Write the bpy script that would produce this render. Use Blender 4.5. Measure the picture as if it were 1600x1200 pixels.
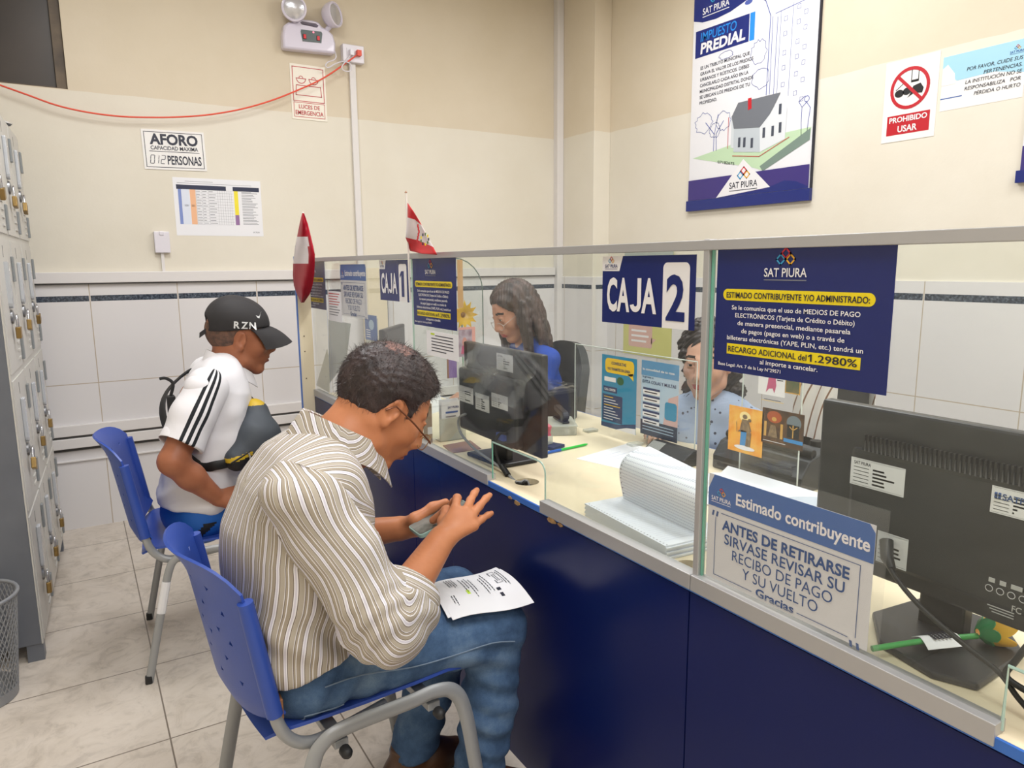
import bpy, bmesh, math, random
import numpy as np
from mathutils import Vector, Matrix, noise as mnoise

for o in list(bpy.data.objects): bpy.data.objects.remove(o)
S = bpy.context.scene
C = S.collection
PI = math.pi
R = math.radians

# ------------------------------------------------------------------ camera
CAMH = 1.35
AX = np.array([[0.85385153, -0.52045341, -0.00811238],
               [-0.09195741, -0.1354878, -0.98650235],
               [0.51232938, 0.84307254, -0.16354602]])      # right, down, forward
cam = bpy.data.cameras.new('camera')
cam.sensor_width = 36; cam.lens = 36 * 1120 / 1600; cam.clip_start = .02
co = bpy.data.objects.new('camera', cam); C.objects.link(co)
m = Matrix.Identity(4)
for i in range(3):
    m[i][0] = AX[0][i]; m[i][1] = -AX[1][i]; m[i][2] = -AX[2][i]
m[2][3] = CAMH
co.matrix_world = m
S.camera = co

# ------------------------------------------------------------------ light
w = bpy.data.worlds.new('world'); S.world = w; w.use_nodes = True
w.node_tree.nodes['Background'].inputs[0].default_value = (.9, .95, 1, 1)
w.node_tree.nodes['Background'].inputs[1].default_value = .35

def area(loc, sx, sy, power, col=(.98, .985, 1)):
    l = bpy.data.lights.new('ceiling_lamp', 'AREA'); l.shape = 'RECTANGLE'
    l.size = sx; l.size_y = sy; l.energy = power; l.color = col
    o = bpy.data.objects.new('ceiling_lamp', l); o.location = loc; C.objects.link(o)
    return o
ZTOP = 3.15
area((.45, 2.5, ZTOP - .06), .6, 1.2, 31)
area((2.25, 2.35, ZTOP - .06), .6, 1.2, 27)
area((.55, .1, ZTOP - .06), .6, 1.2, 35)
area((2.3, .1, ZTOP - .06), .6, 1.2, 27)
area((.5, -1.8, ZTOP - .06), 1.2, .6, 26)
S.view_settings.view_transform = 'Standard'
S.view_settings.look = 'None'
S.view_settings.gamma = 1
S.view_settings.use_curve_mapping = False
S.view_settings.exposure = 0.1

# ------------------------------------------------------------------ helpers: pixels of the photograph to points of the room
def ray(x, y): return AX.T @ np.array([(x - 800) / 1120, (y - 600) / 1120, 1])
def gx(x, y, X): d = ray(x, y); return Vector(d * (X / d[0])) + Vector((0, 0, CAMH))
def gy(x, y, Y): d = ray(x, y); return Vector(d * (Y / d[1])) + Vector((0, 0, CAMH))
def gz(x, y, Z): d = ray(x, y); return Vector(d * ((Z - CAMH) / d[2])) + Vector((0, 0, CAMH))

# ------------------------------------------------------------------ helpers: materials
def lin(c): return tuple(((v / 255) / 12.92 if v / 255 < .04045 else ((v / 255 + .055) / 1.055) ** 2.4) for v in c) + (1,)
MATS = {}
def mat(name, rgb, rough=.5, metal=0, spec=.5, vary=None, bump=None, emit=0, coat=0, trans=0, sheen=0, alpha=1, stretch=None):
    if name in MATS: return MATS[name]
    mt = bpy.data.materials.new(name); mt.use_nodes = True
    nt = mt.node_tree; b = nt.nodes['Principled BSDF']
    b.inputs['Base Color'].default_value = lin(rgb)
    b.inputs['Roughness'].default_value = rough
    b.inputs['Metallic'].default_value = metal
    b.inputs['Specular IOR Level'].default_value = spec
    b.inputs['Coat Weight'].default_value = coat
    b.inputs['Transmission Weight'].default_value = trans
    b.inputs['Sheen Weight'].default_value = sheen
    b.inputs['Alpha'].default_value = alpha
    if emit:
        b.inputs['Emission Color'].default_value = lin(rgb); b.inputs['Emission Strength'].default_value = emit
    tc = nt.nodes.new('ShaderNodeTexCoord'); vec = tc.outputs['Object']
    if stretch:
        mp = nt.nodes.new('ShaderNodeMapping'); mp.inputs['Scale'].default_value = stretch
        nt.links.new(vec, mp.inputs['Vector']); vec = mp.outputs['Vector']
    if vary:                                   # (scale, second colour, low, high)
        n = nt.nodes.new('ShaderNodeTexNoise'); n.inputs['Scale'].default_value = vary[0]; n.inputs['Detail'].default_value = 5
        r = nt.nodes.new('ShaderNodeValToRGB')
        r.color_ramp.elements[0].position = vary[2] if len(vary) > 2 else .35
        r.color_ramp.elements[1].position = vary[3] if len(vary) > 3 else .68
        r.color_ramp.elements[0].color = lin(rgb); r.color_ramp.elements[1].color = lin(vary[1])
        nt.links.new(vec, n.inputs['Vector']); nt.links.new(n.outputs['Fac'], r.inputs['Fac'])
        nt.links.new(r.outputs['Color'], b.inputs['Base Color'])
    if bump:                                   # (scale, strength, distance)
        n = nt.nodes.new('ShaderNodeTexNoise'); n.inputs['Scale'].default_value = bump[0]; n.inputs['Detail'].default_value = 4
        k = nt.nodes.new('ShaderNodeBump'); k.inputs['Strength'].default_value = bump[1]; k.inputs['Distance'].default_value = bump[2] if len(bump) > 2 else .002
        nt.links.new(vec, n.inputs['Vector']); nt.links.new(n.outputs['Fac'], k.inputs['Height']); nt.links.new(k.outputs['Normal'], b.inputs['Normal'])
    MATS[name] = mt
    return mt

class NT:                                      # a few shader-node shortcuts
    def __init__(s, name):
        s.m = bpy.data.materials.new(name); s.m.use_nodes = True; s.t = s.m.node_tree; s.b = s.t.nodes['Principled BSDF']
        g = s.t.nodes.new('ShaderNodeNewGeometry'); sp = s.t.nodes.new('ShaderNodeSeparateXYZ')
        s.t.links.new(g.outputs['Position'], sp.inputs[0]); s.x, s.y, s.z = sp.outputs; s.pos = g.outputs['Position']; s.nrm = g.outputs['Normal']
    def op(s, o, a, b=0, c=0):
        n = s.t.nodes.new('ShaderNodeMath'); n.operation = o
        for i, v in enumerate((a, b, c)):
            if isinstance(v, (int, float)): n.inputs[i].default_value = v
            else: s.t.links.new(v, n.inputs[i])
        return n.outputs[0]
    def near(s, v, at, half): return s.op('LESS_THAN', s.op('ABSOLUTE', s.op('SUBTRACT', v, at)), half)
    def grid(s, v, at, step, half):            # 1 on lines at, at+step, ...
        f = s.op('FRACT', s.op('ADD', s.op('DIVIDE', s.op('SUBTRACT', v, at), step), 100.5))
        return s.near(f, .5, half / step)
    def mix(s, f, a, b):
        n = s.t.nodes.new('ShaderNodeMix'); n.data_type = 'RGBA'
        if isinstance(f, (int, float)): n.inputs[0].default_value = f
        else: s.t.links.new(f, n.inputs[0])
        for i, v in ((6, a), (7, b)):
            if isinstance(v, tuple): n.inputs[i].default_value = v
            else: s.t.links.new(v, n.inputs[i])
        return n.outputs[2]
    def noise(s, scale, detail=4, rough=.5, vec=None, dist=0):
        n = s.t.nodes.new('ShaderNodeTexNoise'); n.inputs['Scale'].default_value = scale; n.inputs['Detail'].default_value = detail
        n.inputs['Roughness'].default_value = rough; n.inputs['Distortion'].default_value = dist
        s.t.links.new(vec or s.pos, n.inputs['Vector']); return n.outputs['Fac']
    def ramp(s, f, stops, const=False):
        n = s.t.nodes.new('ShaderNodeValToRGB'); e = n.color_ramp.elements
        if const: n.color_ramp.interpolation = 'CONSTANT'
        while len(e) < len(stops): e.new(.5)
        for q, (p, c) in zip(e, stops): q.position = p; q.color = lin(c)
        s.t.links.new(f, n.inputs['Fac']); return n.outputs['Color']
    def set(s, inp, v):
        if isinstance(v, (int, float, tuple)): s.b.inputs[inp].default_value = v
        else: s.t.links.new(v, s.b.inputs[inp])
    def bump(s, h, strength=.3, dist=.002):
        k = s.t.nodes.new('ShaderNodeBump'); k.inputs['Strength'].default_value = strength; k.inputs['Distance'].default_value = dist
        s.t.links.new(h, k.inputs['Height']); s.t.links.new(k.outputs['Normal'], s.b.inputs['Normal'])

# ------------------------------------------------------------------ helpers: objects
WM = {}
def props(o, label=None, cat=None, group=None, kind=None):
    for k, v in (('label', label), ('category', cat), ('group', group), ('kind', kind)):
        if v: o[k] = v
    return o
def thing(name, label, cat, loc=(0, 0, 0), rot=0, group=None):
    o = bpy.data.objects.new(name, None); C.objects.link(o); o.empty_display_size = .05
    o.location = loc; o.rotation_euler = (0, 0, rot)
    WM[o] = Matrix.Translation(Vector(loc)) @ Matrix.Rotation(rot, 4, 'Z')
    return props(o, label, cat, group)

class MB:
    def __init__(s): s.v = []; s.f = []; s.mi = []; s.m = []; s.att = None
    def slot(s, mt):
        if mt not in s.m: s.m.append(mt)
        return s.m.index(mt)
    def add(s, vs, fs, mt):
        k = len(s.v); i = s.slot(mt); s.v += [tuple(v) for v in vs]
        for f in fs: s.f.append(tuple(k + q for q in f)); s.mi.append(i)
        return s
    def box(s, a, b, mt, xf=None):
        vs = [Vector((x, y, z)) for x in (a[0], b[0]) for y in (a[1], b[1]) for z in (a[2], b[2])]
        if xf: vs = [xf @ v for v in vs]
        return s.add(vs, [(0, 1, 3, 2), (4, 6, 7, 5), (0, 4, 5, 1), (2, 3, 7, 6), (0, 2, 6, 4), (1, 5, 7, 3)], mt)
    def prism(s, poly, t0, t1, axis, mt, xf=None):   # 2-D outline extruded along an axis
        def P(u, v, t): return Vector({'x': (t, u, v), 'y': (u, t, v), 'z': (u, v, t)}[axis])
        n = len(poly); vs = [P(u, v, t0) for u, v in poly] + [P(u, v, t1) for u, v in poly]
        if xf: vs = [xf @ v for v in vs]
        return s.add(vs, [tuple(range(n))[::-1], tuple(range(n, 2 * n))] + [(i, (i + 1) % n, n + (i + 1) % n, n + i) for i in range(n)], mt)
    def tube(s, pts, r, mt, seg=10, flat=None, closed=False):
        pts = [Vector(p) for p in pts]; n = len(pts); rs = r if isinstance(r, (list, tuple)) else [r] * n
        ref = Vector((0, 0, 1)); T = []
        for i in range(n):
            a = pts[(i - 1) % n] if closed or i > 0 else pts[i]; b = pts[(i + 1) % n] if closed or i < n - 1 else pts[i]
            T.append((b - a).normalized())
        if abs(T[0].dot(ref)) > .9: ref = Vector((1, 0, 0))
        u = (ref - T[0] * ref.dot(T[0])).normalized(); vs = []
        for i in range(n):
            u = (u - T[i] * u.dot(T[i])).normalized(); v = T[i].cross(u)
            for k in range(seg):
                a = 2 * PI * k / seg; cu, cv = math.cos(a), math.sin(a)
                fl = flat or (1, 1)
                vs.append(pts[i] + (u * cu * fl[0] + v * cv * fl[1]) * rs[i])
        fs = [(i * seg + k, i * seg + (k + 1) % seg, (i + 1) * seg + (k + 1) % seg, (i + 1) * seg + k) for i in range(n - 1) for k in range(seg)]
        if closed: fs += [((n - 1) * seg + k, (n - 1) * seg + (k + 1) % seg, (k + 1) % seg, k) for k in range(seg)]
        else: fs += [tuple(range(seg))[::-1], tuple((n - 1) * seg + k for k in range(seg))]
        return s.add(vs, fs, mt)
    def lathe(s, prof, mt, seg=24, xf=None, cap=True):    # profile of (radius, height) about z
        vs = []; n = len(prof)
        for r, z in prof:
            for k in range(seg): a = 2 * PI * k / seg; vs.append(Vector((r * math.cos(a), r * math.sin(a), z)))
        if xf: vs = [xf @ v for v in vs]
        fs = [(i * seg + k, i * seg + (k + 1) % seg, (i + 1) * seg + (k + 1) % seg, (i + 1) * seg + k) for i in range(n - 1) for k in range(seg)]
        if cap: fs += [tuple(range(seg))[::-1], tuple((n - 1) * seg + k for k in range(seg))]
        return s.add(vs, fs, mt)
    def grid(s, P, mt, closed_u=False):                    # P: rows of points
        nr, nc = len(P), len(P[0]); vs = [p for r in P for p in r]
        fs = [(i * nc + j, i * nc + (j + 1) % nc, (i + 1) * nc + (j + 1) % nc, (i + 1) * nc + j) for i in range(nr - 1) for j in range(nc if closed_u else nc - 1)]
        return s.add(vs, fs, mt)
    def shell(s, P, t, mt):                                # a sheet of points given thickness t along its normals
        nr, nc = len(P), len(P[0]); P = [[Vector(p) for p in r] for r in P]; Q = []
        for i in range(nr):
            row = []
            for j in range(nc):
                du = P[i][min(j + 1, nc - 1)] - P[i][max(j - 1, 0)]; dv = P[min(i + 1, nr - 1)][j] - P[max(i - 1, 0)][j]
                row.append(P[i][j] + du.cross(dv).normalized() * t)
            Q.append(row)
        vs = [p for r in P for p in r] + [p for r in Q for p in r]; N = nr * nc; I = lambda i, j: i * nc + j; fs = []
        for i in range(nr - 1):
            for j in range(nc - 1):
                fs.append((I(i, j), I(i + 1, j), I(i + 1, j + 1), I(i, j + 1))); fs.append((N + I(i, j), N + I(i, j + 1), N + I(i + 1, j + 1), N + I(i + 1, j)))
        for i in range(nr - 1):
            for j, d in ((0, 1), (nc - 1, 0)):
                q = (I(i, j), N + I(i, j), N + I(i + 1, j), I(i + 1, j)); fs.append(q if d else q[::-1])
        for j in range(nc - 1):
            for i, d in ((0, 0), (nr - 1, 1)):
                q = (I(i, j), N + I(i, j), N + I(i, j + 1), I(i, j + 1)); fs.append(q if d else q[::-1])
        return s.add(vs, fs, mt)
    def build(s, name, parent=None, world=False, smooth=False, bevel=0, sub=0):
        me = bpy.data.meshes.new(name); vs = s.v
        if parent is not None and world:
            iv = WM[parent].inverted(); vs = [iv @ Vector(v) for v in vs]
        me.from_pydata([tuple(v) for v in vs], [], s.f)
        for mt in s.m: me.materials.append(mt)
        me.polygons.foreach_set('material_index', s.mi)
        if smooth: me.polygons.foreach_set('use_smooth', [True] * len(s.f))
        bm = bmesh.new(); bm.from_mesh(me); bmesh.ops.recalc_face_normals(bm, faces=bm.faces); bm.to_mesh(me); bm.free()
        me.update()
        o = bpy.data.objects.new(name, me); C.objects.link(o)
        if parent is not None: o.parent = parent
        WM[o] = WM.get(parent, Matrix.Identity(4)) if parent is not None else Matrix.Identity(4)
        if bevel:
            b = o.modifiers.new('bevel', 'BEVEL'); b.width = bevel; b.segments = 2; b.limit_method = 'ANGLE'; b.angle_limit = R(40)
        if sub:
            q = o.modifiers.new('sub', 'SUBSURF'); q.levels = sub; q.render_levels = sub
        if smooth and not sub:
            try: me.set_sharp_from_angle(angle=R(50))
            except Exception: pass
        return o
def part(name, parent, fn, world=False, smooth=False, bevel=0, sub=0):
    b = MB(); fn(b); return b.build(name, parent, world, smooth, bevel, sub)

# text of Blender's own font as flat polygons
_TX = {}
def glyphs(s, bold=0, res=3):
    k = (s, bold, res)
    if k in _TX: return _TX[k]
    cu = bpy.data.curves.new('t', 'FONT'); cu.body = s; cu.size = 1; cu.offset = bold; cu.resolution_u = res; cu.dimensions = '2D'; cu.fill_mode = 'BOTH'
    ob = bpy.data.objects.new('t', cu); C.objects.link(ob)
    dg = bpy.context.evaluated_depsgraph_get(); dg.update(); ev = ob.evaluated_get(dg); me = ev.to_mesh()
    vs = [(v.co.x, v.co.y) for v in me.vertices]; fs = [tuple(p.vertices) for p in me.polygons]
    ev.to_mesh_clear(); bpy.data.objects.remove(ob); bpy.data.curves.remove(cu)
    _TX[k] = (vs, fs); return _TX[k]
_cap = {}
def caph(b):
    if b not in _cap: _cap[b] = max(v[1] for v in glyphs('H', b)[0])
    return _cap[b]

class Sign:                                  # a flat printed thing: local x to the right, z up, its face towards -y
    def __init__(s, name, label, cat, origin, rot, w, h, t, base, group=None, panel='panel', tilt=0, bevel=0):
        s.root = thing(name, label, cat, origin, rot, group); s.p = {}; s.t = t; s.w = w; s.h = h
        if tilt:
            s.root.rotation_euler = (0, tilt, rot)
            WM[s.root] = Matrix.Translation(Vector(origin)) @ Matrix.Rotation(rot, 4, 'Z') @ Matrix.Rotation(tilt, 4, 'Y')
        if base: part(panel, s.root, lambda b: b.box((0, -t, 0), (w, 0, h), base), bevel=bevel)
    def mb(s, n): return s.p.setdefault(n, MB())
    def y(s, l): return -s.t - .0004 * l
    def poly(s, pts, mt, l=1, part='print', xf=None):
        y = s.y(l); s.mb(part).add([(a, y, b) for a, b in pts], [tuple(range(len(pts)))], mt); return s
    def rect(s, x0, z0, x1, z1, mt, l=1, part='print'): return s.poly([(x0, z0), (x1, z0), (x1, z1), (x0, z1)], mt, l, part)
    def rrect(s, x0, z0, x1, z1, r, mt, l=1, part='print', corners=(1, 1, 1, 1)):
        pts = []
        for (cx, cz, a0), c in zip(((x0 + r, z0 + r, 180), (x1 - r, z0 + r, 270), (x1 - r, z1 - r, 0), (x0 + r, z1 - r, 90)), corners):
            if c: pts += [(cx + r * math.cos(R(a0 + q)), cz + r * math.sin(R(a0 + q))) for q in range(0, 91, 15)]
            else:
                pts.append((x0 if a0 in (180, 90) else x1, z0 if a0 in (180, 270) else z1))
        return s.poly(pts, mt, l, part)
    def disc(s, cx, cz, rx, rz, mt, l=1, part='print', n=28): return s.poly([(cx + rx * math.cos(2 * PI * k / n), cz + rz * math.sin(2 * PI * k / n)) for k in range(n)], mt, l, part)
    def line(s, pts, wd, mt, l=2, part='print', closed=False):
        n = len(pts)
        for i in range(n if closed else n - 1):
            a = Vector(pts[i]); b = Vector(pts[(i + 1) % n]); d = b - a
            if d.length < 1e-6: continue
            d.normalize(); q = Vector((-d.y, d.x)) * wd / 2; e = d * wd / 2
            s.poly([tuple(a - e - q), tuple(b + e - q), tuple(b + e + q), tuple(a - e + q)], mt, l, part)
        return s
    def frame(s, x0, z0, x1, z1, wd, mt, l=1, part='print'): return s.line([(x0, z0), (x1, z0), (x1, z1), (x0, z1)], wd, mt, l, part, True)
    def ring(s, cx, cz, r0, r1, mt, l=2, part='print', n=36, a0=0, a1=360):
        for k in range(n):
            a, b = R(a0 + (a1 - a0) * k / n), R(a0 + (a1 - a0) * (k + 1) / n)
            s.poly([(cx + r0 * math.cos(a), cz + r0 * math.sin(a)), (cx + r1 * math.cos(a), cz + r1 * math.sin(a)), (cx + r1 * math.cos(b), cz + r1 * math.sin(b)), (cx + r0 * math.cos(b), cz + r0 * math.sin(b))], mt, l, part)
        return s
    def text(s, st, x, z, h, mt, w=None, bold=0, l=3, part='lettering', al='l', shear=0, slope=0):
        vs, fs = glyphs(st, bold); k = h / caph(bold)
        x0 = min(v[0] for v in vs); x1 = max(v[0] for v in vs); kx = (w / (x1 - x0)) if w else k; tw = (x1 - x0) * kx
        ox = x if al == 'l' else x - tw / 2 if al == 'c' else x - tw
        y = s.y(l)
        s.mb(part).add([(ox + (a - x0) * kx + shear * b * k, y, z + b * k + slope * (a - x0) * kx) for a, b in vs], fs, mt); return s
    def done(s):
        for n, b in s.p.items(): b.build(n, s.root)
        return s.root
    def logo(s, cx, z, wd, word, l=3, sub=None, mono=None):      # three open diamonds above two words
        k = wd
        for dx, dz, c in ((-.115, .34, LB), (.115, .34, LY), (0, .46, LR)):
            q = .1 * k; c = mono or c
            s.line([(cx + dx * k - q, z + dz * k), (cx + dx * k, z + dz * k - q), (cx + dx * k + q, z + dz * k), (cx + dx * k, z + dz * k + q)], .033 * k, c, l, 'logo', True)
        s.text('SAT PIURA', cx, z, .17 * k, word, wd, .012, l, 'logo', 'c')
        s.rect(cx - wd / 2, z - .075 * k, cx + wd / 2, z - .055 * k, sub or word, l, 'logo')
        return s

LR = mat('logo_red', (214, 50, 66)); LB = mat('logo_blue', (60, 160, 210)); LY = mat('logo_yellow', (240, 178, 50))
WHITE = mat('print_white', (236, 234, 236), .4); NAVY = mat('print_navy', (18, 34, 104), .25, spec=.5); INK = mat('print_ink', (32, 34, 52), .5)
YEL = mat('print_yellow', (238, 214, 20), .35); PAPER = mat('paper', (238, 238, 242), .7); RED = mat('print_red', (196, 32, 44), .4)
GREYINK = mat('grey_ink', (120, 122, 130), .6); BLACK = mat('print_black', (20, 20, 22), .5)

# ------------------------------------------------------------------ the setting
YB, XR, XL, YF = 4.28, 3.143, -1.15, -3.0
XG, ZC = 1.195, .61                             # desk as first placed; its group is scaled about the camera at the end (worktop .762 m high, glass at .95 m)
CAM_SCALE, FZ = .795, -.3485                            # factor scaling the desk group about the camera, and the floor's level before it

def wall_mat(name, axis, u0):
    n = NT(name); u = n.x if axis == 'x' else n.y
    up = n.op('GREATER_THAN', n.op('ADD', n.z, n.op('MULTIPLY', n.op('SUBTRACT', n.noise(5, 2), .5), .015)), 2.212)
    blot = n.noise(1.6, 5, .6)
    lowc = n.ramp(blot, [(.3, (224, 217, 201)), (.7, (231, 225, 211))]); upc = n.ramp(blot, [(.3, (216, 203, 179)), (.7, (223, 211, 190))])
    n.set('Base Color', n.mix(up, lowc, upc)); n.set('Roughness', .55); n.set('Specular IOR Level', .3)
    n.bump(n.op('ADD', n.noise(9, 3), n.op('MULTIPLY', n.noise(120, 2), .12)), .25, .006)
    return n.m
def tile_mat(name, axis, u0, zs, stripe=True):
    n = NT(name); u = n.x if axis == 'x' else n.y
    j = n.grid(u, u0, .4117, .0022)
    for z in zs: j = n.op('MAXIMUM', j, n.near(n.z, z, .0022))
    base = n.ramp(n.noise(.9, 2), [(.3, (222, 219, 220)), (.7, (230, 227, 227))])
    c = n.mix(j, base, lin((190, 176, 158)))
    if stripe:
        sp = n.ramp(n.noise(90, 3, .7), [(.4, (42, 50, 64)), (.62, (88, 98, 112)), (.75, (150, 156, 164))])
        st = n.op('MULTIPLY', n.near(n.z, 1.2, .0145), n.op('SUBTRACT', 1, n.grid(u, u0, .4117, .004)))
        c = n.mix(st, c, sp)
    n.set('Base Color', c); n.set('Roughness', .16); n.set('Specular IOR Level', .5)
    n.bump(n.op('SUBTRACT', 1, j), .4, .002)
    return n.m
WB = wall_mat('paint_back_wall', 'x', 0); WR = wall_mat('paint_right_wall', 'y', 0)
TB = tile_mat('tile_back_wall', 'x', .075, (.765, .36)); TR = tile_mat('tile_right_wall', 'y', 1.731, (.765, .36))
def floor_mat():
    n = NT('floor_tile')
    ju = n.grid(n.x, .125, .4585, .0022); jv = n.grid(n.y, 2.135, .4585, .0022)
    j = n.op('MAXIMUM', ju, jv)
    a = n.noise(3.2, 7, .62, dist=1.2); b = n.noise(9, 6, .7, dist=2.0)
    c = n.ramp(a, [(.3, (178, 167, 155)), (.47, (208, 197, 184)), (.6, (218, 208, 197)), (.72, (194, 184, 173))])
    c2 = n.ramp(b, [(.36, (168, 157, 145)), (.5, (212, 201, 188)), (.7, (224, 214, 202))])
    c = n.mix(.42, c, c2)
    n.set('Base Color', n.mix(j, c, lin((128, 116, 104)))); n.set('Roughness', .3); n.set('Specular IOR Level', .45)
    n.bump(n.op('SUBTRACT', 1, j), .5, .002)
    return n.m
FL = floor_mat()
CEIL = mat('ceiling_paint', (236, 234, 228), .7); PLAIN = mat('plain_wall_paint', (228, 220, 202), .6, bump=(9, .2, .005))
def structure(name, fn, **k):
    o = part(name, None, fn, **k); o['kind'] = 'structure'; return o
structure('floor', lambda b: b.box((XL, YF, -.08), (XR + .1, YB + .1, 0), FL))
structure('ceiling', lambda b: b.box((XL, YF, ZTOP), (XR + .1, YB + .1, ZTOP + .08), CEIL))
WX0, WX1, WZ0, WZ1 = -.75, .074, 2.216, 2.95
def back(b):
    b.box((XL, YB, 0), (WX0, YB + .12, ZTOP), WB); b.box((WX1, YB, 0), (XR + .1, YB + .12, ZTOP), WB)
    b.box((WX0, YB, 0), (WX1, YB + .12, WZ0), WB); b.box((WX0, YB, WZ1), (WX1, YB + .12, ZTOP), WB)
    b.box((XL, YB - .012, 0), (3.005, YB, 1.272), TB)
structure('wall_back', back)
structure('wall_right', lambda b: b.box((XR, YF, 0), (XR + .12, YB, ZTOP), WR).box((XR - .012, YF, 0), (XR, 3.889, 1.268), TR))
PX0, PY0 = 3.005, 3.889
structure('wall_corner', lambda b: b.box((PX0 + .002, PY0, 0), (XR, YB, ZTOP), WR).box((PX0 - .01, PY0 - .01, 0), (XR, YB - .013, 1.268), TR), bevel=.004)
structure('wall_left', lambda b: b.box((XL - .12, YF, 0), (XL, YB + .1, ZTOP), PLAIN))
structure('wall_front', lambda b: b.box((XL, YF - .12, 0), (XR + .1, YF, ZTOP), PLAIN))
DUCT = mat('white_trunking', (226, 222, 220), .4); DUCTD = mat('trunking_groove', (70, 68, 66), .7)
structure('trim_1', lambda b: b.box((XL, YB - .034, 1.278), (2.95, YB, 1.333), DUCT).box((XL, YB - .03, 1.272), (2.95, YB, 1.279), DUCTD), bevel=.003)
structure('trim_2', lambda b: b.box((XL, YB - .036, .5), (2.95, YB - .01, .556), DUCT).box((XL, YB - .03, .488), (2.95, YB - .01, .5), DUCTD).box((XL, YB - .04, .436), (2.95, YB - .01, .488), DUCT).box((XL, YB - .024, .42), (2.95, YB - .01, .436), DUCTD), bevel=.003)
structure('trim_3', lambda b: b.box((XL, YB - .022, .36), (2.95, YB - .01, .369), DUCT), bevel=.002)
structure('trim_4', lambda b: b.box((2.955, YB - .05, 0), (3.006, YB, ZTOP), DUCT), bevel=.003)
structure('trim_5', lambda b: b.box((PX0 - .015, PY0 - .022, 0), (PX0 + .012, PY0 - .009, 1.268), DUCT), bevel=.002)
# dark window high on the back wall
wd = thing('window_1', None, None, (WX0, YB, WZ0)); wd['kind'] = 'structure'; ww, wh = WX1 - WX0, WZ1 - WZ0
WDK = mat('window_dark', (44, 36, 30), .35, vary=(2.5, (58, 48, 40))); WFR = mat('window_frame', (104, 88, 68), .5, vary=(8, (70, 58, 46)))
part('pane', wd, lambda b: b.box((0, .045, 0), (ww - .045, .055, wh), WDK))
part('window_frame', wd, lambda b: b.box((ww - .045, .02, 0), (ww, .1, wh), WFR).box((0, .035, 0), (ww, .1, .012), WFR).box((0, .1, 0), (ww, .115, wh), WDK))

BEFORE = set(C.objects)
# ------------------------------------------------------------------ the service counter
CB = NT('counter_blue')
CB.set('Base Color', CB.ramp(CB.noise(2.2, 4), [(.3, (9, 24, 84)), (.7, (11, 26, 88))])); CB.set('Roughness', .27); CB.set('Specular IOR Level', .28); CB = CB.m
CREAM = mat('counter_top_cream', (240, 226, 196), .42, vary=(3, (234, 219, 188))); EDGE = mat('blue_edge_band', (56, 112, 200), .4)
CHIP = mat('raw_chipboard', (176, 140, 92), .9, vary=(70, (120, 88, 52))); ALU = mat('aluminium', (182, 181, 182), .4, metal=.45)
YE = -1.1
ct = thing('service_counter', 'long dark blue service counter with cream worktop running to the back wall', 'counter', (1.68, 1.6, 0))
for y0, y1 in ((2.752, YB - .014), (1.142, 2.748), (YE, 1.138)):
    part('front_panel', ct, lambda b: b.box((1.178, y0, FZ), (1.196, y1, .586), CB), True)
def top(b):
    b.prism([(1.182, YE), (2.155, YE), (2.155, 2.96), (1.75, 2.96), (1.75, 4.15), (1.182, 4.15)], .588, ZC, 'z', CREAM)
wt = part('worktop', ct, top, True)
part('edge_band', ct, lambda b: b.box((1.176, YE, .59), (1.182, 4.2, .6095), EDGE).box((2.155, YE, .585), (2.159, 2.964, .6105), EDGE).box((1.75, 2.96, .585), (2.155, 2.964, .6105), EDGE).box((1.75, 2.964, .585), (1.754, 4.15, .6105), EDGE), True)
part('rear_leg_panel', ct, lambda b: b.box((1.2, YE, FZ), (2.1, YE + .02, .584), CB).box((1.2, 2.74, FZ), (1.6, 2.76, .584), CB), True)
random.seed(3)
if True:
    for (px, py, s) in ((808, 786, .02), (797, 778, .011), (862, 814, .022), (875, 820, .013)):
        p = gx(px, py, 1.175)
        vs = []
        for k in range(7): a = 2 * PI * k / 7; vs.append((p.y + s * math.cos(a) * (.7 + .5 * random.random()), p.z + s * .45 * math.sin(a) * (.6 + .6 * random.random())))
        part('chipped_edge', ct, lambda b: b.prism(vs, 1.1735, 1.1775, 'x', CHIP), True)
def bake(o):
    dg = bpy.context.evaluated_depsgraph_get(); dg.update()
    me = bpy.data.meshes.new_from_object(o.evaluated_get(dg)); o.modifiers.clear(); o.data = me
def cut(o, cm, parent=None, world=False):
    c = cm.build('cutter', parent, world); md = o.modifiers.new('b', 'BOOLEAN'); md.operation = 'DIFFERENCE'; md.object = c; md.solver = 'EXACT'
    bake(o); bpy.data.objects.remove(c)
# cable holes through the worktop, raw chipboard inside
hole1 = gz(823, 753, ZC); hole2 = gz(1076, 884, ZC)
for hp, rr in ((hole1, .043), (hole2, .035)):
    b = MB(); b.lathe([(rr, .55), (rr, .65)], CHIP, 20, Matrix.Translation((hp.x, hp.y, 0))); cut(wt, b, ct, True)

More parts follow.
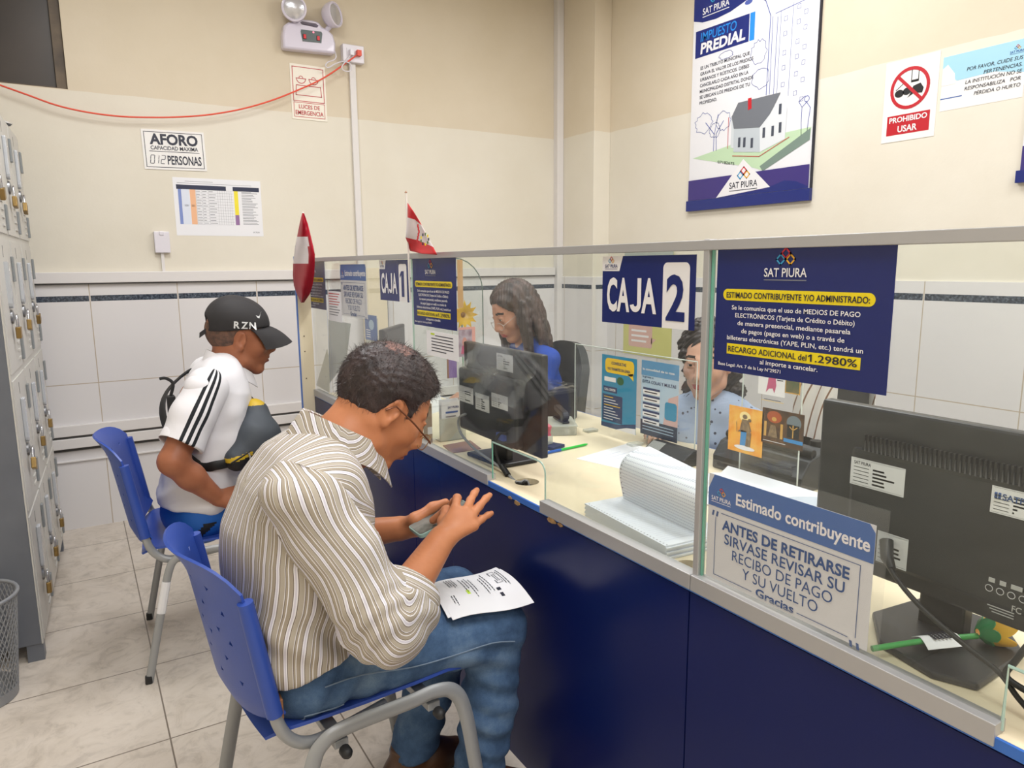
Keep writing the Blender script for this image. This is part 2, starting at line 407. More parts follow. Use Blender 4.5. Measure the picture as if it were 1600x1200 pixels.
# ------------------------------------------------------------------ the glass screen on the counter
def glass_mat(name, tint, edge=False):
    mt = bpy.data.materials.new(name); mt.use_nodes = True; t = mt.node_tree; t.nodes.clear()
    o = t.nodes.new('ShaderNodeOutputMaterial'); tr = t.nodes.new('ShaderNodeBsdfTransparent'); tr.inputs[0].default_value = tint
    g = t.nodes.new('ShaderNodeBsdfGlossy'); g.inputs['Roughness'].default_value = .01
    f = t.nodes.new('ShaderNodeFresnel'); ge = t.nodes.new('ShaderNodeNewGeometry'); ir = t.nodes.new('ShaderNodeMapRange'); ir.inputs[3].default_value = 1.4; ir.inputs[4].default_value = 1 / 1.4; t.links.new(ge.outputs['Backfacing'], ir.inputs[0]); t.links.new(ir.outputs[0], f.inputs[0])   # same reflectance from both sides of the thin pane
    mx = t.nodes.new('ShaderNodeMixShader'); t.links.new(f.outputs[0], mx.inputs[0]); t.links.new(tr.outputs[0], mx.inputs[1]); t.links.new(g.outputs[0], mx.inputs[2])
    # a thin film of smudges
    d = t.nodes.new('ShaderNodeBsdfDiffuse'); d.inputs[0].default_value = (.7, .72, .72, 1)
    n = t.nodes.new('ShaderNodeTexNoise'); n.inputs['Scale'].default_value = 7; n.inputs['Detail'].default_value = 8; n.inputs['Roughness'].default_value = .7
    r = t.nodes.new('ShaderNodeMapRange'); r.inputs[1].default_value = .45; r.inputs[2].default_value = .8; r.inputs[3].default_value = .006; r.inputs[4].default_value = .06
    t.links.new(n.outputs[0], r.inputs[0])
    m2 = t.nodes.new('ShaderNodeMixShader'); t.links.new(r.outputs[0], m2.inputs[0]); t.links.new(mx.outputs[0], m2.inputs[1]); t.links.new(d.outputs[0], m2.inputs[2])
    t.links.new(m2.outputs[0], o.inputs[0])
    return mt
GLASS = glass_mat('clear_glass', (.965, .985, .97, 1)); ACRYL = glass_mat('clear_plastic', (.97, .975, .975, 1))
GEDGE = mat('green_glass_edge', (112, 178, 158), .15, spec=.6); GEDGE2 = mat('pale_glass_edge', (178, 206, 196), .15)
ZT = 1.382
gp = thing('glass_screen', 'framed glass screen standing along the front edge of the blue counter', 'glass partition', (XG, 1.6, ZC))
def pane(y0, y1, notch=None):                 # outline in (y, z); the notch is the pay slot with one rounded corner
    z0 = ZC + .006; pts = [(y1, z0), (y1, ZT), (y0, ZT), (y0, z0)]
    if notch:
        a, c, h, r = notch; q = [(a, z0), (a, z0 + h - r)] if r else [(a, z0), (a, z0 + h)]
        q = [(a, z0)] + [(a + r - r * math.cos(R(k)), z0 + h - r + r * math.sin(R(k))) for k in range(0, 91, 15)] + [(c, z0 + h), (c, z0)]
        pts = pts + q
    return pts
SL = gx(770, 750, XG).y; SR = gx(852, 792, XG).y
SH = gx(773, 692, XG).z - ZC
P1 = pane(2.756, 4.21); P2 = pane(1.136, 2.748, (SR, SL, .13, .035)); P3 = pane(YE, 1.118, (.1, .48, .11, .05))
for pts in (P1, P2, P3):
    o = part('glass_pane', gp, lambda b: b.prism(pts, XG - .003, XG + .003, 'x', GLASS), True)
def edges():
    def strip(pts, mt): part('glass_edge', gp, lambda b: b.tube([(XG, a, c) for a, c in pts], .0028, mt, 6), True)
    strip(P2[4:13], GEDGE2); strip([P2[-2], P2[-1]], GEDGE); strip([P2[-2], P2[-3]], GEDGE2); strip(P3[4:], GEDGE2)
    part('glass_edge', gp, lambda b: b.box((XG - .0035, 1.1175, ZC + .006), (XG + .0035, 1.1215, ZT), GEDGE), True)
    part('glass_edge', gp, lambda b: b.box((XG - .0035, 2.747, ZC + .006), (XG + .0035, 2.7495, ZT), GEDGE2), True)
edges()
part('top_rail', gp, lambda b: b.box((XG - .013, YE, ZT - .004), (XG + .013, 4.2, ZT + .018), ALU), True, bevel=.0015)
for y0, y1 in ((SL, 4.2), (1.137, SR), (.48, 1.135), (YE, .1)):
    part('bottom_rail', gp, lambda b: b.box((XG - .022, y0, ZC - .016), (XG + .012, y1, ZC + .022), ALU), True, bevel=.0015)
part('post', gp, lambda b: b.box((XG - .012, 1.1225, ZC), (XG + .012, 1.1385, ZT + .02), ALU), True, bevel=.0015)
ep = thing('end_board', 'tall cream board with blue edging closing the far end of the glass screen', 'board', (1.15, 4.22, 0))
part('board', ep, lambda b: b.box((1.108, 4.205, FZ), (1.186, 4.225, 1.405), CREAM), True)
part('edge_strip', ep, lambda b: b.box((1.104, 4.203, FZ), (1.108, 4.227, 1.405), EDGE).box((1.104, 4.203, 1.405), (1.19, 4.227, 1.409), EDGE), True)
def screws(b):
    for z in (1.23, .95, .86, .7): b.lathe([(.004, 0), (.003, .002)], mat('screw', (90, 70, 50), .5), 8, Matrix.Translation((1.135, 4.2045, z)) @ Matrix.Rotation(PI / 2, 4, 'X'))
part('screw', ep, screws, True)
# glass between the two cash desks, with a rounded upper corner
dv = thing('glass_divider', 'clear glass divider with a rounded upper corner between the two cash desks', 'glass partition', (1.36, 2.752, ZC))
r = .14; X1 = 1.527
dp = [(1.2, ZC), (X1, ZC), (X1, ZT - r)] + [(X1 - r + r * math.cos(R(k)), ZT - r + r * math.sin(R(k))) for k in range(15, 91, 15)] + [(1.2, ZT)]
part('pane', dv, lambda b: b.prism(dp, 2.7505, 2.7555, 'y', GLASS), True)
part('edge', dv, lambda b: b.tube([(x, 2.753, z) for x, z in dp[1:]], .0025, mat('dark_glass_edge', (96, 116, 108), .2), 6), True)

# ------------------------------------------------------------------ signs on the glass and walls (x to the right, z up, face forward)
def glass_sign(name, label, cat, a, y0, y1, z0, z1, base, group=None, x=XG):
    return Sign(name, label, cat, (x - .0035, y1, z0), -PI / 2, y1 - y0, z1 - z0, .0008, base, group)
def estimado(label, y0, y1, z0, z1, grp='navy surcharge notices on the glass'):
    s = glass_sign('surcharge_notice', label, 'notice', None, y0, y1, z0, z1, NAVY, grp); w_, h_ = s.w, s.h
    X = lambda u: u * w_
    Z = lambda v: (1 - v) * h_
    s.logo(X(.44), Z(.235), .25 * w_, WHITE, sub=GREYINK)
    s.rrect(X(.05), Z(.425), X(.92), Z(.335), .012, YEL)
    s.text('ESTIMADO CONTRIBUYENTE Y/O ADMINISTRADO:', X(.485), Z(.404), .044 * h_, INK, .82 * w_, .02, al='c')
    for i, (t, ww_) in enumerate((('Se le comunica que el uso de MEDIOS DE PAGO', .74), ('ELECTRÓNICOS (Tarjeta de Crédito o Débito)', .69), ('de manera presencial, mediante pasarela', .655), ('de pagos (pagos en web) o a través de', .6), ('billeteras electrónicas (YAPE, PLIN, etc.) tendrá un', .79))):
        s.text(t, X(.485), Z(.497 + i * .0605), .034 * h_, WHITE, ww_ * w_, .012, al='c')
    s.rect(X(.09), Z(.855), X(.87), Z(.77), YEL)
    s.text('RECARGO ADICIONAL del', X(.1), Z(.835), .044 * h_, INK, .49 * w_, .016); s.text('1.2980%', X(.61), Z(.837), .052 * h_, INK, .245 * w_, .014); s.poly([(X(.613), Z(.785)), (X(.613), Z(.797)), (X(.598), Z(.808)), (X(.598), Z(.797))], INK, 3, 'lettering')
    s.text('al importe a cancelar.', X(.485), Z(.905), .034 * h_, WHITE, .34 * w_, .012, al='c')
    s.text('Base Legal: Art. 7 de la Ley N°29571', X(.035), Z(.955), .025 * h_, WHITE, .41 * w_, .012)
    return s.done()
H = CAMH
estimado('navy surcharge notice on the glass right of the aluminium post, largest of the notices', .525 * H, .818 * H, .83 * H, 1.026 * H)
estimado('navy surcharge notice on the glass above the black monitor of desk two', 2.343, 2.73, 1.113, 1.381)
g0, g1 = gx(478, 404, XG), gx(511, 478, XG)
estimado('navy surcharge notice on the far pane behind the hanging red and white flag', g1.y, g0.y + .0, 1.113, 1.378)
def caja(num, label, y0, y1, z0, z1):
    s = glass_sign('desk_sign', label, 'sign', None, y0, y1, z0, z1, NAVY, 'navy cash desk signs on the glass'); w_, h_ = s.w, s.h
    X = lambda u: u * w_
    Z = lambda v: (1 - v) * h_
    s.poly([(0, Z(0)), (0, Z(.22)), (X(.205), Z(.22)), (X(.245), Z(0))], WHITE); s.logo(X(.11), Z(.17), .15 * w_, NAVY, sub=NAVY)
    for ch, u0, u1 in (('C', .063, .185), ('A', .185, .33), ('A', .465, .625)): s.text(ch, X(u0), Z(.80), .48 * h_, WHITE, (u1 - u0) * w_, .034 if ch == 'C' else .03)
    jx, jr = X(.398), .062 * w_; s.ring(jx, Z(.80) + jr * .9, jr * .32, jr, WHITE, 3, 'lettering', 16, 190, 360); s.rect(jx + jr * .32, Z(.80) + jr * .9, jx + jr, Z(.32), WHITE, 3, 'lettering')
    s.rrect(X(.685), 0, X(.945), Z(.1), .014, WHITE, corners=(0, 0, 1, 1)); s.text(num, X(.815), Z(.87), .6 * h_, NAVY, (.185 if num == '2' else .085) * w_, .03 if num == '2' else .01, al='c')
    if num == '1': s.poly([(X(.775), Z(.27)), (X(.775), Z(.36)), (X(.725), Z(.43)), (X(.725), Z(.36))], NAVY, 3, 'lettering')
    return s.done()
caja('2', 'navy desk sign reading CAJA 2 on the glass left of the post', 1.166, 1.498, 1.2, 1.37)
caja('1', 'navy desk sign reading CAJA 1 on the far glass pane', 2.775, 3.1, 1.2, 1.376)

# typed note on the glass
s = glass_sign('typed_note', 'small typed note taped to the glass under the navy notice', 'note', None, 2.335, 2.612, 1.0, 1.098, PAPER)
s.rect(.04, .083, .075, .09, mat('highlighter', (196, 220, 40), .6))
for i in range(6): s.rect(.045 - (.0 if i else -.035), .08 - i * .012, .235 - (.06 if i == 5 else .0), .0835 - i * .012, INK)
s.done()
# sign in a plastic sleeve, seen through the far pane from the front as well
SLEEVE = mat('sleeve_plastic', (206, 208, 206), .2, alpha=.06)
HBLUE = mat('header_blue', (38, 92, 166), .4); TBLUE = mat('text_blue', (36, 74, 134), .5)
def receipt(label, y0, y1, z0, z1, clear=False):
    s = glass_sign('receipt_notice', label, 'notice', None, y0, y1, z0, z1, mat('sleeved_paper', (214, 214, 216), .35), 'receipt notices on the glass'); w_, h_ = s.w, s.h
    X = lambda u: u * w_
    Z = lambda v: (1 - v) * h_
    s.poly([(0, Z(.30)), (0, Z(.14)), (X(.04), Z(.0)), (X(.97), Z(.0)), (w_, Z(.06)), (w_, Z(.30))], HBLUE)
    s.logo(X(.095), Z(.24), .14 * w_, WHITE, sub=WHITE)
    s.text('Estimado contribuyente', X(.2), Z(.215), .105 * h_, WHITE, .78 * w_, .022)
    for i, (t, ww_, bo) in enumerate((('ANTES DE RETIRARSE', .78, .03), ('SIRVASE REVISAR SU', .74, .012), ('RECIBO DE PAGO', .62, .0), ('Y SU VUELTO', .47, .0))):
        s.text(t, X(.5), Z(.49 + i * .128), .095 * h_, TBLUE, ww_ * w_, bo, al='c')
    s.text('Gracias', X(.48), Z(.975), .075 * h_, TBLUE, .24 * w_, .028, al='c')
    s.line([(X(.33), Z(.955)), (X(.06), Z(.955)), (X(.06), Z(.40))], .0015, TBLUE); s.line([(X(.1), Z(.345)), (X(.94), Z(.345)), (X(.94), Z(.93))], .0015, TBLUE); s.line([(X(.62), Z(.955)), (X(.9), Z(.955))], .0015, TBLUE)
    for u, v, d in ((.03, .34, 1), (.06, .34, 1), (.915, .97, -1), (.95, .97, -1)):
        s.poly([(X(u), Z(v + .05)), (X(u + .014), Z(v + .05)), (X(u + .014 + .006 * d), Z(v)), (X(u + .006 * d), Z(v))], TBLUE)
    s.mb('plastic_sleeve').box((-.006, -.0024, -.006), (w_ + .024, -.002, h_ + .035), SLEEVE)
    return s.done()
e0 = gx(1108, 902, XG); 
receipt('white and blue receipt notice in a plastic sleeve, right of the post', .524 * H, .818 * H, .641, .655 * H)
g0, g1 = gx(532, 412, XG), gx(576, 500, XG)
receipt('faded receipt notice on the far pane left of the CAJA 1 sign', g1.y, g0.y, 1.1, 1.36)
g0, g1 = gx(513, 455, XG), gx(536, 497, XG)
s = glass_sign('printed_sheet', 'small sheet printed in red on the far pane below the faded notice', 'paper', None, g1.y, g0.y, 1.06, 1.22, PAPER)
for i in range(9): s.rect(.02, .145 - i * .014, s.w - .03 - (i % 3) * .02, .149 - i * .014, RED if i < 5 else GREYINK)
s.done()

DESK = set(C.objects) - BEFORE
# back wall
SGN = mat('sign_white', (240, 238, 236), .35); SGB = mat('sign_black_blue', (34, 38, 58), .4); SGR = mat('sign_red', (190, 48, 56), .4); SGI = mat('sign_ivory', (242, 236, 222), .35)
s = Sign('capacity_sign', 'white AFORO capacity sign for 012 persons on the back wall', 'sign', (.381, YB, 1.858), 0, .302, .2, .004, SGN, tilt=R(-1))
s.frame(.012, .012, .29, .188, .003, SGB); s.text('AFORO', .036, .128, .052, SGB, .232, .035); s.text('CAPACIDAD MAXIMA', .038, .1, .019, SGB, .228, .014); s.rect(.03, .09, .272, .093, SGB)
s.text('PERSONAS', .113, .028, .044, SGB, .165, .02)
def seg(s, x, z, w_, h_, on, mt, t=.003, sh=.006):
    P = {'a': ((0, 1), (1, 1)), 'b': ((1, 1), (1, .5)), 'c': ((1, .5), (1, 0)), 'd': ((0, 0), (1, 0)), 'e': ((0, .5), (0, 0)), 'f': ((0, 1), (0, .5)), 'g': ((0, .5), (1, .5))}
    for k in on:
        (a, b), (c, d) = P[k]; ix = .12 * w_ if a != c else 0; iz = .06 * h_ if b != d else 0
        s.line([(x + a * w_ + ix * (1 if a < c else -1) + sh * b, z + b * h_ - iz), (x + c * w_ - ix * (1 if a < c else -1) + sh * d, z + d * h_ + iz)], t, mt)
seg(s, .03, .03, .018, .042, 'abcdef', SGB); seg(s, .068, .03, .006, .042, 'ef', SGB); seg(s, .08, .03, .018, .042, 'abged', SGB); s.done()
s = Sign('emergency_sign', 'white and red LUCES DE EMERGENCIA sign below the twin-headed lamp', 'sign', (1.157, YB, 2.18), 0, .201, .298, .004, SGI)
s.frame(.013, .1, .188, .283, .004, SGR); s.frame(.013, .014, .188, .092, .003, SGR)
s.text('LUCES DE', .1, .06, .021, SGR, .12, .012, al='c'); s.text('EMERGENCIA', .1, .026, .023, SGR, .16, .016, al='c')
s.line([(.028, .132), (.032, .185), (.17, .185), (.174, .132)], .004, SGR, closed=True)
for cx in (.06, .132):
    s.line([(cx - .027, .222), (cx + .027, .222)], .004, SGR); s.ring(cx, .222, .024, .028, SGR, a0=180, a1=360); s.ring(cx, .224, .009, .0125, SGR, a0=0, a1=180)
s.done()
s = Sign('wall_chart', 'large printed table with yellow and orange columns on the back wall', 'poster', (.508, YB, 1.522), 0, .45, .303, .001, PAPER)
s.rect(.015, .243, .44, .266, mat('chart_navy', (38, 44, 72), .5)); s.rect(.265, .243, .3, .266, PAPER, 2)
s.rect(.022, .06, .038, .243, mat('chart_blue', (128, 146, 204), .6)); s.rect(.04, .06, .078, .243, mat('chart_pale', (222, 228, 242), .6))
s.rect(.08, .06, .108, .243, mat('chart_orange', (240, 186, 146), .6)); s.rect(.305, .115, .326, .243, mat('chart_yellow', (244, 226, 60), .6)); s.rect(.305, .06, .326, .115, mat('chart_purple', (150, 112, 160), .6))
for i in range(13): s.rect(.11, .06 + i * .0152, .3, .0607 + i * .0152, GREYINK)
for x in (.11, .14, .172, .22, .232, .244, .256, .268, .28, .29): s.rect(x, .06, x + .0007, .243, GREYINK)
random.seed(5)
for i in range(12):
    for x0_, x1_ in ((.112, .138), (.143, .168), (.175, .215)): s.rect(x0_, .066 + i * .0152, x0_ + (x1_ - x0_) * (.5 + .5 * random.random()), .0685 + i * .0152, GREYINK)
    for k in range(2): s.rect(.345, .065 + i * .0152 + k * .006, .345 + .085 * (.6 + .4 * random.random()), .0672 + i * .0152 + k * .006, GREYINK)
for x0_, x1_ in ((.05, .07), (.085, .1)): s.rect(x0_, .16, x1_, .162, INK); s.rect(x0_, .154, x1_, .156, INK)
s.rect(.06, .284, .2, .2855, GREYINK); s.rect(.02, .274, .4, .2755, GREYINK); s.text('SAT PIURA', .395, .018, .008, GREYINK, .035); s.done()

# right wall
def wall_sign(name, label, cat, y0, y1, z0, z1, t, base, **k): return Sign(name, label, cat, (XR, y1, z0), -PI / 2, y1 - y0, z1 - z0, t, base, **k)
PNAVY = mat('poster_navy', (30, 44, 118), .3); PPUR = mat('poster_purple', (62, 50, 122), .35); PBL = mat('poster_sky_blue', (38, 140, 226), .4); SKETCH = mat('sketch_blue', (74, 92, 168), .6)
PW = mat('poster_white', (232, 232, 236), .3, bump=(40, .25, .001))
y1 = 3.147
s = wall_sign('tax_poster', 'tall IMPUESTO PREDIAL poster with a house drawing, in a blue-based frame', 'poster', 2.33, y1, 1.71, 2.812, .012, PW)
T = lambda y, z: (y1 - y, z - 1.71)
def TP(*p): return [T(*q) for q in p]
s.poly(TP((3.147, 2.812), (3.147, 2.694), (3.08, 2.672), (2.98, 2.664), (2.88, 2.672), (2.765, 2.70), (2.70, 2.75), (2.64, 2.79), (2.55, 2.812)), PNAVY)
a = T(2.985, 2.71); s.logo(a[0], a[1], .19, WHITE)
s.poly(TP((3.128, 2.634), (2.75, 2.627), (2.75, 2.49), (3.128, 2.491)), PNAVY); s.poly(TP((2.745, 2.627), (2.713, 2.627), (2.713, 2.49), (2.745, 2.49)), PBL)
s.text('IMPUESTO', *T(3.09, 2.572), .046, PBL, .255, .008, shear=.08); s.text('PREDIAL', *T(3.088, 2.508), .055, WHITE, .315, .035, shear=.08)
for i, (t, ww_) in enumerate((('ES UN TRIBUTO MUNICIPAL QUE', .345), ('GRAVA EL VALOR DE LOS PREDIOS', .37), ('URBANOS Y RÚSTICOS. DEBES', .345), ('CANCELARLO CADA AÑO EN LA', .342), ('MUNICIPALIDAD DISTRITAL DONDE', .375), ('SE UBICAN LOS PREDIOS DE TU', .355), ('PROPIEDAD.', .13))):
    s.text(t, *T(3.083, 2.423 - i * .0312), .017, INK, ww_, .014)
# drawn tower, lamp, trees, figure
s.line(TP((2.60, 2.57), (2.60, 2.20)), .003, SKETCH); s.line(TP((2.57, 2.56), (2.575, 2.18)), .003, SKETCH); s.line(TP((2.55, 2.58), (2.555, 2.17)), .002, SKETCH); s.line(TP((2.48, 2.6), (2.485, 2.17)), .002, SKETCH); s.line(TP((2.585, 2.58), (2.35, 2.60)), .003, SKETCH)
for z in (2.53, 2.46, 2.37, 2.30, 2.22, 2.13):
    for k, y in enumerate((2.53, 2.455, 2.415)): 
        q = T(y, z + (k % 2) * .035); s.frame(q[0], q[1], q[0] + .018, q[1] + .02, .002, SKETCH)
s.line(TP((2.62, 2.2), (2.615, 2.58), (2.65, 2.66), (2.72, 2.70), (2.77, 2.69)), .004, SKETCH); q = T(2.76, 2.685); s.disc(q[0], q[1], .025, .012, SKETCH)
random.seed(8)
def scribble(cy, cz, ry, rz, n=26):
    p = []
    for k in range(n): a = 2 * PI * k / n; f = .85 + .25 * random.random(); q = T(cy + ry * math.cos(a) * f, cz + rz * math.sin(a) * f); p.append(q)
    s.line(p, .0025, SKETCH, closed=True)
scribble(3.045, 2.13, .065, .055); scribble(2.9, 2.12, .05, .05); scribble(2.96, 2.08, .04, .04); scribble(2.66, 2.29, .06, .05); scribble(2.68, 2.42, .05, .06); scribble(2.9, 2.46, .05, .02)
s.line(TP((2.965, 1.97), (2.965, 2.06), (3.03, 2.13)), .004, SKETCH); s.line(TP((2.945, 1.97), (2.95, 2.06), (2.9, 2.12)), .004, SKETCH); s.line(TP((2.965, 2.05), (2.94, 2.16)), .003, SKETCH)
q = T(2.375, 2.135); s.ring(q[0], q[1], .012, .015, SKETCH); s.line(TP((2.375, 2.12), (2.40, 2.10), (2.4, 2.03), (2.395, 1.96)), .003, SKETCH); s.line(TP((2.375, 2.12), (2.352, 2.09), (2.36, 2.03), (2.365, 1.96)), .003, SKETCH); s.line(TP((2.40, 2.1), (2.42, 2.13), (2.385, 2.15)), .003, SKETCH)
# banknote ground, house
s.poly(TP((3.12, 1.948), (2.84, 1.985), (2.34, 2.0), (2.345, 1.945), (2.62, 1.826), (2.69, 1.85)), mat('note_green', (190, 216, 180), .5), 2)
s.poly(TP((2.344, 1.995), (2.345, 1.94), (2.62, 1.822), (2.64, 1.85)), mat('note_dark', (120, 140, 130), .5), 3); s.text('0718267S', *T(2.93, 1.90), .014, INK, .12, .01, slope=-.2, l=4)
s.poly(TP((2.842, 2.135), (2.735, 2.18), (2.735, 1.94), (2.842, 1.97)), mat('house_pale', (206, 212, 216), .5), 4)
s.poly(TP((2.823, 2.065), (2.65, 2.045), (2.642, 1.921), (2.821, 1.945)), mat('house_wall', (190, 198, 204), .5), 5)
s.poly(TP((2.65, 2.045), (2.59, 2.10), (2.52, 2.195), (2.485, 2.11), (2.49, 1.965), (2.642, 1.921)), mat('house_gable', (222, 226, 230), .5), 5)
s.poly(TP((2.842, 2.13), (2.80, 2.195), (2.53, 2.195), (2.59, 2.10), (2.65, 2.045), (2.823, 2.065)), mat('house_roof', (112, 116, 124), .5), 6)
s.poly(TP((2.735, 2.205), (2.712, 2.205), (2.708, 2.15), (2.732, 2.145)), RED, 7)
for y, z in ((2.79, 1.965), (2.755, 1.96), (2.705, 1.95), (2.63, 1.99), (2.575, 1.99), (2.53, 2.0), (2.535, 2.09)): q = T(y, z); s.rect(q[0], q[1], q[0] + .016, q[1] + .05, mat('house_window', (70, 76, 90), .4), 7)
s.line(TP((2.825, 1.925), (2.645, 1.90), (2.465, 1.97)), .003, RED, 7); s.line(TP((2.862, 1.97), (2.862, 2.13)), .003, RED, 7)
s.poly(TP((3.147, 1.825), (2.337, 1.825), (2.337, 1.712), (3.147, 1.712)), PPUR, 8); s.poly(TP((2.748, 1.90), (2.93, 1.712), (2.565, 1.738)), WHITE, 10)
s.poly(TP((2.95, 1.712), (2.6, 1.73), (2.48, 1.762), (2.41, 1.752), (2.34, 1.72), (2.337, 1.712)), PNAVY, 9); q = T(2.742, 1.752); s.logo(q[0], q[1], .19, INK, l=11)
s.mb('base_bar').box((-.008, -.022, -.058), (s.w + .006, 0, 0), PNAVY)
s.mb('frame').box((-.004, -.006, 0), (0, .0, s.h), INK).box((s.w, -.016, 0), (s.w + .006, 0, s.h), INK)
s.done()
PROH = mat('prohibition_red', (190, 24, 40), .4)
s = wall_sign('prohibition_sign', 'white PROHIBIDO USAR sign with red crossed circle on the right wall', 'sign', 1.752, 1.984, 1.87, 2.206, .002, SGN, bevel=0)
cx, cz = .113, .215
s.ring(cx, cz, .072, .086, PROH, 3); s.line([(cx - .055, cz + .055), (cx + .055, cz - .055)], .013, PROH, 4)
s.frame(cx + .005, cz + .022, cx + .035, cz + .075, .003, BLACK, 2); s.rect(cx + .005, cz + .022, cx + .035, cz + .03, BLACK, 2)
s.disc(cx - .045, cz - .016, .02, .016, BLACK, 2); s.disc(cx - .012, cz - .012, .018, .015, BLACK, 2); s.line([(cx - .06, cz + .0), (cx - .03, cz + .022), (cx + .005, cz + .0)], .003, BLACK, 2)
s.poly([(cx + .0, cz - .03), (cx + .015, cz + .005), (cx + .045, cz + .012), (cx + .06, cz - .01), (cx + .055, cz - .03), (cx + .02, cz - .025), (cx - .01, cz - .04)], BLACK, 2)
s.rect(.022, .028, .208, .11, PROH); s.text('PROHIBIDO', .115, .08, .022, WHITE, .165, .025, al='c'); s.text('USAR', .115, .038, .026, WHITE, .085, .025, al='c'); s.done()
SKY = mat('notice_sky', (164, 212, 232), .35)
s = wall_sign('belongings_notice', 'sky blue and white notice about belongings at the right of the right wall', 'notice', 1.43, 1.738, 1.963, 2.175, .001, SGN)
s.poly([(0, .212), (0, .165), (.06, .11), (.2, .115), (s.w, .09), (s.w, .212)], SKY); s.poly([(.0, .165), (.02, .18), (.05, .14), (.055, .1), (0, .1)], SGN, 2); s.logo(.275, .167, .05, HBLUE)
for i, (t, ww_) in enumerate((('POR FAVOR, CUIDE SUS', .2), ('PERTENENCIAS.', .135), ('LA INSTITUCIÓN NO SE', .202), ('RESPONSABILIZA   POR', .203), ('PÉRDIDA O HURTO', .165))):
    s.text(t, .296, .139 - i * .0245, .0135, INK, ww_, .004, al='r', shear=.15)
s.rect(0, .046, .085, .05, HBLUE); s.done()
s = wall_sign('blue_poster', 'blue-based poster cut by the right edge of the photo', 'poster', .6, 1.407, 1.69, 2.25, .012, PW); s.mb('base_bar').box((-.01, -.022, -.045), (s.w + .006, 0, 0), PNAVY); s.rect(.0, 0, s.w, .09, PPUR); s.done()

# ------------------------------------------------------------------ fittings on the back wall
PL = mat('white_plastic', (226, 222, 230), .3); PLW = mat('cool_white_plastic', (222, 216, 232), .3, coat=.3)
em = thing('emergency_lamp', 'white emergency lamp with two round heads high on the back wall', 'lamp', (1.26, YB, 2.6))
bw = [(1.113, 2.535), (1.406, 2.545), (1.41, 2.60), (1.398, 2.645), (1.365, 2.672), (1.335, 2.678), (1.322, 2.70), (1.29, 2.705), (1.21, 2.702), (1.19, 2.683), (1.15, 2.676), (1.125, 2.655), (1.115, 2.61)]
ob_ = part('body', em, lambda b: b.prism(bw, YB - .065, YB, 'y', PLW), True, smooth=True, bevel=.012)
hb = MB(); hb.prism([(1.22, 2.672), (1.305, 2.668), (1.315, 2.68), (1.30, 2.69), (1.225, 2.69), (1.212, 2.682)], YB - .1, YB + .02, 'y', PLW); cut(ob_, hb, em, True)
LP = mat('lamp_panel_grey', (92, 104, 106), .4); RS = mat('red_switch', (220, 40, 50), .3); LED = mat('lamp_led', (255, 120, 140), .3, emit=1.5)
part('control_panel', em, lambda b: b.prism([(1.22, 2.585), (1.325, 2.59), (1.333, 2.64), (1.328, 2.65), (1.215, 2.645), (1.212, 2.635)], YB - .068, YB - .064, 'y', LP), True)
for x, z in ((1.232, 2.61), (1.308, 2.612)): part('switch', em, lambda b: b.box((x - .007, YB - .074, z - .011), (x + .007, YB - .067, z + .011), RS).box((x - .009, YB - .07, z - .013), (x + .009, YB - .0665, z + .013), BLACK), True)
part('indicator', em, lambda b: b.lathe([(.005, 0), (.003, .003)], LED, 10, Matrix.Translation((1.283, YB - .068, 2.64)) @ Matrix.Rotation(PI / 2, 4, 'X')), True)
CHR = mat('lamp_reflector', (206, 206, 212), .2, metal=.6, bump=(60, .4, .002)); 
for cx, cz, yaw, pit in ((1.178, 2.742, -12, 8), (1.385, 2.742, 38, -4)):
    xf = Matrix.Translation((cx, YB - .075, cz)) @ Matrix.Rotation(R(yaw), 4, 'Z') @ Matrix.Rotation(R(90 + pit), 4, 'X')
    hd = part('lamp_head', em, lambda b: b.lathe([(.02, -.045), (.05, -.03), (.064, -.005), (.068, .02), (.066, .034), (.058, .036), (.056, .03)], PLW, 32, xf), True, smooth=True)
    part('lens', hd, lambda b: b.lathe([(.057, .029), (.04, .036), (.02, .039), (.0, .04)], CHR, 28, xf), True, smooth=True)
    part('neck', hd, lambda b: b.tube([(cx, YB - .06, cz - .05), (cx * .86 + 1.262 * .14, YB - .045, 2.672)], .014, PLW, 10), True, smooth=True)
ot = thing('power_outlet', 'white double power outlet beside the emergency lamp', 'outlet', (1.52, YB, 2.565))
part('plate', ot, lambda b: b.box((1.456, YB - .045, 2.518), (1.583, YB, 2.614), PL), True, bevel=.004); part('socket', ot, lambda b: b.box((1.478, YB - .048, 2.54), (1.562, YB - .044, 2.592), PL).box((1.49, YB - .0485, 2.562), (1.495, YB - .0475, 2.572), BLACK).box((1.5, YB - .0485, 2.562), (1.505, YB - .0475, 2.572), BLACK), True, bevel=.001)
props(part('cable_duct', None, lambda b: b.box((1.5, YB - .02, 1.334), (1.537, YB, 2.52), DUCT), bevel=.002), 'white vertical cable duct running down from the outlet', 'cable duct')
lc = [(1.40, YB - .03, 2.6), (1.412, YB - .05, 2.54), (1.40, YB - .05, 2.515), (1.36, YB - .06, 2.495), (1.345, YB - .06, 2.475), (1.36, YB - .06, 2.465), (1.40, YB - .06, 2.49), (1.45, YB - .06, 2.51), (1.49, YB - .065, 2.50), (1.49, YB - .065, 2.465), (1.455, YB - .06, 2.46), (1.44, YB - .06, 2.48), (1.47, YB - .06, 2.52), (1.505, YB - .06, 2.562)]
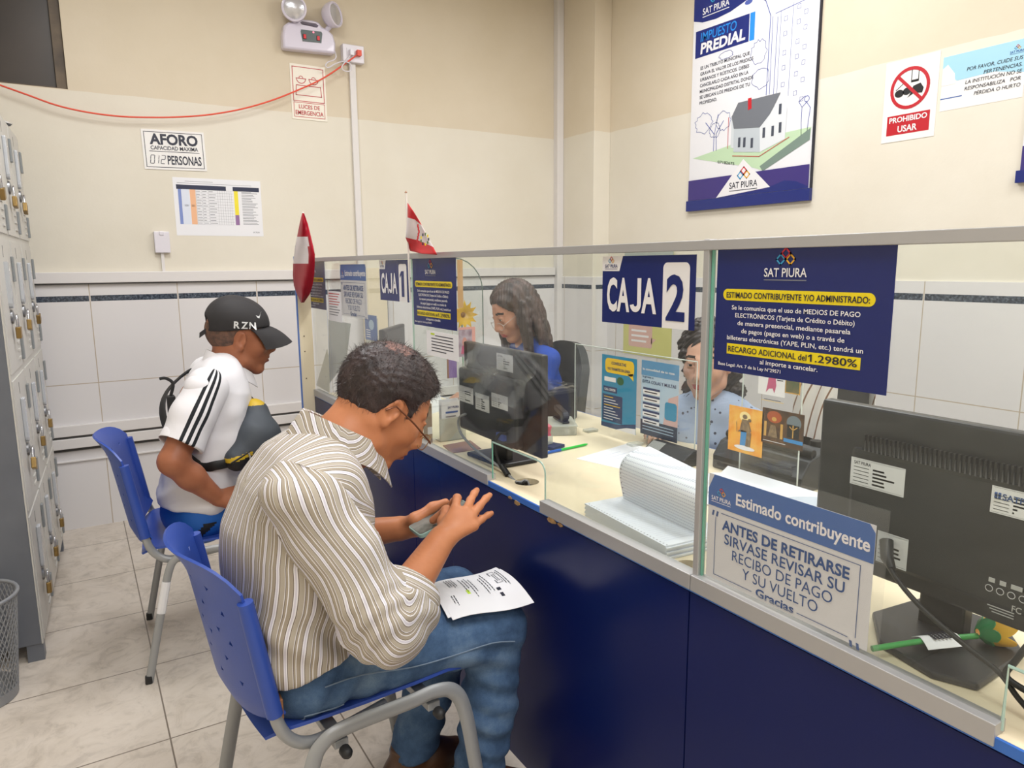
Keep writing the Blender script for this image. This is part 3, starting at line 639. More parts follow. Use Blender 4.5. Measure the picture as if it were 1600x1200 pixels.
def smooth_path(p, n=6):
    p = [Vector(q) for q in p]; out = []
    for i in range(len(p) - 1):
        a, b, c, d = p[max(i - 1, 0)], p[i], p[i + 1], p[min(i + 2, len(p) - 1)]
        for k in range(n):
            t = k / n; out.append(.5 * ((2 * b) + (c - a) * t + (2 * a - 5 * b + 4 * c - d) * t * t + (3 * b - a - 3 * c + d) * t ** 3))
    return out + [p[-1]]
lcrd = MB(); lcrd.tube(smooth_path(lc), .0035, PL, 8); lcrd.box((1.49, YB - .075, 2.55), (1.512, YB - .045, 2.58), PL); lcrd.build('lamp_cord', em, True, smooth=True)
OR = mat('orange_cord', (232, 86, 62), .45)
def cordb(b):
    p = [gy(x, y, YB - .05) for x, y in ((-60, 112), (0, 133), (45, 149), (90, 165), (140, 176), (190, 182), (235, 183.5), (275, 183), (320, 180), (360, 174), (395, 166), (430, 155), (465, 141), (500, 125), (530, 106), (553, 90))]
    p[-1] = Vector((1.545, YB - .062, 2.566)); b.tube(smooth_path(p, 4), .0042, OR, 8); b.box((1.532, YB - .075, 2.552), (1.557, YB - .045, 2.582), OR); b.tube([(p[0].x, p[0].y, p[0].z), (p[0].x - .02, YB + .06, p[0].z + .0)], .0042, OR, 8)
props(part('extension_cable', None, cordb, smooth=True), 'orange power cord hanging across the back wall from the outlet', 'cord')
jb = thing('junction_box', 'small white box with a short duct on the back wall above the tiles', 'junction box', (.43, YB, 1.43))
part('box', jb, lambda b: b.box((.394, YB - .03, 1.43), (.468, YB, 1.54), PL).box((.42, YB - .034, 1.52), (.442, YB - .028, 1.541), PL), True, bevel=.004); part('duct', jb, lambda b: b.box((.421, YB - .014, 1.333), (.436, YB, 1.43), DUCT), True)

# ------------------------------------------------------------------ lockers
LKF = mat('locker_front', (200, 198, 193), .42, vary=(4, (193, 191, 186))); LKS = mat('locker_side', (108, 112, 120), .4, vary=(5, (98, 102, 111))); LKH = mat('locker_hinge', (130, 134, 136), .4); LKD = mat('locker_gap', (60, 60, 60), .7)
HND = mat('locker_handle', (196, 200, 206), .25, metal=.3); BRASS = mat('brass', (150, 124, 78), .35, metal=.85); STEEL = mat('shackle_steel', (200, 200, 204), .2, metal=.9); HASP = mat('hasp_steel', (150, 152, 156), .3, metal=.7)
la = math.atan2(1.16, .05); LO = (-.198, 2.84, 0); LW, LH, LD, LZ = 1.16, 1.93, .45, .06
lk = thing('locker_cabinet', 'tall grey metal locker cabinet with twelve numbered doors by the left wall', 'lockers', LO, la)
part('body', lk, lambda b: b.box((0, .004, LZ), (LW, LD, LH), LKS), bevel=.003)
part('front_frame', lk, lambda b: b.box((0, 0, LZ), (LW, .0045, LH), LKF))
for x in (0, LW - .05):
    for y in (0, LD - .05): part('foot', lk, lambda b: b.prism([(x, 0), (x + .05, 0), (x + .04, LZ), (x + .005, LZ)], y, y + .05, 'y', LKS))
RH = (LH - LZ) / 4; CW = LW / 3
for r_ in range(4):
    for c_ in range(3):
        x0, z1 = c_ * CW + .012, LH - r_ * RH - .012; x1, z0 = x0 + CW - .024, z1 - RH + .024; num = r_ * 3 + c_ + 1
        def door(b):
            b.box((x0, -.004, z0), (x1, 0, z1), LKF)
            for k in range(5): b.box((x0 + .235, -.0075, z0 + .025 + k * .028), (x0 + .30, -.004, z0 + .033 + k * .028), LKF)
            b.box((x0 + .14, -.0044, z1 - .06), (x0 + .147, -.0038, z1 - .02), LKD)
        d = part('door', lk, door, bevel=.0015)
        def hd(b):
            p = [(x0 + .145 + .018 * math.cos(a), z1 - .215 + .018 * math.sin(a)) for a in [PI + k * PI / 6 for k in range(7)]] + [(x0 + .163, z1 - .075), (x0 + .127, z1 - .075)]
            b.prism(p, -.016, -.004, 'y', HND)
            g, f = glyphs(str(num), .02); b.add([(x0 + .135 + a * .03, -.0165, z1 - .115 + c * .045) for a, c in g], f, WHITE)
        part('handle', d, hd, bevel=.003)
        for zz in (z1 - .10, z0 + .06): part('hinge', d, lambda b: b.box((x1 - .028, -.012, zz - .045), (x1 + .003, -.004, zz + .045), LKH), bevel=.002)
        part('hasp', d, lambda b: b.lathe([(.026, 0), (.024, .006), (.01, .01)], HASP, 18, Matrix.Translation((x0 + .16, -.004, z1 - .262)) @ Matrix.Rotation(PI / 2, 4, 'X')), smooth=True)
lkM = WM[lk]
rown = ['top', 'second', 'third', 'bottom']; coln = ['near', 'middle', 'far']
for r_ in range(4):
    for c_ in range(3):
        x, z = c_ * CW + .172, LH - r_ * RH - .274; p = lkM @ Vector((x, -.02, z)); num = r_ * 3 + c_ + 1
        pk = thing('padlock', 'brass padlock on locker door %d, %s row, %s column' % (num, rown[r_], coln[c_]), 'padlock', p, la, 'padlocks on the lockers')
        tl = R(random.choice((-12, 0, 10, 22))); xf = Matrix.Rotation(tl, 4, 'Y')
        part('body', pk, lambda b: b.box((-.02, -.009, -.075), (.02, .007, -.035), BRASS, xf), bevel=.003)
        part('shackle', pk, lambda b: b.tube([xf @ Vector(q) for q in ((-.012, 0, -.036), (-.012, 0, -.008), (-.008, 0, .002), (0, 0, .006), (.008, 0, .002), (.012, 0, -.008), (.012, 0, -.036))], .0035, STEEL, 8), smooth=True)
def crum(b):
    random.seed(2); P = []
    for i in range(9):
        P.append([Vector((.86 + .28 * i / 8, .02 + .12 * j / 6 - .03 * math.sin(i * .8), LH + .006 + .03 * random.random() * math.sin(PI * i / 8) * math.sin(PI * (j + .5) / 7) + .012)) for j in range(7)])
    b.shell(P, .002, mat('crumpled_plastic', (222, 220, 220), .3))
cr_ = thing('plastic_bag', 'crumpled white plastic bag lying on top of the lockers', 'bag', LO, la); part('sheet', cr_, crum)

# ------------------------------------------------------------------ waste basket
WBK = mat('basket_grey', (146, 148, 152), .45, metal=.2)
bk = thing('waste_basket', 'grey mesh waste basket at the left edge beside the lockers', 'basket', (-.372, 2.665, 0))
def lat(b):
    N, ZN, h = 44, 18, .35
    rad = lambda z: .105 + .03 * z / h
    for sgn in (1, -1):
        for k in range(N):
            p = []
            for i in range(ZN + 1): z = .02 + (h - .03) * i / ZN; a = 2 * PI * (k + sgn * i * .5) / N; p.append((rad(z) * math.cos(a), rad(z) * math.sin(a), z))
            b.tube(p, .0016, WBK, 5)
part('mesh_wall', bk, lat, smooth=True)
part('rim', bk, lambda b: b.tube([(.136 * math.cos(2 * PI * k / 36), .136 * math.sin(2 * PI * k / 36), .342) for k in range(36)], .006, WBK, 8, closed=True), smooth=True)
part('base', bk, lambda b: b.lathe([(.1, 0), (.107, .002), (.109, .035), (.105, .036), (.1, .008), (.0, .008)], WBK, 36), smooth=True)

# ------------------------------------------------------------------ blue visitor chairs
CHB = mat('chair_blue_plastic', (50, 80, 168), .4, bump=(260, .12, .0006)); CHG = mat('chair_grey_frame', (162, 164, 166), .38, metal=.25); CHK = mat('chair_black_cap', (34, 34, 36), .5)
def make_chair(label, loc, rot, fr=.0175):
    t = thing('visitor_chair', label, 'chair', loc, rot, 'blue plastic visitor chairs')
    def sx(v): return -.215 - .055 * v
    P = []
    for i in range(17):
        v = i / 16; row = []
        for j in range(19):
            u = -1 + 2 * j / 18; dep = .052 + .006 * v + .028 * (max(0, v - .75) / .25) ** 2
            edge = 1 - abs(u) ** 6
            z0_ = .462 - .022 * (1 - abs(u) ** 2.5) + .02 * abs(u) ** 6; z = z0_ + (.80 - z0_ - .05 * abs(u) ** 5) * v
            x = sx(v) - dep * (1 - u * u) - .012 * max(0, .12 - v) / .12 * -1
            row.append(Vector((x, .215 * u, z)))
        P.append(row)
    bk_ = part('backrest', t, lambda b: b.shell(P, .006, CHB), smooth=True)
    c = MB(); random.seed(11)
    for i in range(6):
        for j in range(4):
            y = -.12 + .08 * j + (.035 if i % 2 else 0) - .015; z = .53 + .037 * i + .008 * ((j * 3 + i) % 3); a = random.random() * 6
            c.prism([(y + .0075 * math.cos(a + k * 2.094), z + .0075 * math.sin(a + k * 2.094)) for k in range(3)], -.42, -.18, 'x', CHK)
    cut(bk_, c, t)
    for p in bk_.data.polygons: p.use_smooth = True
    bk_.data.set_sharp_from_angle(angle=R(40))
    for sg in (-1, 1):
        y = .215 * sg
        part('sleeve', t, lambda b: b.tube([(-.262, y, .735), (-.24, y, .6), (-.222, y, .49)], [.015, .0165, .0165], CHB, 12), smooth=True)
        part('back_tube', t, lambda b: b.tube(smooth_path([(-.226, y, .51), (-.214, y, .46), (-.193, y, .425), (-.158, y, .404), (-.1, y * .98, .402), (.02, y * .9, .408)], 4), .0125, CHG, 12), smooth=True)
        ya = .243 * sg
        part('side_frame', t, lambda b: b.tube(smooth_path([(-.25, ya, .0), (-.2, ya, .22), (-.165, ya, .365), (-.14, ya, .41), (-.09, ya, .425), (.05, ya, .425), (.115, ya, .427), (.162, ya, .41), (.192, ya, .35), (.218, ya, .2), (.25, ya, .0)], 5), fr, CHG, 10, flat=(1, .62)), smooth=True)
        for x in (-.25, .25): part('foot_cap', t, lambda b: b.box((x - fr * .85, ya - fr * .75, 0), (x + fr * .85, ya + fr * .75, .028), CHK), bevel=.004)
        for x, z in ((-.1, .385), (.115, .385)): part('bolt', t, lambda b: b.lathe([(.0, .014), (.008, .012), (.012, .005), (.012, -.01), (.0, -.012)], CHK, 14, Matrix.Translation((x, ya - .02, z)) @ Matrix.Rotation(PI / 2, 4, 'X')), smooth=True)
    P2_ = []
    for i in range(15):
        u = i / 14; row = []
        for j in range(13):
            v = -1 + 2 * j / 12; x = -.235 + .455 * u; wv = .234 * (1 - .12 * (1 - u) ** 3)
            z = .423 + .035 * u + .02 * v * v * (1 - u) - .05 * max(0, u - .85) ** 2 * 20 - .012 * (1 - v * v) * math.sin(PI * u) + (-.02 if u < .04 else 0)
            row.append(Vector((x, wv * v * (1 if .02 < u < .97 else .9), z)))
        P2_.append(row)
    part('seat', t, lambda b: b.shell([r[::-1] for r in P2_], .007, CHB), smooth=True)
    for x, z in ((-.1, .39), (.115, .39)): part('crossbar', t, lambda b: b.box((x - .015, -.24, z - .009), (x + .015, .24, z + .009), CHG), bevel=.002)
    return t
make_chair('blue plastic chair in the foreground holding the man in the striped shirt', (.468, 1.56, 0), R(4))
ch2 = make_chair('blue plastic chair near the lockers holding the man in the cap', (.369, 2.70, 0), R(-5), .0125)
part('paper_tag', ch2, lambda b: b.tube([(-.196, -.243, .235), (-.172, -.243, .34)], .0135, PAPER, 10, flat=(1, .64)))

# ------------------------------------------------------------------ people: smooth solids on a grid, turned into one surface each
def axis(lo, hi, step, fine=None, fstep=None):
    out = [lo]; x = lo
    while x < hi:
        st = step
        if fine:
            for a, b in (fine if isinstance(fine[0], tuple) else (fine,)):
                if a - step * .5 <= x < b: st = fstep
        x += st; out.append(x)
    return np.array(out)
def V3(*p): return np.array(p, float)
class Field:
    def __init__(s, xs, ys, zs): s.ax = (xs, ys, zs); s.f = np.full((len(xs), len(ys), len(zs)), 5., np.float32)
    def win(s, lo, hi):
        sl = []
        for a, l, h in zip(s.ax, lo, hi):
            i, j = np.searchsorted(a, l) - 1, np.searchsorted(a, h) + 1
            sl.append(slice(max(i, 0), min(j, len(a))))
        return tuple(sl)
    def op(s, fn, lo, hi, k=.01, mode='add'):
        mg = k + .02; sl = s.win(np.array(lo) - mg, np.array(hi) + mg)
        X, Y, Z = s.ax[0][sl[0]][:, None, None], s.ax[1][sl[1]][None, :, None], s.ax[2][sl[2]][None, None, :]
        if 0 in (X.size, Y.size, Z.size): return s
        d = np.asarray(fn(X, Y, Z), np.float32); a = s.f[sl]
        if mode == 'add': h = np.clip(.5 + .5 * (a - d) / k, 0, 1); s.f[sl] = a * (1 - h) + d * h - k * h * (1 - h)
        elif mode == 'sub': d = -d; h = np.clip(.5 - .5 * (a - d) / k, 0, 1); s.f[sl] = a * (1 - h) + d * h + k * h * (1 - h)
        else: h = np.clip(.5 - .5 * (a - d) / k, 0, 1); s.f[sl] = a * (1 - h) + d * h + k * h * (1 - h)
        return s
    def cone(s, a, b, ra, rb, k=.012, mode='add'):
        a, b = np.array(a, float), np.array(b, float); d = b - a; L = max(d @ d, 1e-9); r = max(ra, rb)
        def fn(X, Y, Z):
            t = np.clip(((X - a[0]) * d[0] + (Y - a[1]) * d[1] + (Z - a[2]) * d[2]) / L, 0, 1)
            return np.sqrt((X - a[0] - t * d[0]) ** 2 + (Y - a[1] - t * d[1]) ** 2 + (Z - a[2] - t * d[2]) ** 2) - (ra + (rb - ra) * t)
        return s.op(fn, np.minimum(a, b) - r, np.maximum(a, b) + r, k, mode)
    def chain(s, pts, rs, k=.012):
        for i in range(len(pts) - 1): s.cone(pts[i], pts[i + 1], rs[i], rs[i + 1], k)
        return s
    def ell(s, c, r, M=None, k=.012, mode='add'):
        c = np.array(c, float); r = np.array(r, float); M = np.eye(3) if M is None else M; m_ = r.max()
        def fn(X, Y, Z):
            x, y, z = X - c[0], Y - c[1], Z - c[2]; q = [M[0][i] * x + M[1][i] * y + M[2][i] * z for i in range(3)]
            k0 = np.sqrt(sum((q[i] / r[i]) ** 2 for i in range(3))); k1 = np.sqrt(sum((q[i] / r[i] ** 2) ** 2 for i in range(3))) + 1e-9
            return k0 * (k0 - 1) / k1
        return s.op(fn, c - m_, c + m_, k, mode)
    def loft(s, st, side=(0, 1, 0), k=.02):      # stations (centre, half depth, half width across 'side')
        sd = np.array(side, float)
        for (c0, a0, b0), (c1, a1, b1) in zip(st, st[1:]):
            c0, c1 = np.array(c0, float), np.array(c1, float); d = c1 - c0; L = d @ d; m_ = max(a0, a1, b0, b1)
            def fn(X, Y, Z):
                x, y, z = X - c0[0], Y - c0[1], Z - c0[2]; t = np.clip((x * d[0] + y * d[1] + z * d[2]) / L, 0, 1)
                x, y, z = x - t * d[0], y - t * d[1], z - t * d[2]; q = x * sd[0] + y * sd[1] + z * sd[2]
                n2 = np.maximum(x * x + y * y + z * z - q * q, 0); a = a0 + (a1 - a0) * t; b = b0 + (b1 - b0) * t
                return (np.sqrt(n2 / a ** 2 + q * q / b ** 2) - 1) * np.minimum(a, b)
            s.op(fn, np.minimum(c0, c1) - m_, np.maximum(c0, c1) + m_, k)
        return s
    def half(s, p, n, k=.004):                   # keep only the side of the plane away from n
        p, n = np.array(p, float), np.array(n, float); n = n / np.linalg.norm(n)
        return s.op(lambda X, Y, Z: (X - p[0]) * n[0] + (Y - p[1]) * n[1] + (Z - p[2]) * n[2], [-9] * 3, [9] * 3, k, 'int')
    def surface(s):
        f = s.f; xs, ys, zs = s.ax; ins = f < 0
        c = np.zeros(tuple(n - 1 for n in f.shape), np.int8)
        off = [(i, j, k) for i in (0, 1) for j in (0, 1) for k in (0, 1)]
        nx, ny, nz = c.shape
        for i, j, k in off: c += ins[i:i + nx, j:j + ny, k:k + nz]
        I, J, K = np.nonzero((c > 0) & (c < 8)); N = len(I)
        val = np.stack([f[I + i, J + j, K + k] for i, j, k in off], 1)
        pos = np.stack([np.stack([xs[I + i], ys[J + j], zs[K + k]], 1) for i, j, k in off], 1)
        acc = np.zeros((N, 3)); cnt = np.zeros(N)
        for a in range(8):
            for b in range(a + 1, 8):
                if sum(p != q for p, q in zip(off[a], off[b])) != 1: continue
                va, vb = val[:, a], val[:, b]; mk = (va < 0) != (vb < 0)
                t = np.where(mk, va / np.where(mk, va - vb, 1), 0)[:, None]
                acc += np.where(mk[:, None], pos[:, a] + (pos[:, b] - pos[:, a]) * t, 0); cnt += mk
        v = acc / cnt[:, None]; idx = np.full(c.shape, -1, np.int64); idx[I, J, K] = np.arange(N)
        F = []
        for ax in range(3):
            sl0 = [slice(None)] * 3; sl1 = [slice(None)] * 3; sl0[ax] = slice(0, -1); sl1[ax] = slice(1, None)
            a, b = ins[tuple(sl0)], ins[tuple(sl1)]; o1, o2 = (ax + 1) % 3, (ax + 2) % 3
            e = np.argwhere(a != b)
            e = e[(e[:, o1] > 0) & (e[:, o2] > 0) & (e[:, o1] < f.shape[o1] - 1) & (e[:, o2] < f.shape[o2] - 1)]
            if not len(e): continue
            q = []
            for d1, d2 in ((-1, -1), (0, -1), (0, 0), (-1, 0)):
                w_ = e.copy(); w_[:, o1] += d1; w_[:, o2] += d2; q.append(idx[w_[:, 0], w_[:, 1], w_[:, 2]])
            q = np.stack(q, 1); fl = a[e[:, 0], e[:, 1], e[:, 2]]; q[~fl] = q[~fl][:, ::-1]; F.append(q)
        return v, np.concatenate(F)
    def mesh(s, name, parent, mats, fmat=None, disp=None, attr=None, relax=1):
        v, fc = s.surface()
        for _ in range(relax):                   # one light smoothing pass
            acc = np.zeros_like(v); cn = np.zeros(len(v))
            for a, b in ((0, 1), (1, 2), (2, 3), (3, 0)):
                np.add.at(acc, fc[:, a], v[fc[:, b]]); np.add.at(acc, fc[:, b], v[fc[:, a]]); np.add.at(cn, fc[:, a], 1); np.add.at(cn, fc[:, b], 1)
            v = v * .5 + .5 * acc / np.maximum(cn, 1)[:, None]
        if disp is not None:
            n = np.cross(v[fc[:, 2]] - v[fc[:, 0]], v[fc[:, 3]] - v[fc[:, 1]]); vn = np.zeros_like(v)
            for k in range(4): np.add.at(vn, fc[:, k], n)
            vn /= np.linalg.norm(vn, axis=1)[:, None] + 1e-12; v = v + vn * disp(v, vn)[:, None]
        at = attr(v) if attr is not None else None
        iv = np.array(WM[parent].inverted()); lv = v @ iv[:3, :3].T + iv[:3, 3]
        me = bpy.data.meshes.new(name); me.vertices.add(len(v)); me.vertices.foreach_set('co', lv.astype(np.float32).ravel())
        me.loops.add(4 * len(fc)); me.loops.foreach_set('vertex_index', fc.astype(np.int32).ravel()); me.polygons.add(len(fc))
        me.polygons.foreach_set('loop_start', np.arange(0, 4 * len(fc), 4, dtype=np.int32))
        for mt in (mats if isinstance(mats, (list, tuple)) else [mats]): me.materials.append(mt)
        if fmat is not None: me.polygons.foreach_set('material_index', fmat(v[fc].mean(1)).astype(np.int32))
        me.polygons.foreach_set('use_smooth', np.ones(len(fc), bool))
        if at is not None: me.attributes.new('cloth', 'FLOAT', 'POINT').data.foreach_set('value', at.astype(np.float32))
        me.update(calc_edges=True); me.validate()
        o = bpy.data.objects.new(name, me); C.objects.link(o); o.parent = parent; WM[o] = WM[parent]
        s.v = v; return o
def folds(seed, amp, freq, axis_w=(1, 1, 1)):    # cloth creases: a few crossing waves
    rg = np.random.RandomState(seed); ws = [(rg.normal(size=3) * np.array(axis_w), rg.uniform(0, 6), rg.uniform(.6, 1.5)) for _ in range(7)]
    def fn(v, n):
        o = np.zeros(len(v))
        for d, p, q in ws:
            d = d / np.linalg.norm(d); ph = freq * q * (v @ d) + p + 1.3 * np.sin(freq * .35 * (v @ np.roll(d, 1)) + p)
            o += np.sign(np.sin(ph)) * np.abs(np.sin(ph)) ** .8
        return amp * o / 3
    return fn

class Head:                                      # local x to the face, y to the left, z up
    def __init__(s, c, yaw, pitch, sc=1., roll=0):
        s.c = np.array(c, float); s.s = sc
        M = Matrix.Rotation(R(yaw), 3, 'Z') @ Matrix.Rotation(R(pitch), 3, 'Y') @ Matrix.Rotation(R(roll), 3, 'X'); s.M = np.array(M)
        s.X = Matrix.Translation(Vector(c)) @ M.to_4x4() @ Matrix.Scale(sc, 4)
    def w(s, *p): return s.c + s.M @ (np.array(p, float) * s.s)
    def loc(s, v): return ((v - s.c) @ s.M) / s.s
    def e(s, F, p, r, k=.012, mode='add', rot=None): F.ell(s.w(*p), np.array(r) * s.s, s.M if rot is None else s.M @ rot, k * s.s, mode)
    def k(s, F, a, b, ra, rb, k=.012, mode='add'): F.cone(s.w(*a), s.w(*b), ra * s.s, rb * s.s, k * s.s, mode)
    def build(s, F, jaw=1., nose=1., brow=1., cheek=1.):
        e, k = s.e, s.k
        e(F, (-.012, 0, .035), (.098, .075, .088), .02); e(F, (.03, 0, -.02), (.062, .064, .086), .03)
        for y in (-1, 1):
            k(F, (-.015, .055 * y * jaw, -.04), (.005, .052 * y * jaw, -.075), .018, .016, .025); k(F, (.005, .052 * y * jaw, -.075), (.058, .016 * y, -.106), .016, .014, .022)
            e(F, (.058, .043 * y, -.022), (.024 * cheek, .022, .026), .02); k(F, (.082, .012 * y, .03), (.07, .046 * y, .03), .011 * brow, .009 * brow, .012)
            e(F, (.094, .031 * y, .008), (.014, .017, .011), .012, 'sub'); e(F, (.078, .031 * y, .008), (.0135, .0145, .0115), .004)
            e(F, (.0865, .031 * y, .0165), (.007, .016, .0035), .004); e(F, (.0855, .031 * y, -.0005), (.006, .014, .003), .004)
            e(F, (.1, .0125 * y, -.036), (.011, .0085, .0085), .006); e(F, (.106, .0065 * y, -.043), (.006, .0035, .003), .003, 'sub')
            rt = np.array(Matrix.Rotation(R(18 * y), 3, 'Z') @ Matrix.Rotation(R(12), 3, 'Y'))
            e(F, (-.008, .076 * y, -.002), (.019, .008, .032), .006, rot=rt); e(F, (-.003, .083 * y, .001), (.011, .0055, .02), .005, 'sub', rot=rt); e(F, (.004, .078 * y, -.008), (.005, .006, .008), .004)
            e(F, (-.004, .077 * y, -.03), (.009, .006, .009), .006)
        e(F, (.066, 0, -.102), (.022, .024, .018), .018); e(F, (.078, 0, -.055), (.022, .034, .028), .02)
        k(F, (.089, 0, .022), (.112 * nose + .0, 0, -.026), .0095, .0125, .014); e(F, (.112 * nose, 0, -.031), (.0115, .0125, .0105), .008)
        e(F, (.0955, 0, -.0605), (.009, .025, .0055), .005); e(F, (.094, 0, -.0715), (.0095, .021, .0065), .005); e(F, (.106, 0, -.0655), (.012, .027, .0014), .003, 'sub')
    def eyes(s, parent, iris=None):
        for y in (-1, 1):
            b = MB(); X = s.X @ Matrix.Translation((.0785, .031 * y, .0085)) @ Matrix.Rotation(PI / 2, 4, 'Y')
            n = 10; rr = .0132
            b.lathe([(rr * math.sin(PI * i / n), -rr * math.cos(PI * i / n)) for i in range(n + 1)], mat('eye_white', (226, 220, 214), .25), 16, X, False)
            b.lathe([(.0062, .0119), (.003, .0130), (0, .0133)], mat('eye_iris', (38, 24, 18), .15), 12, X, False)
            b.build('eye', parent, True, smooth=True)
    def fmat(s, extra=None):                     # 1 lips, 2 brows, 0 skin
        def f(c):
            l = s.loc(c); o = np.zeros(len(c))
            o[(l[:, 0] > .086) & (np.abs(l[:, 1]) < .024) & (l[:, 2] < -.0565) & (l[:, 2] > -.0765)] = 1
            bz = .031 + .006 * np.cos(l[:, 1] * 60 - np.sign(l[:, 1]) * 1.7)
            o[(l[:, 0] > .05) & (np.abs(l[:, 1]) > .013) & (np.abs(l[:, 1]) < .052) & (np.abs(l[:, 2] - bz) < .0045) & (l[:, 2] < .06)] = 2
            if extra is not None: o = extra(l, o)
            return o
        return f
def fingers(F, wr, d, up, sgn, curls, s=1., spread=.05, thumb=(.5, .35), k=.006):
    # wrist point, direction to the knuckles, back-of-hand normal, +1 when the thumb lies on d x up
    d = np.array(d, float); d /= np.linalg.norm(d); up = np.array(up, float); up -= d * (up @ d); up /= np.linalg.norm(up); sd = np.cross(d, up) * sgn
    wr = np.array(wr, float); names = ((.03, .083, (.042, .026, .021), .0086), (.0105, .088, (.046, .03, .022), .009), (-.0095, .084, (.043, .028, .021), .0085), (-.028, .076, (.034, .021, .019), .0074))
    for (o, L, ph, r_), cu in zip(names, curls):
        m0 = wr + sd * o * .5 * s; m1 = wr + d * L * s + sd * o * s + up * .004 * s
        F.cone(m0, m1, .0145 * s, .0115 * s, .012); a = 0; p = m1; sp = o * spread / .03
        for i, (l_, c_) in enumerate(zip(ph, cu)):
            a += R(c_); q = p + (d * math.cos(a) - up * math.sin(a) + sd * sp * math.cos(a)) * l_ * s
            F.cone(p, q, (r_ + .0008 - .0008 * i) * s, (r_ - .0008 * i) * s, k); p = q
    t0 = wr + sd * .018 * s + d * .015 * s; t1 = wr + sd * .042 * s + d * .045 * s - up * .014 * s
    t2 = t1 + (d * math.cos(thumb[0]) + sd * math.sin(thumb[0]) * .6 - up * .3) * .033 * s; t3 = t2 + (d * math.cos(thumb[1]) - sd * math.sin(thumb[1]) * .3 - up * .15) * .027 * s
    F.chain([t0, t1, t2, t3], [.015 * s, .0125 * s, .0105 * s, .0088 * s], .01)
def strands(name, parent, src, mt, n, ln, wd, flow, seed=1, keep=None):   # fine single hairs standing off a hair surface
    rg = np.random.RandomState(seed); v = src; ids = rg.randint(0, len(v), n); b = MB()
    for i in ids:
        p = v[i]
        if keep is not None and not keep(p): continue
        d = flow(p) + rg.normal(size=3) * .45; d /= np.linalg.norm(d); L = ln * rg.uniform(.5, 1.3); sd = np.cross(d, rg.normal(size=3)); sd = sd / np.linalg.norm(sd) * wd
        bend = rg.normal(size=3) * .25 + V3(0, 0, -.35); m = p + d * L * .5; e = m + (d + bend) * L * .5
        b.add([p - sd - d * .004, p + sd - d * .004, m + sd * .7, m - sd * .7, e], [(0, 1, 2, 3), (3, 2, 4)], mt)
    return b.build(name, parent, True)
def skin(name, a, b_):
    n = NT(name); tc = n.noise(14, 5, .6)
    n.set('Base Color', n.ramp(tc, [(.3, a), (.7, b_)])); n.set('Roughness', .46); n.set('Specular IOR Level', .4); n.set('Subsurface Weight', .08)
    n.b.inputs['Subsurface Radius'].default_value = (.012, .005, .003); n.bump(n.noise(240, 3), .12, .001)
    return n.m
LIPD = mat('lips_brown', (150, 84, 66), .45); LIPP = mat('lips_rose', (184, 84, 80), .4); BROW = mat('brow_dark', (46, 34, 30), .7)
SK1 = skin('skin_tan', (186, 118, 80), (200, 132, 92)); SK2 = skin('skin_brown', (156, 96, 68), (172, 110, 80)); SK3 = skin('skin_olive', (184, 132, 108), (198, 146, 122)); SK4 = skin('skin_light', (206, 158, 136), (216, 170, 148))
HR1 = mat('hair_dark_brown', (40, 30, 30), .45, vary=(30, (66, 52, 52)), bump=(220, .5, .002)); HRS = mat('hair_strand', (58, 46, 46), .4)
def stripes(name):                               # woven stripes following the 'cloth' coordinate
    n = NT(name); a = n.t.nodes.new('ShaderNodeAttribute'); a.attribute_name = 'cloth'
    f = n.op('FRACT', n.op('DIVIDE', a.outputs['Fac'], .029))
    T_, W_, L_, B_, G_ = (180, 171, 157), (236, 234, 238), (212, 208, 220), (92, 76, 64), (168, 157, 141)
    c = n.ramp(f, [(0, T_), (.24, B_), (.275, W_), (.34, L_), (.44, W_), (.5, B_), (.53, G_), (.74, W_), (.79, G_), (.9, B_), (.93, W_), (.965, T_)], True)
    n.set('Base Color', c); n.set('Roughness', .8); n.set('Specular IOR Level', .2); n.bump(n.noise(500, 2), .15, .0008)
    return n.m
STR = stripes('striped_shirt_cloth')
def denim(name, a, b_, c_):
    n = NT(name); t = n.noise(8, 5, .65); wv = n.noise(420, 2)
    base = n.ramp(t, [(.3, a), (.52, b_), (.72, c_)]); n.set('Base Color', n.mix(n.op('MULTIPLY', wv, .35), base, lin((30, 44, 70)))); n.set('Roughness', .85); n.set('Specular IOR Level', .2); n.bump(n.op('ADD', wv, n.op('MULTIPLY', n.noise(30, 4), 1.2)), .35, .0015)
    return n.m
DEN = denim('denim_blue', (50, 72, 104), (82, 110, 146), (120, 146, 176)); STITCH = mat('denim_stitch', (120, 138, 160), .8)

# ---- man in the striped shirt, front chair
CY = 1.50
p1 = thing('person', 'seated man in a striped shirt and jeans looking down at a phone, glasses on', 'person', (.38, 1.5, .45))
hd = Head((.572, 1.5, 1.04), -3, 37, 1.05)
wrR = np.array(gy(690, 843, 1.355)); MC = [np.array(gy(x, y, Y)) for x, y, Y in ((711, 796, 1.405), (727, 799, 1.395), (736, 808, 1.382), (740, 822, 1.366))]
shR, elR, shL, elL = V3(.35, 1.325, .905), V3(.452, 1.225, .668), V3(.40, 1.66, .885), V3(.475, 1.74, .665)
wrL = np.array(gy(622, 826, 1.60))
ph0, ph1 = np.array(gy(647, 832, 1.492)), np.array(gy(737, 786, 1.492))
PD = (ph1 - ph0) / np.linalg.norm(ph1 - ph0); PL_ = .152; PC = ph0 + PD * PL_ / 2; PS = V3(0, 1, 0); PN = np.cross(PD, PS); PN /= np.linalg.norm(PN)
F = Field(axis(.12, .98, .01, (.44, .80), .0034), axis(1.12, 1.86, .01, (1.34, 1.64), .0034), axis(-.01, 1.24, .01, (.70, 1.2), .0034))
hd.build(F, nose=.99, cheek=1.05, brow=.9)
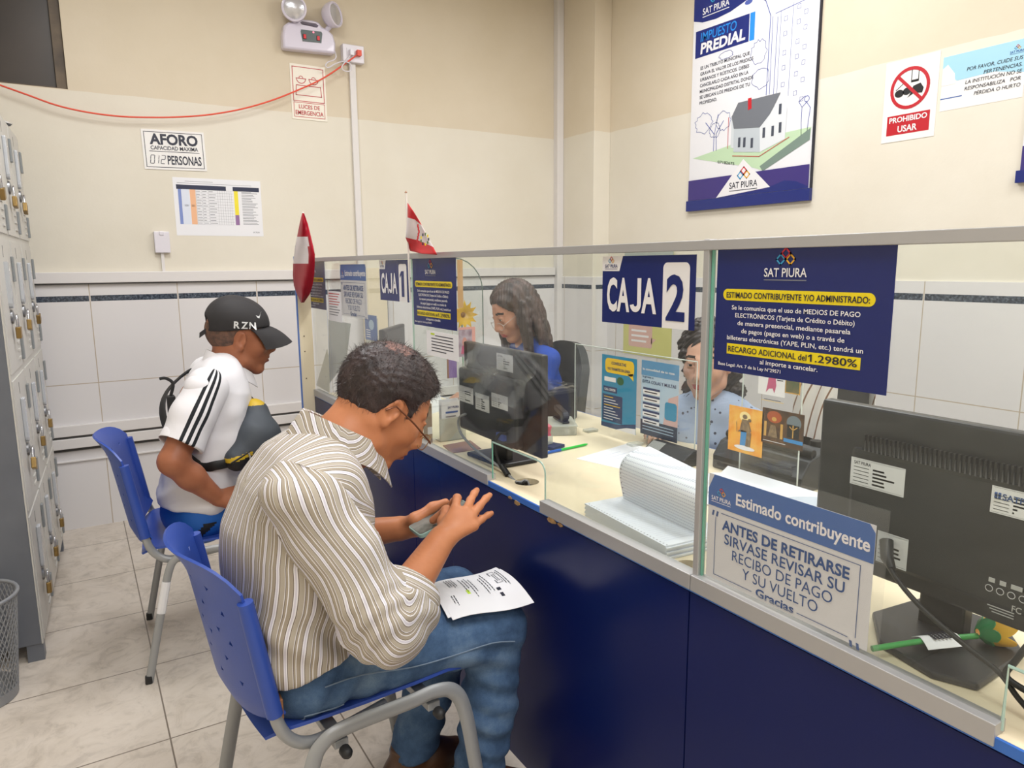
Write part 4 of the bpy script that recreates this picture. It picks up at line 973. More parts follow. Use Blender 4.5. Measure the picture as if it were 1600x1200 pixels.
F.chain([hd.w(-.035, 0, -.045), (.475, 1.5, .97), (.42, 1.5, .93)], [.058, .064, .08], .025); hd.k(F, (.0, 0, -.08), (-.03, 0, -.125), .04, .045, .03)
F.loft([((.35, 1.5, .5), .11, .165), ((.36, 1.5, .62), .12, .165), ((.37, 1.5, .76), .12, .165), ((.39, 1.5, .87), .1, .165), ((.415, 1.5, .925), .07, .14)], k=.03)
F.chain([shR, elR, wrR], [.052, .041, .0255], .02); F.cone(elR * .55 + wrR * .45, wrR, .037, .025, .02); F.chain([shL, elL, wrL], [.052, .041, .0255], .02); F.cone(elL * .55 + wrL * .45, wrL, .036, .025, .02)
for m_, o in zip(MC, (.012, .004, -.005, -.012)): F.cone(wrR + V3(.004, o, .004), m_, .0155, .0118, .014)
def gyv(x, y, Y): return np.array(gy(x, y, Y))
F.chain([MC[1], gyv(735, 782, 1.435), gyv(741, 771, 1.458), gyv(745, 766, 1.472)], [.0105, .0093, .0085, .0075], .006)
F.chain([MC[2], gyv(749, 791, 1.408), gyv(759, 779, 1.428), gyv(766, 773, 1.44)], [.0104, .0092, .0084, .0073], .006)
F.chain([MC[3], gyv(753, 811, 1.388), gyv(762, 805, 1.403), gyv(768, 802, 1.41)], [.0096, .0082, .0074, .0066], .006)
itip = PC + PN * .013 + PD * .012 - PS * .012
F.chain([MC[0], MC[0] + V3(.02, .028, .016), MC[0] * .35 + itip * .65 + V3(.016, .012, .018), itip], [.0105, .0095, .0086, .0074], .006)
F.chain([wrR + V3(.012, .012, .0), MC[0] * .55 + wrR * .45 + V3(.0, .028, -.006), MC[0] + V3(-.004, .036, -.012), PC + PN * .016 - PD * .03 - PS * .02], [.016, .0135, .011, .0092], .01)
# left hand cupped under the phone
pc = PC - PD * .028
for o, q in ((-.03, .0), (-.01, .004), (.01, .004), (.028, .0)):
    kn = pc + PD * (.028 + o) - PN * .024 + PS * .012
    F.cone(wrL + V3(.006, -.004, -.004), kn, .0165, .012, .014)
    F.chain([kn, kn - PS * .033 - PN * .004, kn - PS * .052 + PN * .01, kn - PS * .054 + PN * .026], [.0105, .0095, .0085, .0075], .006)
F.chain([wrL + V3(.012, 0, .006), pc + PS * .05 - PD * .02 + PN * .004, pc + PS * .047 + PD * .03 + PN * .014, pc + PS * .036 + PD * .062 + PN * .017], [.019, .016, .0115, .0088], .012)
# legs and feet
hR, kR, aR = V3(.365, 1.40, .515), V3(.80, 1.40, .485), V3(.748, 1.41, .09)
hL, kL, aL = V3(.365, 1.60, .515), V3(.795, 1.625, .475), V3(.655, 1.60, .09)
for a, b_, c_ in ((hR, kR, aR), (hL, kL, aL)):
    F.chain([a, b_, c_], [.07, .05, .036], .02); F.chain([c_, c_ + V3(.02, 0, -.05), c_ + V3(.11, 0, -.06)], [.036, .034, .026], .02)
body = F.mesh('body', p1, [SK1, LIPD, BROW], hd.fmat())
hd.eyes(p1)
# hair: short, thinning at the crown
G = Field(axis(.40, .78, .0042), axis(1.38, 1.62, .0042), axis(.95, 1.24, .0042))
hd.e(G, (-.014, 0, .037), (.108, .083, .098), .01); hd.e(G, (.012, 0, .05), (.088, .078, .078), .02)
G.half(hd.w(.012, 0, .012), hd.M @ V3(.75, 0, -.66), .012)
for y in (-1, 1): hd.e(G, (.006, .083 * y, -.005), (.024, .022, .038), .008, 'sub'); hd.e(G, (.032, .067 * y, .024), (.011, .005, .026), .01)
G.half(hd.w(-.09, 0, -.048), hd.M @ V3(-.1, 0, -1), .012)
def hairdisp(v, n): return .0007 * np.sin(v @ V3(310, 90, 120) + 2 * np.sin(v @ V3(60, 140, 40))) + .0006 * np.sin(v @ V3(120, 420, 260))
def bald(c): l = hd.loc(c); return ((l[:, 0] + .045) ** 2 + (l[:, 1] + .018) ** 2 < .0011 + .0003 * np.sin(l[:, 0] * 300) * np.sin(l[:, 1] * 350)) & (l[:, 2] > .09)
SCALP = mat('scalp_thin_hair', (134, 98, 88), .6, vary=(90, (72, 54, 54), .38, .6))
hair = G.mesh('hair', p1, [HR1, SCALP], bald, hairdisp)
upw = hd.M @ V3(0, 0, 1)
strands('stray_hair', hair, G.v, HRS, 900, .022, .00035, lambda p: (p - hd.w(0, 0, .0)) / .1 + (hd.M @ V3(.5, 0, .2)), 4, lambda p: hd.loc(p)[2] > .05)
strands('short_hair', hair, G.v, HRS, 5200, .011, .0004, lambda p: .55 * (p - hd.w(0, 0, .02)) / .1 + (hd.M @ V3(.35, 0, -.55)), 5)
# glasses low on the nose
gl = MB(); GF = mat('spectacle_frame', (112, 66, 42), .3, metal=.4); GM = mat('spectacle_gold', (190, 160, 110), .25, metal=.8)
for y in (-1, 1):
    gl.tube([hd.w(-.022, .082 * y, -.006), hd.w(-.008, .086 * y, .012), hd.w(.05, .079 * y, .002), hd.w(.108, .066 * y, -.012), hd.w(.113, .06 * y, -.014)], .0018 * 1.2, GF, 8)
    gl.tube([hd.w(.112 - .02 * (t * t), (.036 + .026 * math.cos(a)) * y, -.018 + .018 * math.sin(a)) for a in np.linspace(0, 2 * PI, 22)[:-1] for t in (abs(math.cos(a)) * .5,)], .0011, GM, 6, closed=True)
gl.tube([hd.w(.114, -.011, -.012), hd.w(.12, 0, -.008), hd.w(.114, .011, -.012)], .0013, GM, 6)
glo = gl.build('glasses', p1, True, smooth=True)
ln = MB()
for y in (-1, 1): ln.add([hd.w(.1115, (.036 + .0255 * math.cos(a)) * y, -.018 + .0175 * math.sin(a)) for a in np.linspace(0, 2 * PI, 21)[:-1]], [tuple(range(20))], GLASS)
ln.build('lens', glo, True)
# shirt: trunk, two sleeves with rolled cuffs, collar
def trunk(F):
    F.loft([((.35, 1.5, .53), .125, .195), ((.36, 1.5, .60), .15, .2), ((.366, 1.5, .70), .152, .2), ((.368, 1.5, .79), .148, .2), ((.385, 1.5, .865), .125, .19), ((.405, 1.5, .92), .09, .165), ((.425, 1.5, .95), .064, .085)], k=.03)
    for y, sh in ((1, shL), (-1, shR)): F.cone(sh + V3(.0, -.012 * y, .0), (.42, 1.5 + .06 * y, .945), .066, .05, .04)
F = Field(axis(.12, .66, .0055), axis(1.2, 1.8, .0055), axis(.48, 1.06, .0055)); trunk(F)
F.half((.42, 1.5, .572), (.28, -.02, -1)); F.op(lambda X, Y, Z: np.sqrt((X - .475) ** 2 + (Y - 1.5) ** 2 + (Z - .985) ** 2) - .052, (.4, 1.4, .9), (.55, 1.6, 1.05), .01, 'sub')
def torso_s(v):
    cx = np.interp(v[:, 2], [.53, .7, .79, .865, .97], [.335, .366, .368, .385, .43]); a = np.arctan2(v[:, 1] - CY, -(v[:, 0] - cx)); ang = a * .175
    up = np.clip((v[:, 2] - .80 + (v[:, 0] - .40) * .5) / .12, 0, 1)
    lat = (v[:, 1] - CY) * 1.12 + .25 * (v[:, 0] - cx) * np.sign(v[:, 1] - CY)
    return ang * (1 - up) + lat * up + .006 * np.sin(v[:, 2] * 23 + v[:, 0] * 9)
f1 = folds(3, .0085, 30, (1, 1, .5))
def f1b(v, n): return f1(v, n) * np.clip(1.15 - (v[:, 2] - .8) * 3, .25, 1.1) + .006 * np.sin((v[:, 2] * 1.0 + v[:, 0] * .9) * 62 + 2 * np.sin(v[:, 1] * 20)) * np.exp(-((v[:, 2] - .62) / .06) ** 2)
shirt = F.mesh('shirt', p1, STR, None, f1b, torso_s)
def sleeve(name, sh, el, en, seed, rs, cuff=None):
    pts = [sh, (sh * .5 + el * .5), el, (el * .45 + en * .55), en]; lo = np.min(pts, 0) - .12; hi = np.max(pts, 0) + .12
    F = Field(axis(lo[0], hi[0], .005), axis(lo[1], hi[1], .005), axis(lo[2], hi[2], .005)); F.chain(pts, rs, .03)
    d = (en - el) / np.linalg.norm(en - el); F.half(en, d, .003); F.cone(en - d * .02, en + d * .05, rs[-1] * .62, rs[-1] * .6, .004, 'sub')
    ax_ = np.array([sh, el, en]); u = V3(0, 0, 1)
    def sc(v):
        d1 = (el - sh) / np.linalg.norm(el - sh); bis = (d1 + d) / np.linalg.norm(d1 + d)
        t = np.clip((v - el) @ bis / .05 * .5 + .5, 0, 1)[:, None]; dd = d1 * (1 - t) + d * t; dd /= np.linalg.norm(dd, axis=1)[:, None]
        s1 = V3(0, 1, 0) - dd * dd[:, 1:2]; s1 /= np.linalg.norm(s1, axis=1)[:, None]; s2 = np.cross(dd, s1); w_ = v - el
        b_ = (w_ * s2).sum(1); r_ = np.maximum(np.hypot(b_, (w_ * s1).sum(1)), .062)
        return r_.mean() * np.arcsin(np.clip(b_ / r_, -.995, .995)) + .006 * np.sin(v[:, 2] * 30)
    fd = folds(seed, .008, 38, (1, .6, 1)); L = np.linalg.norm(el - sh)
    def dsp(v, n):
        q = v - el; r_ = np.exp(-(np.linalg.norm(q, axis=1) / .085) ** 2); ph = (q @ ((el - sh) / L)) * 120
        return fd(v, n) + .006 * np.sin(ph + 3 * np.sin(v[:, 1] * 40)) * r_
    o = F.mesh(name, shirt, STR, None, dsp, sc)
    return o, d
enR = elR * .66 + wrR * .34; enL = elL * .5 + wrL * .5
sleeve('sleeve', shR + V3(.0, .012, .012), elR, enR, 5, [.082, .075, .07, .068, .066]); sleeve('sleeve', shL + V3(0, -.012, .0), elL, enL, 6, [.08, .072, .066, .058, .05])
def cuffs(name, el, en, wr, r_):
    d = (wr - el) / np.linalg.norm(wr - el); F = Field(*[axis(l - .09, h + .09, .004) for l, h in zip(np.minimum(en, en), np.maximum(en, en))])
    F.cone(en - d * .045, en + d * .004, r_ + .003, r_ - .002, .004); F.half(en + d * .012, d, .004); F.half(en - d * .05, -d, .004); F.cone(en - d * .1, en + d * .1, r_ * .8, r_ * .7, .003, 'sub')
    F.mesh(name, shirt, STR, None, folds(9, .003, 60), lambda v: (v - en) @ (d + V3(0, 0, .35)))
cuffs('cuff', elR, enR, wrR, .078); cuffs('cuff', elL, enL, wrL, .054)
def collar(b):
    rows = []
    for i, (rr, dz, dx) in enumerate(((.07, .04, .0), (.079, .042, .002), (.092, .008, .012), (.1, -.018, .018))):
        row = []
        for k in range(33):
            a = R(-158 + 316 * k / 32) + PI; fr = abs(k - 16) / 16; drop = .03 * fr ** 2 + (.055 * max(0, fr - .7) / .3 if i >= 2 else 0)
            c = V3(.455 + dx * fr, 1.5, .972); n_ = V3(.42, 0, -.6)
            x = rr * math.cos(a); y = rr * 1.02 * math.sin(a) * (1 if fr < .8 else .9)
            row.append(Vector((c[0] + x * .93 + .02 * fr + dz * .3, c[1] + y, c[2] + dz * .95 - x * .52 - drop * .55)))
        rows.append(row)
    b.shell(rows, .0025, mat('collar_stripes', (200, 190, 174), .8))
colr = part('collar', shirt, collar, True, smooth=True)
co_v = [WM[colr] @ v.co for v in colr.data.vertices]; colr.data.materials.clear(); colr.data.materials.append(STR)
colr.data.attributes.new('cloth', 'FLOAT', 'POINT').data.foreach_set('value', np.array([np.linalg.norm(np.array(v)[[0, 2]] - V3(.47, 1.03)) * 1.0 for v in co_v], np.float32))
# jeans
F = Field(axis(.15, .92, .006), axis(1.24, 1.78, .006), axis(.05, .66, .006))
F.loft([((.35, 1.5, .50), .112, .17), ((.36, 1.5, .58), .115, .17)], k=.02)
for a, b_, c_ in ((hR, kR, aR), (hL, kL, aL)):
    F.chain([a + V3(-.01, .012 * np.sign(1.5 - a[1]), .003), a * .5 + b_ * .5 + V3(0, .01 * np.sign(1.5 - a[1]), .004), b_, b_ * .5 + c_ * .5, c_ + V3(0, 0, -.005)], [.09, .082, .071, .066, .06], .025)
F.half((.5, 1.5, .085), (0, 0, -1)); 
for c_, kk in ((aR, kR), (aL, kL)): F.cone(c_ - (kk - c_) * .2, c_ + (kk - c_) * .06, .05, .047, .003, 'sub')
def jd(v, n):
    kr = np.exp(-(np.abs(v[:, 0] - .76) / .09) ** 2) * (v[:, 2] < .5); hp = np.exp(-((v[:, 0] - .42) / .1) ** 2)
    return folds(12, .0035, 30)(v, n) + .004 * kr * np.sin(v @ V3(40, 0, 105)) + .004 * hp * np.sin(v @ V3(95, 0, -50)) + .0018 * (v[:, 2] < .3) * np.sin(v[:, 2] * 70 + 3 * np.sin(v[:, 1] * 30))
jeans = F.mesh('jeans', p1, DEN, None, jd)
jv = F.v
def snap(p, out=.0015):                          # nearest point of the jeans, a little outside
    p = np.array(p); i = np.argmin(((jv - p) ** 2).sum(1)); q = jv[i]; c = V3(q[0], 1.4 if q[1] < 1.5 else 1.6, .5); return q + (q - c) / np.linalg.norm(q - c) * out
seam = MB(); seam.tube(smooth_path([snap((x, 1.27, z)) for x, z in ((.36, .53), (.45, .515), (.55, .505), (.65, .5), (.74, .49), (.81, .475))], 3), .0016, STITCH, 6); seam.build('seam', jeans, True)
pk_ = MB(); pk_.tube([snap(q) for q in ((.30, 1.30, .44), (.33, 1.29, .445), (.37, 1.29, .44), (.42, 1.29, .43))], .0014, STITCH, 6); pk_.tube([snap(q) for q in ((.30, 1.30, .44), (.295, 1.31, .425), (.29, 1.32, .41))], .0014, STITCH, 6); pk_.build('pocket_stitching', jeans, True)
TANL = mat('tan_leather', (150, 104, 66), .6, vary=(20, (128, 86, 54)))
q = snap(gyv(424, 1108, 1.34), .003); part('leather_patch', jeans, lambda b: b.box((q[0] - .006, q[1] - .028, q[2] - .025), (q[0] + .002, q[1] + .022, q[2] + .018), TANL), True, bevel=.002)
SHB = mat('brown_leather', (92, 62, 42), .4, vary=(12, (78, 52, 36))); SOLE = mat('shoe_sole', (48, 40, 36), .7)
def shoe(parent, an, yaw, top, sole, L=.27):
    F = Field(axis(an[0] - .2, an[0] + .28, .006), axis(an[1] - .2, an[1] + .2, .006), axis(-.01, .17, .006)); d = V3(math.cos(yaw), math.sin(yaw), 0); c = V3(an[0], an[1], 0)
    F.chain([c - d * .045 + V3(0, 0, .04), c + d * .06 + V3(0, 0, .045), c + d * .13 + V3(0, 0, .034)], [.042, .046, .036], .03); F.cone(c - d * .02 + V3(0, 0, .05), c - d * .015 + V3(0, 0, .1), .044, .044, .02); F.half((0, 0, .0), (0, 0, -1)); F.half((0, 0, .115), (0, 0, 1))
    F.mesh('shoe', parent, [top, sole], lambda v: (v[:, 2] < .02).astype(int))
shoe(p1, aR, R(-5), SHB, SOLE); shoe(p1, aL, R(5), SHB, SOLE)
# the phone in his hands and the papers on his lap
pt = thing('phone', 'smartphone in a clear green-edged case held by the man in stripes', 'phone', PC)
PX = Matrix.Identity(4)
for i in range(3): PX[i][0], PX[i][1], PX[i][2], PX[i][3] = PD[i], PS[i], PN[i], PC[i]
def rr2(hx, hy, r_): return [(sx * (hx - r_) + r_ * math.cos(a), sy * (hy - r_) + r_ * math.sin(a)) for sx, sy, a0 in ((1, 1, 0), (-1, 1, 90), (-1, -1, 180), (1, -1, 270)) for a in [R(a0 + q) for q in range(0, 91, 18)]]
part('case', pt, lambda b: b.prism(rr2(PL_ / 2, .0365, .01), -.006, .0045, 'z', mat('phone_case', (148, 176, 166), .2), PX), True, bevel=.002)
part('screen', pt, lambda b: b.prism(rr2(PL_ / 2 - .003, .0335, .008), .0044, .0054, 'z', mat('phone_glass', (64, 66, 66), .08, vary=(18, (120, 122, 118), .4, .6)), PX), True)
c1, c2, c3, c4 = (gz(664, 918, .575), gz(700, 968, .572), gz(827, 940, .565), gz(775, 888, .57))
lp = thing('document', 'stapled printed sheets on the lap of the man in stripes', 'paper', tuple((c1 + c3) / 2))
def sheet(off, drop):
    P = []
    for i in range(11):
        u = i / 10; row = []
        for j in range(9):
            v = j / 8; p = (c1 * (1 - u) + c4 * u) * (1 - v) + (c2 * (1 - u) + c3 * u) * v
            z = .012 * math.sin(PI * v) - drop * (1 - u) ** 3 * .6 + .006 * math.sin(u * 5 + 1)
            row.append(p + Vector((off * .5, -off, z - abs(off) * .12 + .004)))
        P.append(row)
    return P
for o_ in (.0, .012): part('page', lp, lambda b: b.shell(sheet(o_, .01), .0008 + o_ * .0, PAPER), True, smooth=True)
SH0 = sheet(0, .01)
def onpage(u, v):
    i, j = min(int(u * 10), 9), min(int(v * 8), 7); a, b_ = u * 10 - i, v * 8 - j
    p = (SH0[i][j] * (1 - a) + SH0[i + 1][j] * a) * (1 - b_) + (SH0[i][j + 1] * (1 - a) + SH0[i + 1][j + 1] * a) * b_; return p + Vector((0, 0, .0022))
def prn(b):
    random.seed(4)
    def rc(u0, v0, u1, v1, mt): b.add([onpage(u0, v0), onpage(u1, v0), onpage(u1, v1), onpage(u0, v1)], [(0, 1, 2, 3)], mt)
    for u, v0, v1 in ((.93, .1, .6), (.90, .15, .55), (.7, .1, .65), (.66, .2, .62), (.62, .25, .7), (.5, .2, .6), (.46, .15, .75), (.42, .2, .5), (.38, .15, .6), (.3, .1, .4), (.27, .1, .42), (.24, .1, .38), (.21, .1, .4), (.18, .62, .85), (.15, .62, .8)):
        v = v0
        while v < v1: w_ = .03 + .05 * random.random(); rc(u, v, u + .009, min(v + w_, v1), INK); v += w_ + .012
    rc(.8, .12, .815, .5, GREYINK); rc(.8, .12, .88, .13, GREYINK); rc(.88, .12, .885, .5, GREYINK); rc(.8, .49, .88, .5, GREYINK)
    for u in (.83, .855): rc(u, .2, u + .01, .44, GREYINK)
    rc(.74, .60, .79, .66, INK); rc(.74, .72, .78, .8, INK)
    rc(.36, .55, .40, .82, mat('highlighter_green', (200, 236, 70), .6))
part('print', lp, prn, True)

# ---- man in the white polo and cap, second chair
C2 = 2.70
p2 = thing('person', 'seated man in a white striped-sleeve polo, dark cap and blue shorts', 'person', (.36, 2.7, .45))
h2 = Head((.497, 2.70, 1.098), -2, 6, 1.03)
shR2, elR2, wrR2 = V3(.345, 2.52, .95), V3(.222, 2.44, .745), np.array(gy(340, 778, 2.485)); shL2, elL2, wrL2 = V3(.40, 2.88, .95), V3(.39, 2.95, .72), V3(.52, 2.82, .60)
F = Field(axis(.12, .90, .009, (.36, .66), .0045), axis(2.36, 3.02, .009, (2.52, 2.8), .0045), axis(-.01, 1.28, .009, (.5, .6), .0045)); F = Field(F.ax[0], F.ax[1], axis(-.01, 1.28, .009, ((.5, .62), (.93, 1.26)), .0045))
h2.build(F, cheek=1.05, jaw=1.02)
F.chain([h2.w(-.03, 0, -.05), (.445, 2.7, 1.0), (.42, 2.7, .95)], [.056, .06, .08], .025)
F.loft([((.33, 2.7, .5), .11, .16), ((.36, 2.7, .7), .11, .165), ((.39, 2.7, .88), .1, .165), ((.42, 2.7, .95), .07, .13)], k=.03)
for a, b_, c_ in ((shR2, elR2, wrR2), (shL2, elL2, wrL2)): F.chain([a, a * .5 + b_ * .5, b_, b_ * .6 + c_ * .4, c_], [.05, .047, .042, .042, .027], .02)
fingers(F, wrR2, (.85, .2, -.1), (.1, -.7, .7), 1, [(30, 40, 25), (35, 40, 25), (40, 45, 25), (45, 45, 30)])
fingers(F, wrL2, (.6, -.5, -.1), (.2, .3, .9), -1, [(20, 30, 20)] * 4)
hips = [(V3(.33, 2.6, .53), V3(.74, 2.6, .5), V3(.72, 2.6, .1)), (V3(.33, 2.8, .53), V3(.74, 2.82, .5), V3(.74, 2.82, .1))]
for a, b_, c_ in hips: F.chain([a, b_, c_], [.07, .05, .036], .02); F.chain([c_, c_ + V3(.02, 0, -.05), c_ + V3(.15, 0, -.06)], [.036, .034, .026], .02)
F.mesh('body', p2, [SK2, LIPD, BROW], h2.fmat()); h2.eyes(p2)
HRC = mat('hair_cropped', (84, 66, 58), .8, vary=(60, (120, 88, 72)))
G = Field(axis(.38, .60, .005), axis(2.58, 2.82, .005), axis(1.0, 1.16, .005)); h2.e(G, (-.014, 0, .03), (.1, .0775, .088), .01); G.half(h2.w(-.012, 0, 0), h2.M @ V3(1, 0, -.2), .01); G.half(h2.w(-.08, 0, -.04), h2.M @ V3(-.3, 0, -1), .01); h2.e(G, (-.008, -.08, -.005), (.022, .02, .036), .006, 'sub'); G.mesh('hair', p2, HRC)
CAPM = mat('cap_charcoal', (44, 42, 44), .75, bump=(300, .2, .0006)); CAPT = mat('cap_white_thread', (222, 222, 222), .6)
G = Field(axis(.36, .64, .004), axis(2.58, 2.82, .004), axis(1.06, 1.26, .004)); h2.e(G, (-.008, 0, .046), (.108, .086, .1), .01); h2.e(G, (-.03, 0, .07), (.08, .082, .074), .02); G.half(h2.w(0, 0, .036), h2.M @ V3(.14, 0, -1), .004); h2.e(G, (-.115, 0, .045), (.035, .038, .03), .006, 'sub')
cap = G.mesh('cap', p2, CAPM, None, lambda v, n: -.0012 * np.exp(-(h2.loc(v)[:, 1] / .002) ** 2) - .001 * np.exp(-((np.abs(h2.loc(v)[:, 1]) - .045 - .0 * v[:, 0]) / .002) ** 2))
def visor(b):
    P = []
    for i in range(9):
        t = i / 8; row = []
        for j in range(17):
            a = R(-72 + 144 * j / 16); r0 = .092; ln_ = .092 * max(0, math.cos(a * .95)) ** .55
            x = r0 * math.cos(a) + ln_ * t - .004; y = .083 * math.sin(a) * (1 + .05 * t); z = .052 - .016 * math.sin(abs(a)) ** 2 - .04 * t * t - .25 * y * y * 8 * t - .012 * t
            row.append(Vector(h2.w(x, y, z)))
        P.append(row)
    b.shell(P, .004, CAPM)
part('visor', cap, visor, True, smooth=True)
def strap(b):
    P = [[Vector(h2.w(-.095 - .035 * t * (1 if q == 0 else 1), y * .9, .045 - .03 * t - .018 * q)) for q in (0, 1)] for t in (0, .5, 1) for y in (-.02,)]
    b.shell(P, .003, CAPM); b.tube([h2.w(-.1 + .0 * k, .04 * math.cos(k), .045 - .0 * k) for k in np.linspace(0, PI, 9)], .005, CAPM, 6)
part('strap', cap, strap, True)
from mathutils.bvhtree import BVHTree
def press(o, pts, d, out=.0015):                  # lay points onto a surface along a direction
    bv = BVHTree.FromPolygons([WM[o] @ v.co for v in o.data.vertices], [tuple(p.vertices) for p in o.data.polygons]); d = Vector(d).normalized(); r_ = []
    for p in pts:
        h = bv.ray_cast(Vector(p) - d * .3, d)[0]; r_.append((h if h else Vector(p)) - d * out)
    return r_
def capletters(b):
    for ch, off in (('R', 0), ('Z', .026), ('N', .05)):
        g, f = glyphs(ch, .03); b.add(press(cap, [h2.w(-.034 + off + x * .031, -.1, .041 + z * .032) for x, z in g], h2.M @ V3(0, 1, 0)), f, CAPT)
part('lettering', cap, capletters, True)
def tick(b):
    p = [(0, .0), (.006, -.009), (.013, -.010), (.034, .014), (.014, -.003), (.007, -.003)]
    b.add(press(cap, [h2.w(.058 + x * .8, -.1 + x * .5, .088 + z) for x, z in p], h2.M @ V3(-.55, .85, 0), .002), [tuple(range(6))], CAPT)
part('emblem', cap, tick, True)
POLO = mat('polo_white', (228, 226, 230), .8, bump=(500, .1, .0006), spec=.2); POLS = mat('polo_black', (38, 40, 44), .8)
def polo_sleeve():                               # three dark stripes down the outside of the sleeve
    if 'polo_sleeve' in MATS: return MATS['polo_sleeve']
    n = NT('polo_sleeve'); a = n.t.nodes.new('ShaderNodeAttribute'); a.attribute_name = 'cloth'; f = a.outputs['Fac']
    s_ = n.op('MAXIMUM', n.near(f, -.002, .0056), n.op('MAXIMUM', n.near(f, .0185, .0056), n.near(f, -.0225, .0056)))
    n.set('Base Color', n.mix(s_, lin((228, 226, 230)), lin((38, 40, 44)))); n.set('Roughness', .8); n.set('Specular IOR Level', .2); MATS['polo_sleeve'] = n.m
    return n.m
F = Field(axis(.14, .62, .006), axis(2.42, 2.98, .006), axis(.47, 1.08, .006))
F.loft([((.315, 2.7, .52), .135, .192), ((.33, 2.7, .58), .136, .194), ((.35, 2.7, .68), .13, .19), ((.37, 2.7, .78), .128, .195), ((.392, 2.7, .87), .115, .19), ((.415, 2.7, .945), .085, .165), ((.435, 2.7, .99), .065, .09)], k=.03)
for y, sh in ((1, shL2), (-1, shR2)): F.cone(sh, (.43, 2.7 + .06 * y, .985), .062, .048, .04)
F.half((.3, 2.7, .538), (-.12, 0, -1)); F.op(lambda X, Y, Z: np.sqrt((X - .47) ** 2 + (Y - 2.7) ** 2 + (Z - 1.02) ** 2) - .055, (.4, 2.6, .95), (.55, 2.8, 1.1), .01, 'sub')
f2 = folds(21, .0075, 36, (1, 1, .7))
def f2b(v, n): return f2(v, n) + .005 * np.sin(v[:, 2] * 85 + 2.5 * np.sin(v[:, 1] * 22)) * np.exp(-((v[:, 2] - .57) / .05) ** 2)
polo = F.mesh('polo_shirt', p2, POLO, None, f2b)
for sh, el, nm in ((shR2, elR2, 1), (shL2, elL2, 0)):
    en = sh * .22 + el * .78; d = (el - sh) / np.linalg.norm(el - sh); lo, hi = np.minimum(sh, en) - .1, np.maximum(sh, en) + .1
    F = Field(*[axis(a, b_, .003) for a, b_ in zip(lo, hi)]); F.chain([sh + V3(.01, .012 * (1 if nm else -1), .0), sh * .5 + en * .5, en + d * .03], [.072, .07, .074], .02); F.half(en, d, .003); F.cone(en - d * .02, en + d * .1, .062, .064, .003, 'sub')
    PLS = polo_sleeve()
    u_ = V3(0, -1, 0) - d * (-d[1]); u_ /= np.linalg.norm(u_); w_ = np.cross(d, u_)
    def sm(c, en=en, u_=u_, w_=w_): q = c - en; a = np.arctan2(q @ w_, q @ u_) * .072; return a
    F.mesh('sleeve', polo, PLS, None, folds(30 + nm, .0035, 40), sm)
def pcol(b):
    rows = []
    for rr, dz in ((.064, .03), (.072, .032), (.086, -.012)):
        row = []
        for k in range(29):
            a = R(-150 + 300 * k / 28) + PI; fr = abs(k - 14) / 14; x = rr * math.cos(a); y = rr * math.sin(a)
            row.append(Vector((.455 + x + .012 * fr, 2.7 + y, 1.0 + dz - x * .5 - .028 * fr * fr)))
        rows.append(row)
    b.shell(rows, .003, POLO)
part('collar', polo, pcol, True, smooth=True)
def chestlogo(b):
    q = polo.data.vertices; vs = np.array([WM[polo] @ v.co for v in q]); t = np.array(gy(386, 637, 2.60)); 
    i = np.argmin(((vs - V3(t[0] - .0, 2.60, t[2])) ** 2).sum(1)); c = vs[i] + V3(.004, -.004, 0)
    for k in range(3): x0 = -.011 + .008 * k; h = .007 + .006 * k; b.add([c + V3(.6 * (x0 + p), .8 * (x0 + p), z) for p, z in ((0, 0), (.006, 0), (.006 - .004, h), (-.004, h))], [(0, 1, 2, 3)], POLS)
part('emblem', polo, chestlogo, True)
SHORT = mat('shorts_blue', (22, 92, 178), .6, bump=(90, .2, .002)); SHDK = mat('shorts_black_panel', (22, 24, 30), .7)
F = Field(axis(.14, .84, .007), axis(2.44, 2.96, .007), axis(.38, .64, .007)); F.loft([((.315, 2.7, .5), .12, .178), ((.335, 2.7, .545), .112, .165)], k=.02)
for a, b_, c_ in hips: F.chain([a, b_ - V3(.03, 0, 0)], [.098, .08], .025)
F.mesh('shorts', p2, [SHORT, SHDK], lambda c: ((np.abs((c[:, 0] - .30) - (c[:, 2] - .47) * .9) < .018) & (c[:, 1] < 2.56) & (c[:, 2] < .5)).astype(int), folds(40, .004, 44))
for a, b_, c_ in hips: shoe(p2, c_, 0, mat('shoe_dark', (50, 50, 54), .6), SOLE)
# the waist bag worn across his chest
BAGK = mat('bag_charcoal', (66, 72, 80), .65, bump=(200, .2, .001)); BAGB = mat('bag_black', (26, 26, 28), .6); BAGY = mat('bag_yellow', (206, 172, 40), .5); ZIP = mat('zip_metal', (180, 180, 184), .3, metal=.8)
bg = thing('waist_bag', 'charcoal and yellow waist bag strapped across the chest of the man in the cap', 'bag', (.47, 2.57, .74))
bt, bl = np.array(gy(397, 645, 2.58)), np.array(gy(362, 722, 2.50)); ax_ = (bt - bl) / np.linalg.norm(bt - bl)
F = Field(axis(.33, .66, .0045), axis(2.36, 2.72, .0045), axis(.60, .92, .0045))
F.chain([bl + V3(.02, 0, .01), bl * .5 + bt * .5 + V3(.045, -.01, 0), bt + V3(.01, .02, .0)], [.042, .06, .046], .03); F.cone(bl * .62 + bt * .38 + V3(.06, -.015, -.03), bl * .4 + bt * .6 + V3(.07, 0, -.02), .045, .045, .03)
mid = bl * .5 + bt * .5; nv = V3(.62, 0, -.3); nv = nv - ax_ * (nv @ ax_); nv /= np.linalg.norm(nv)
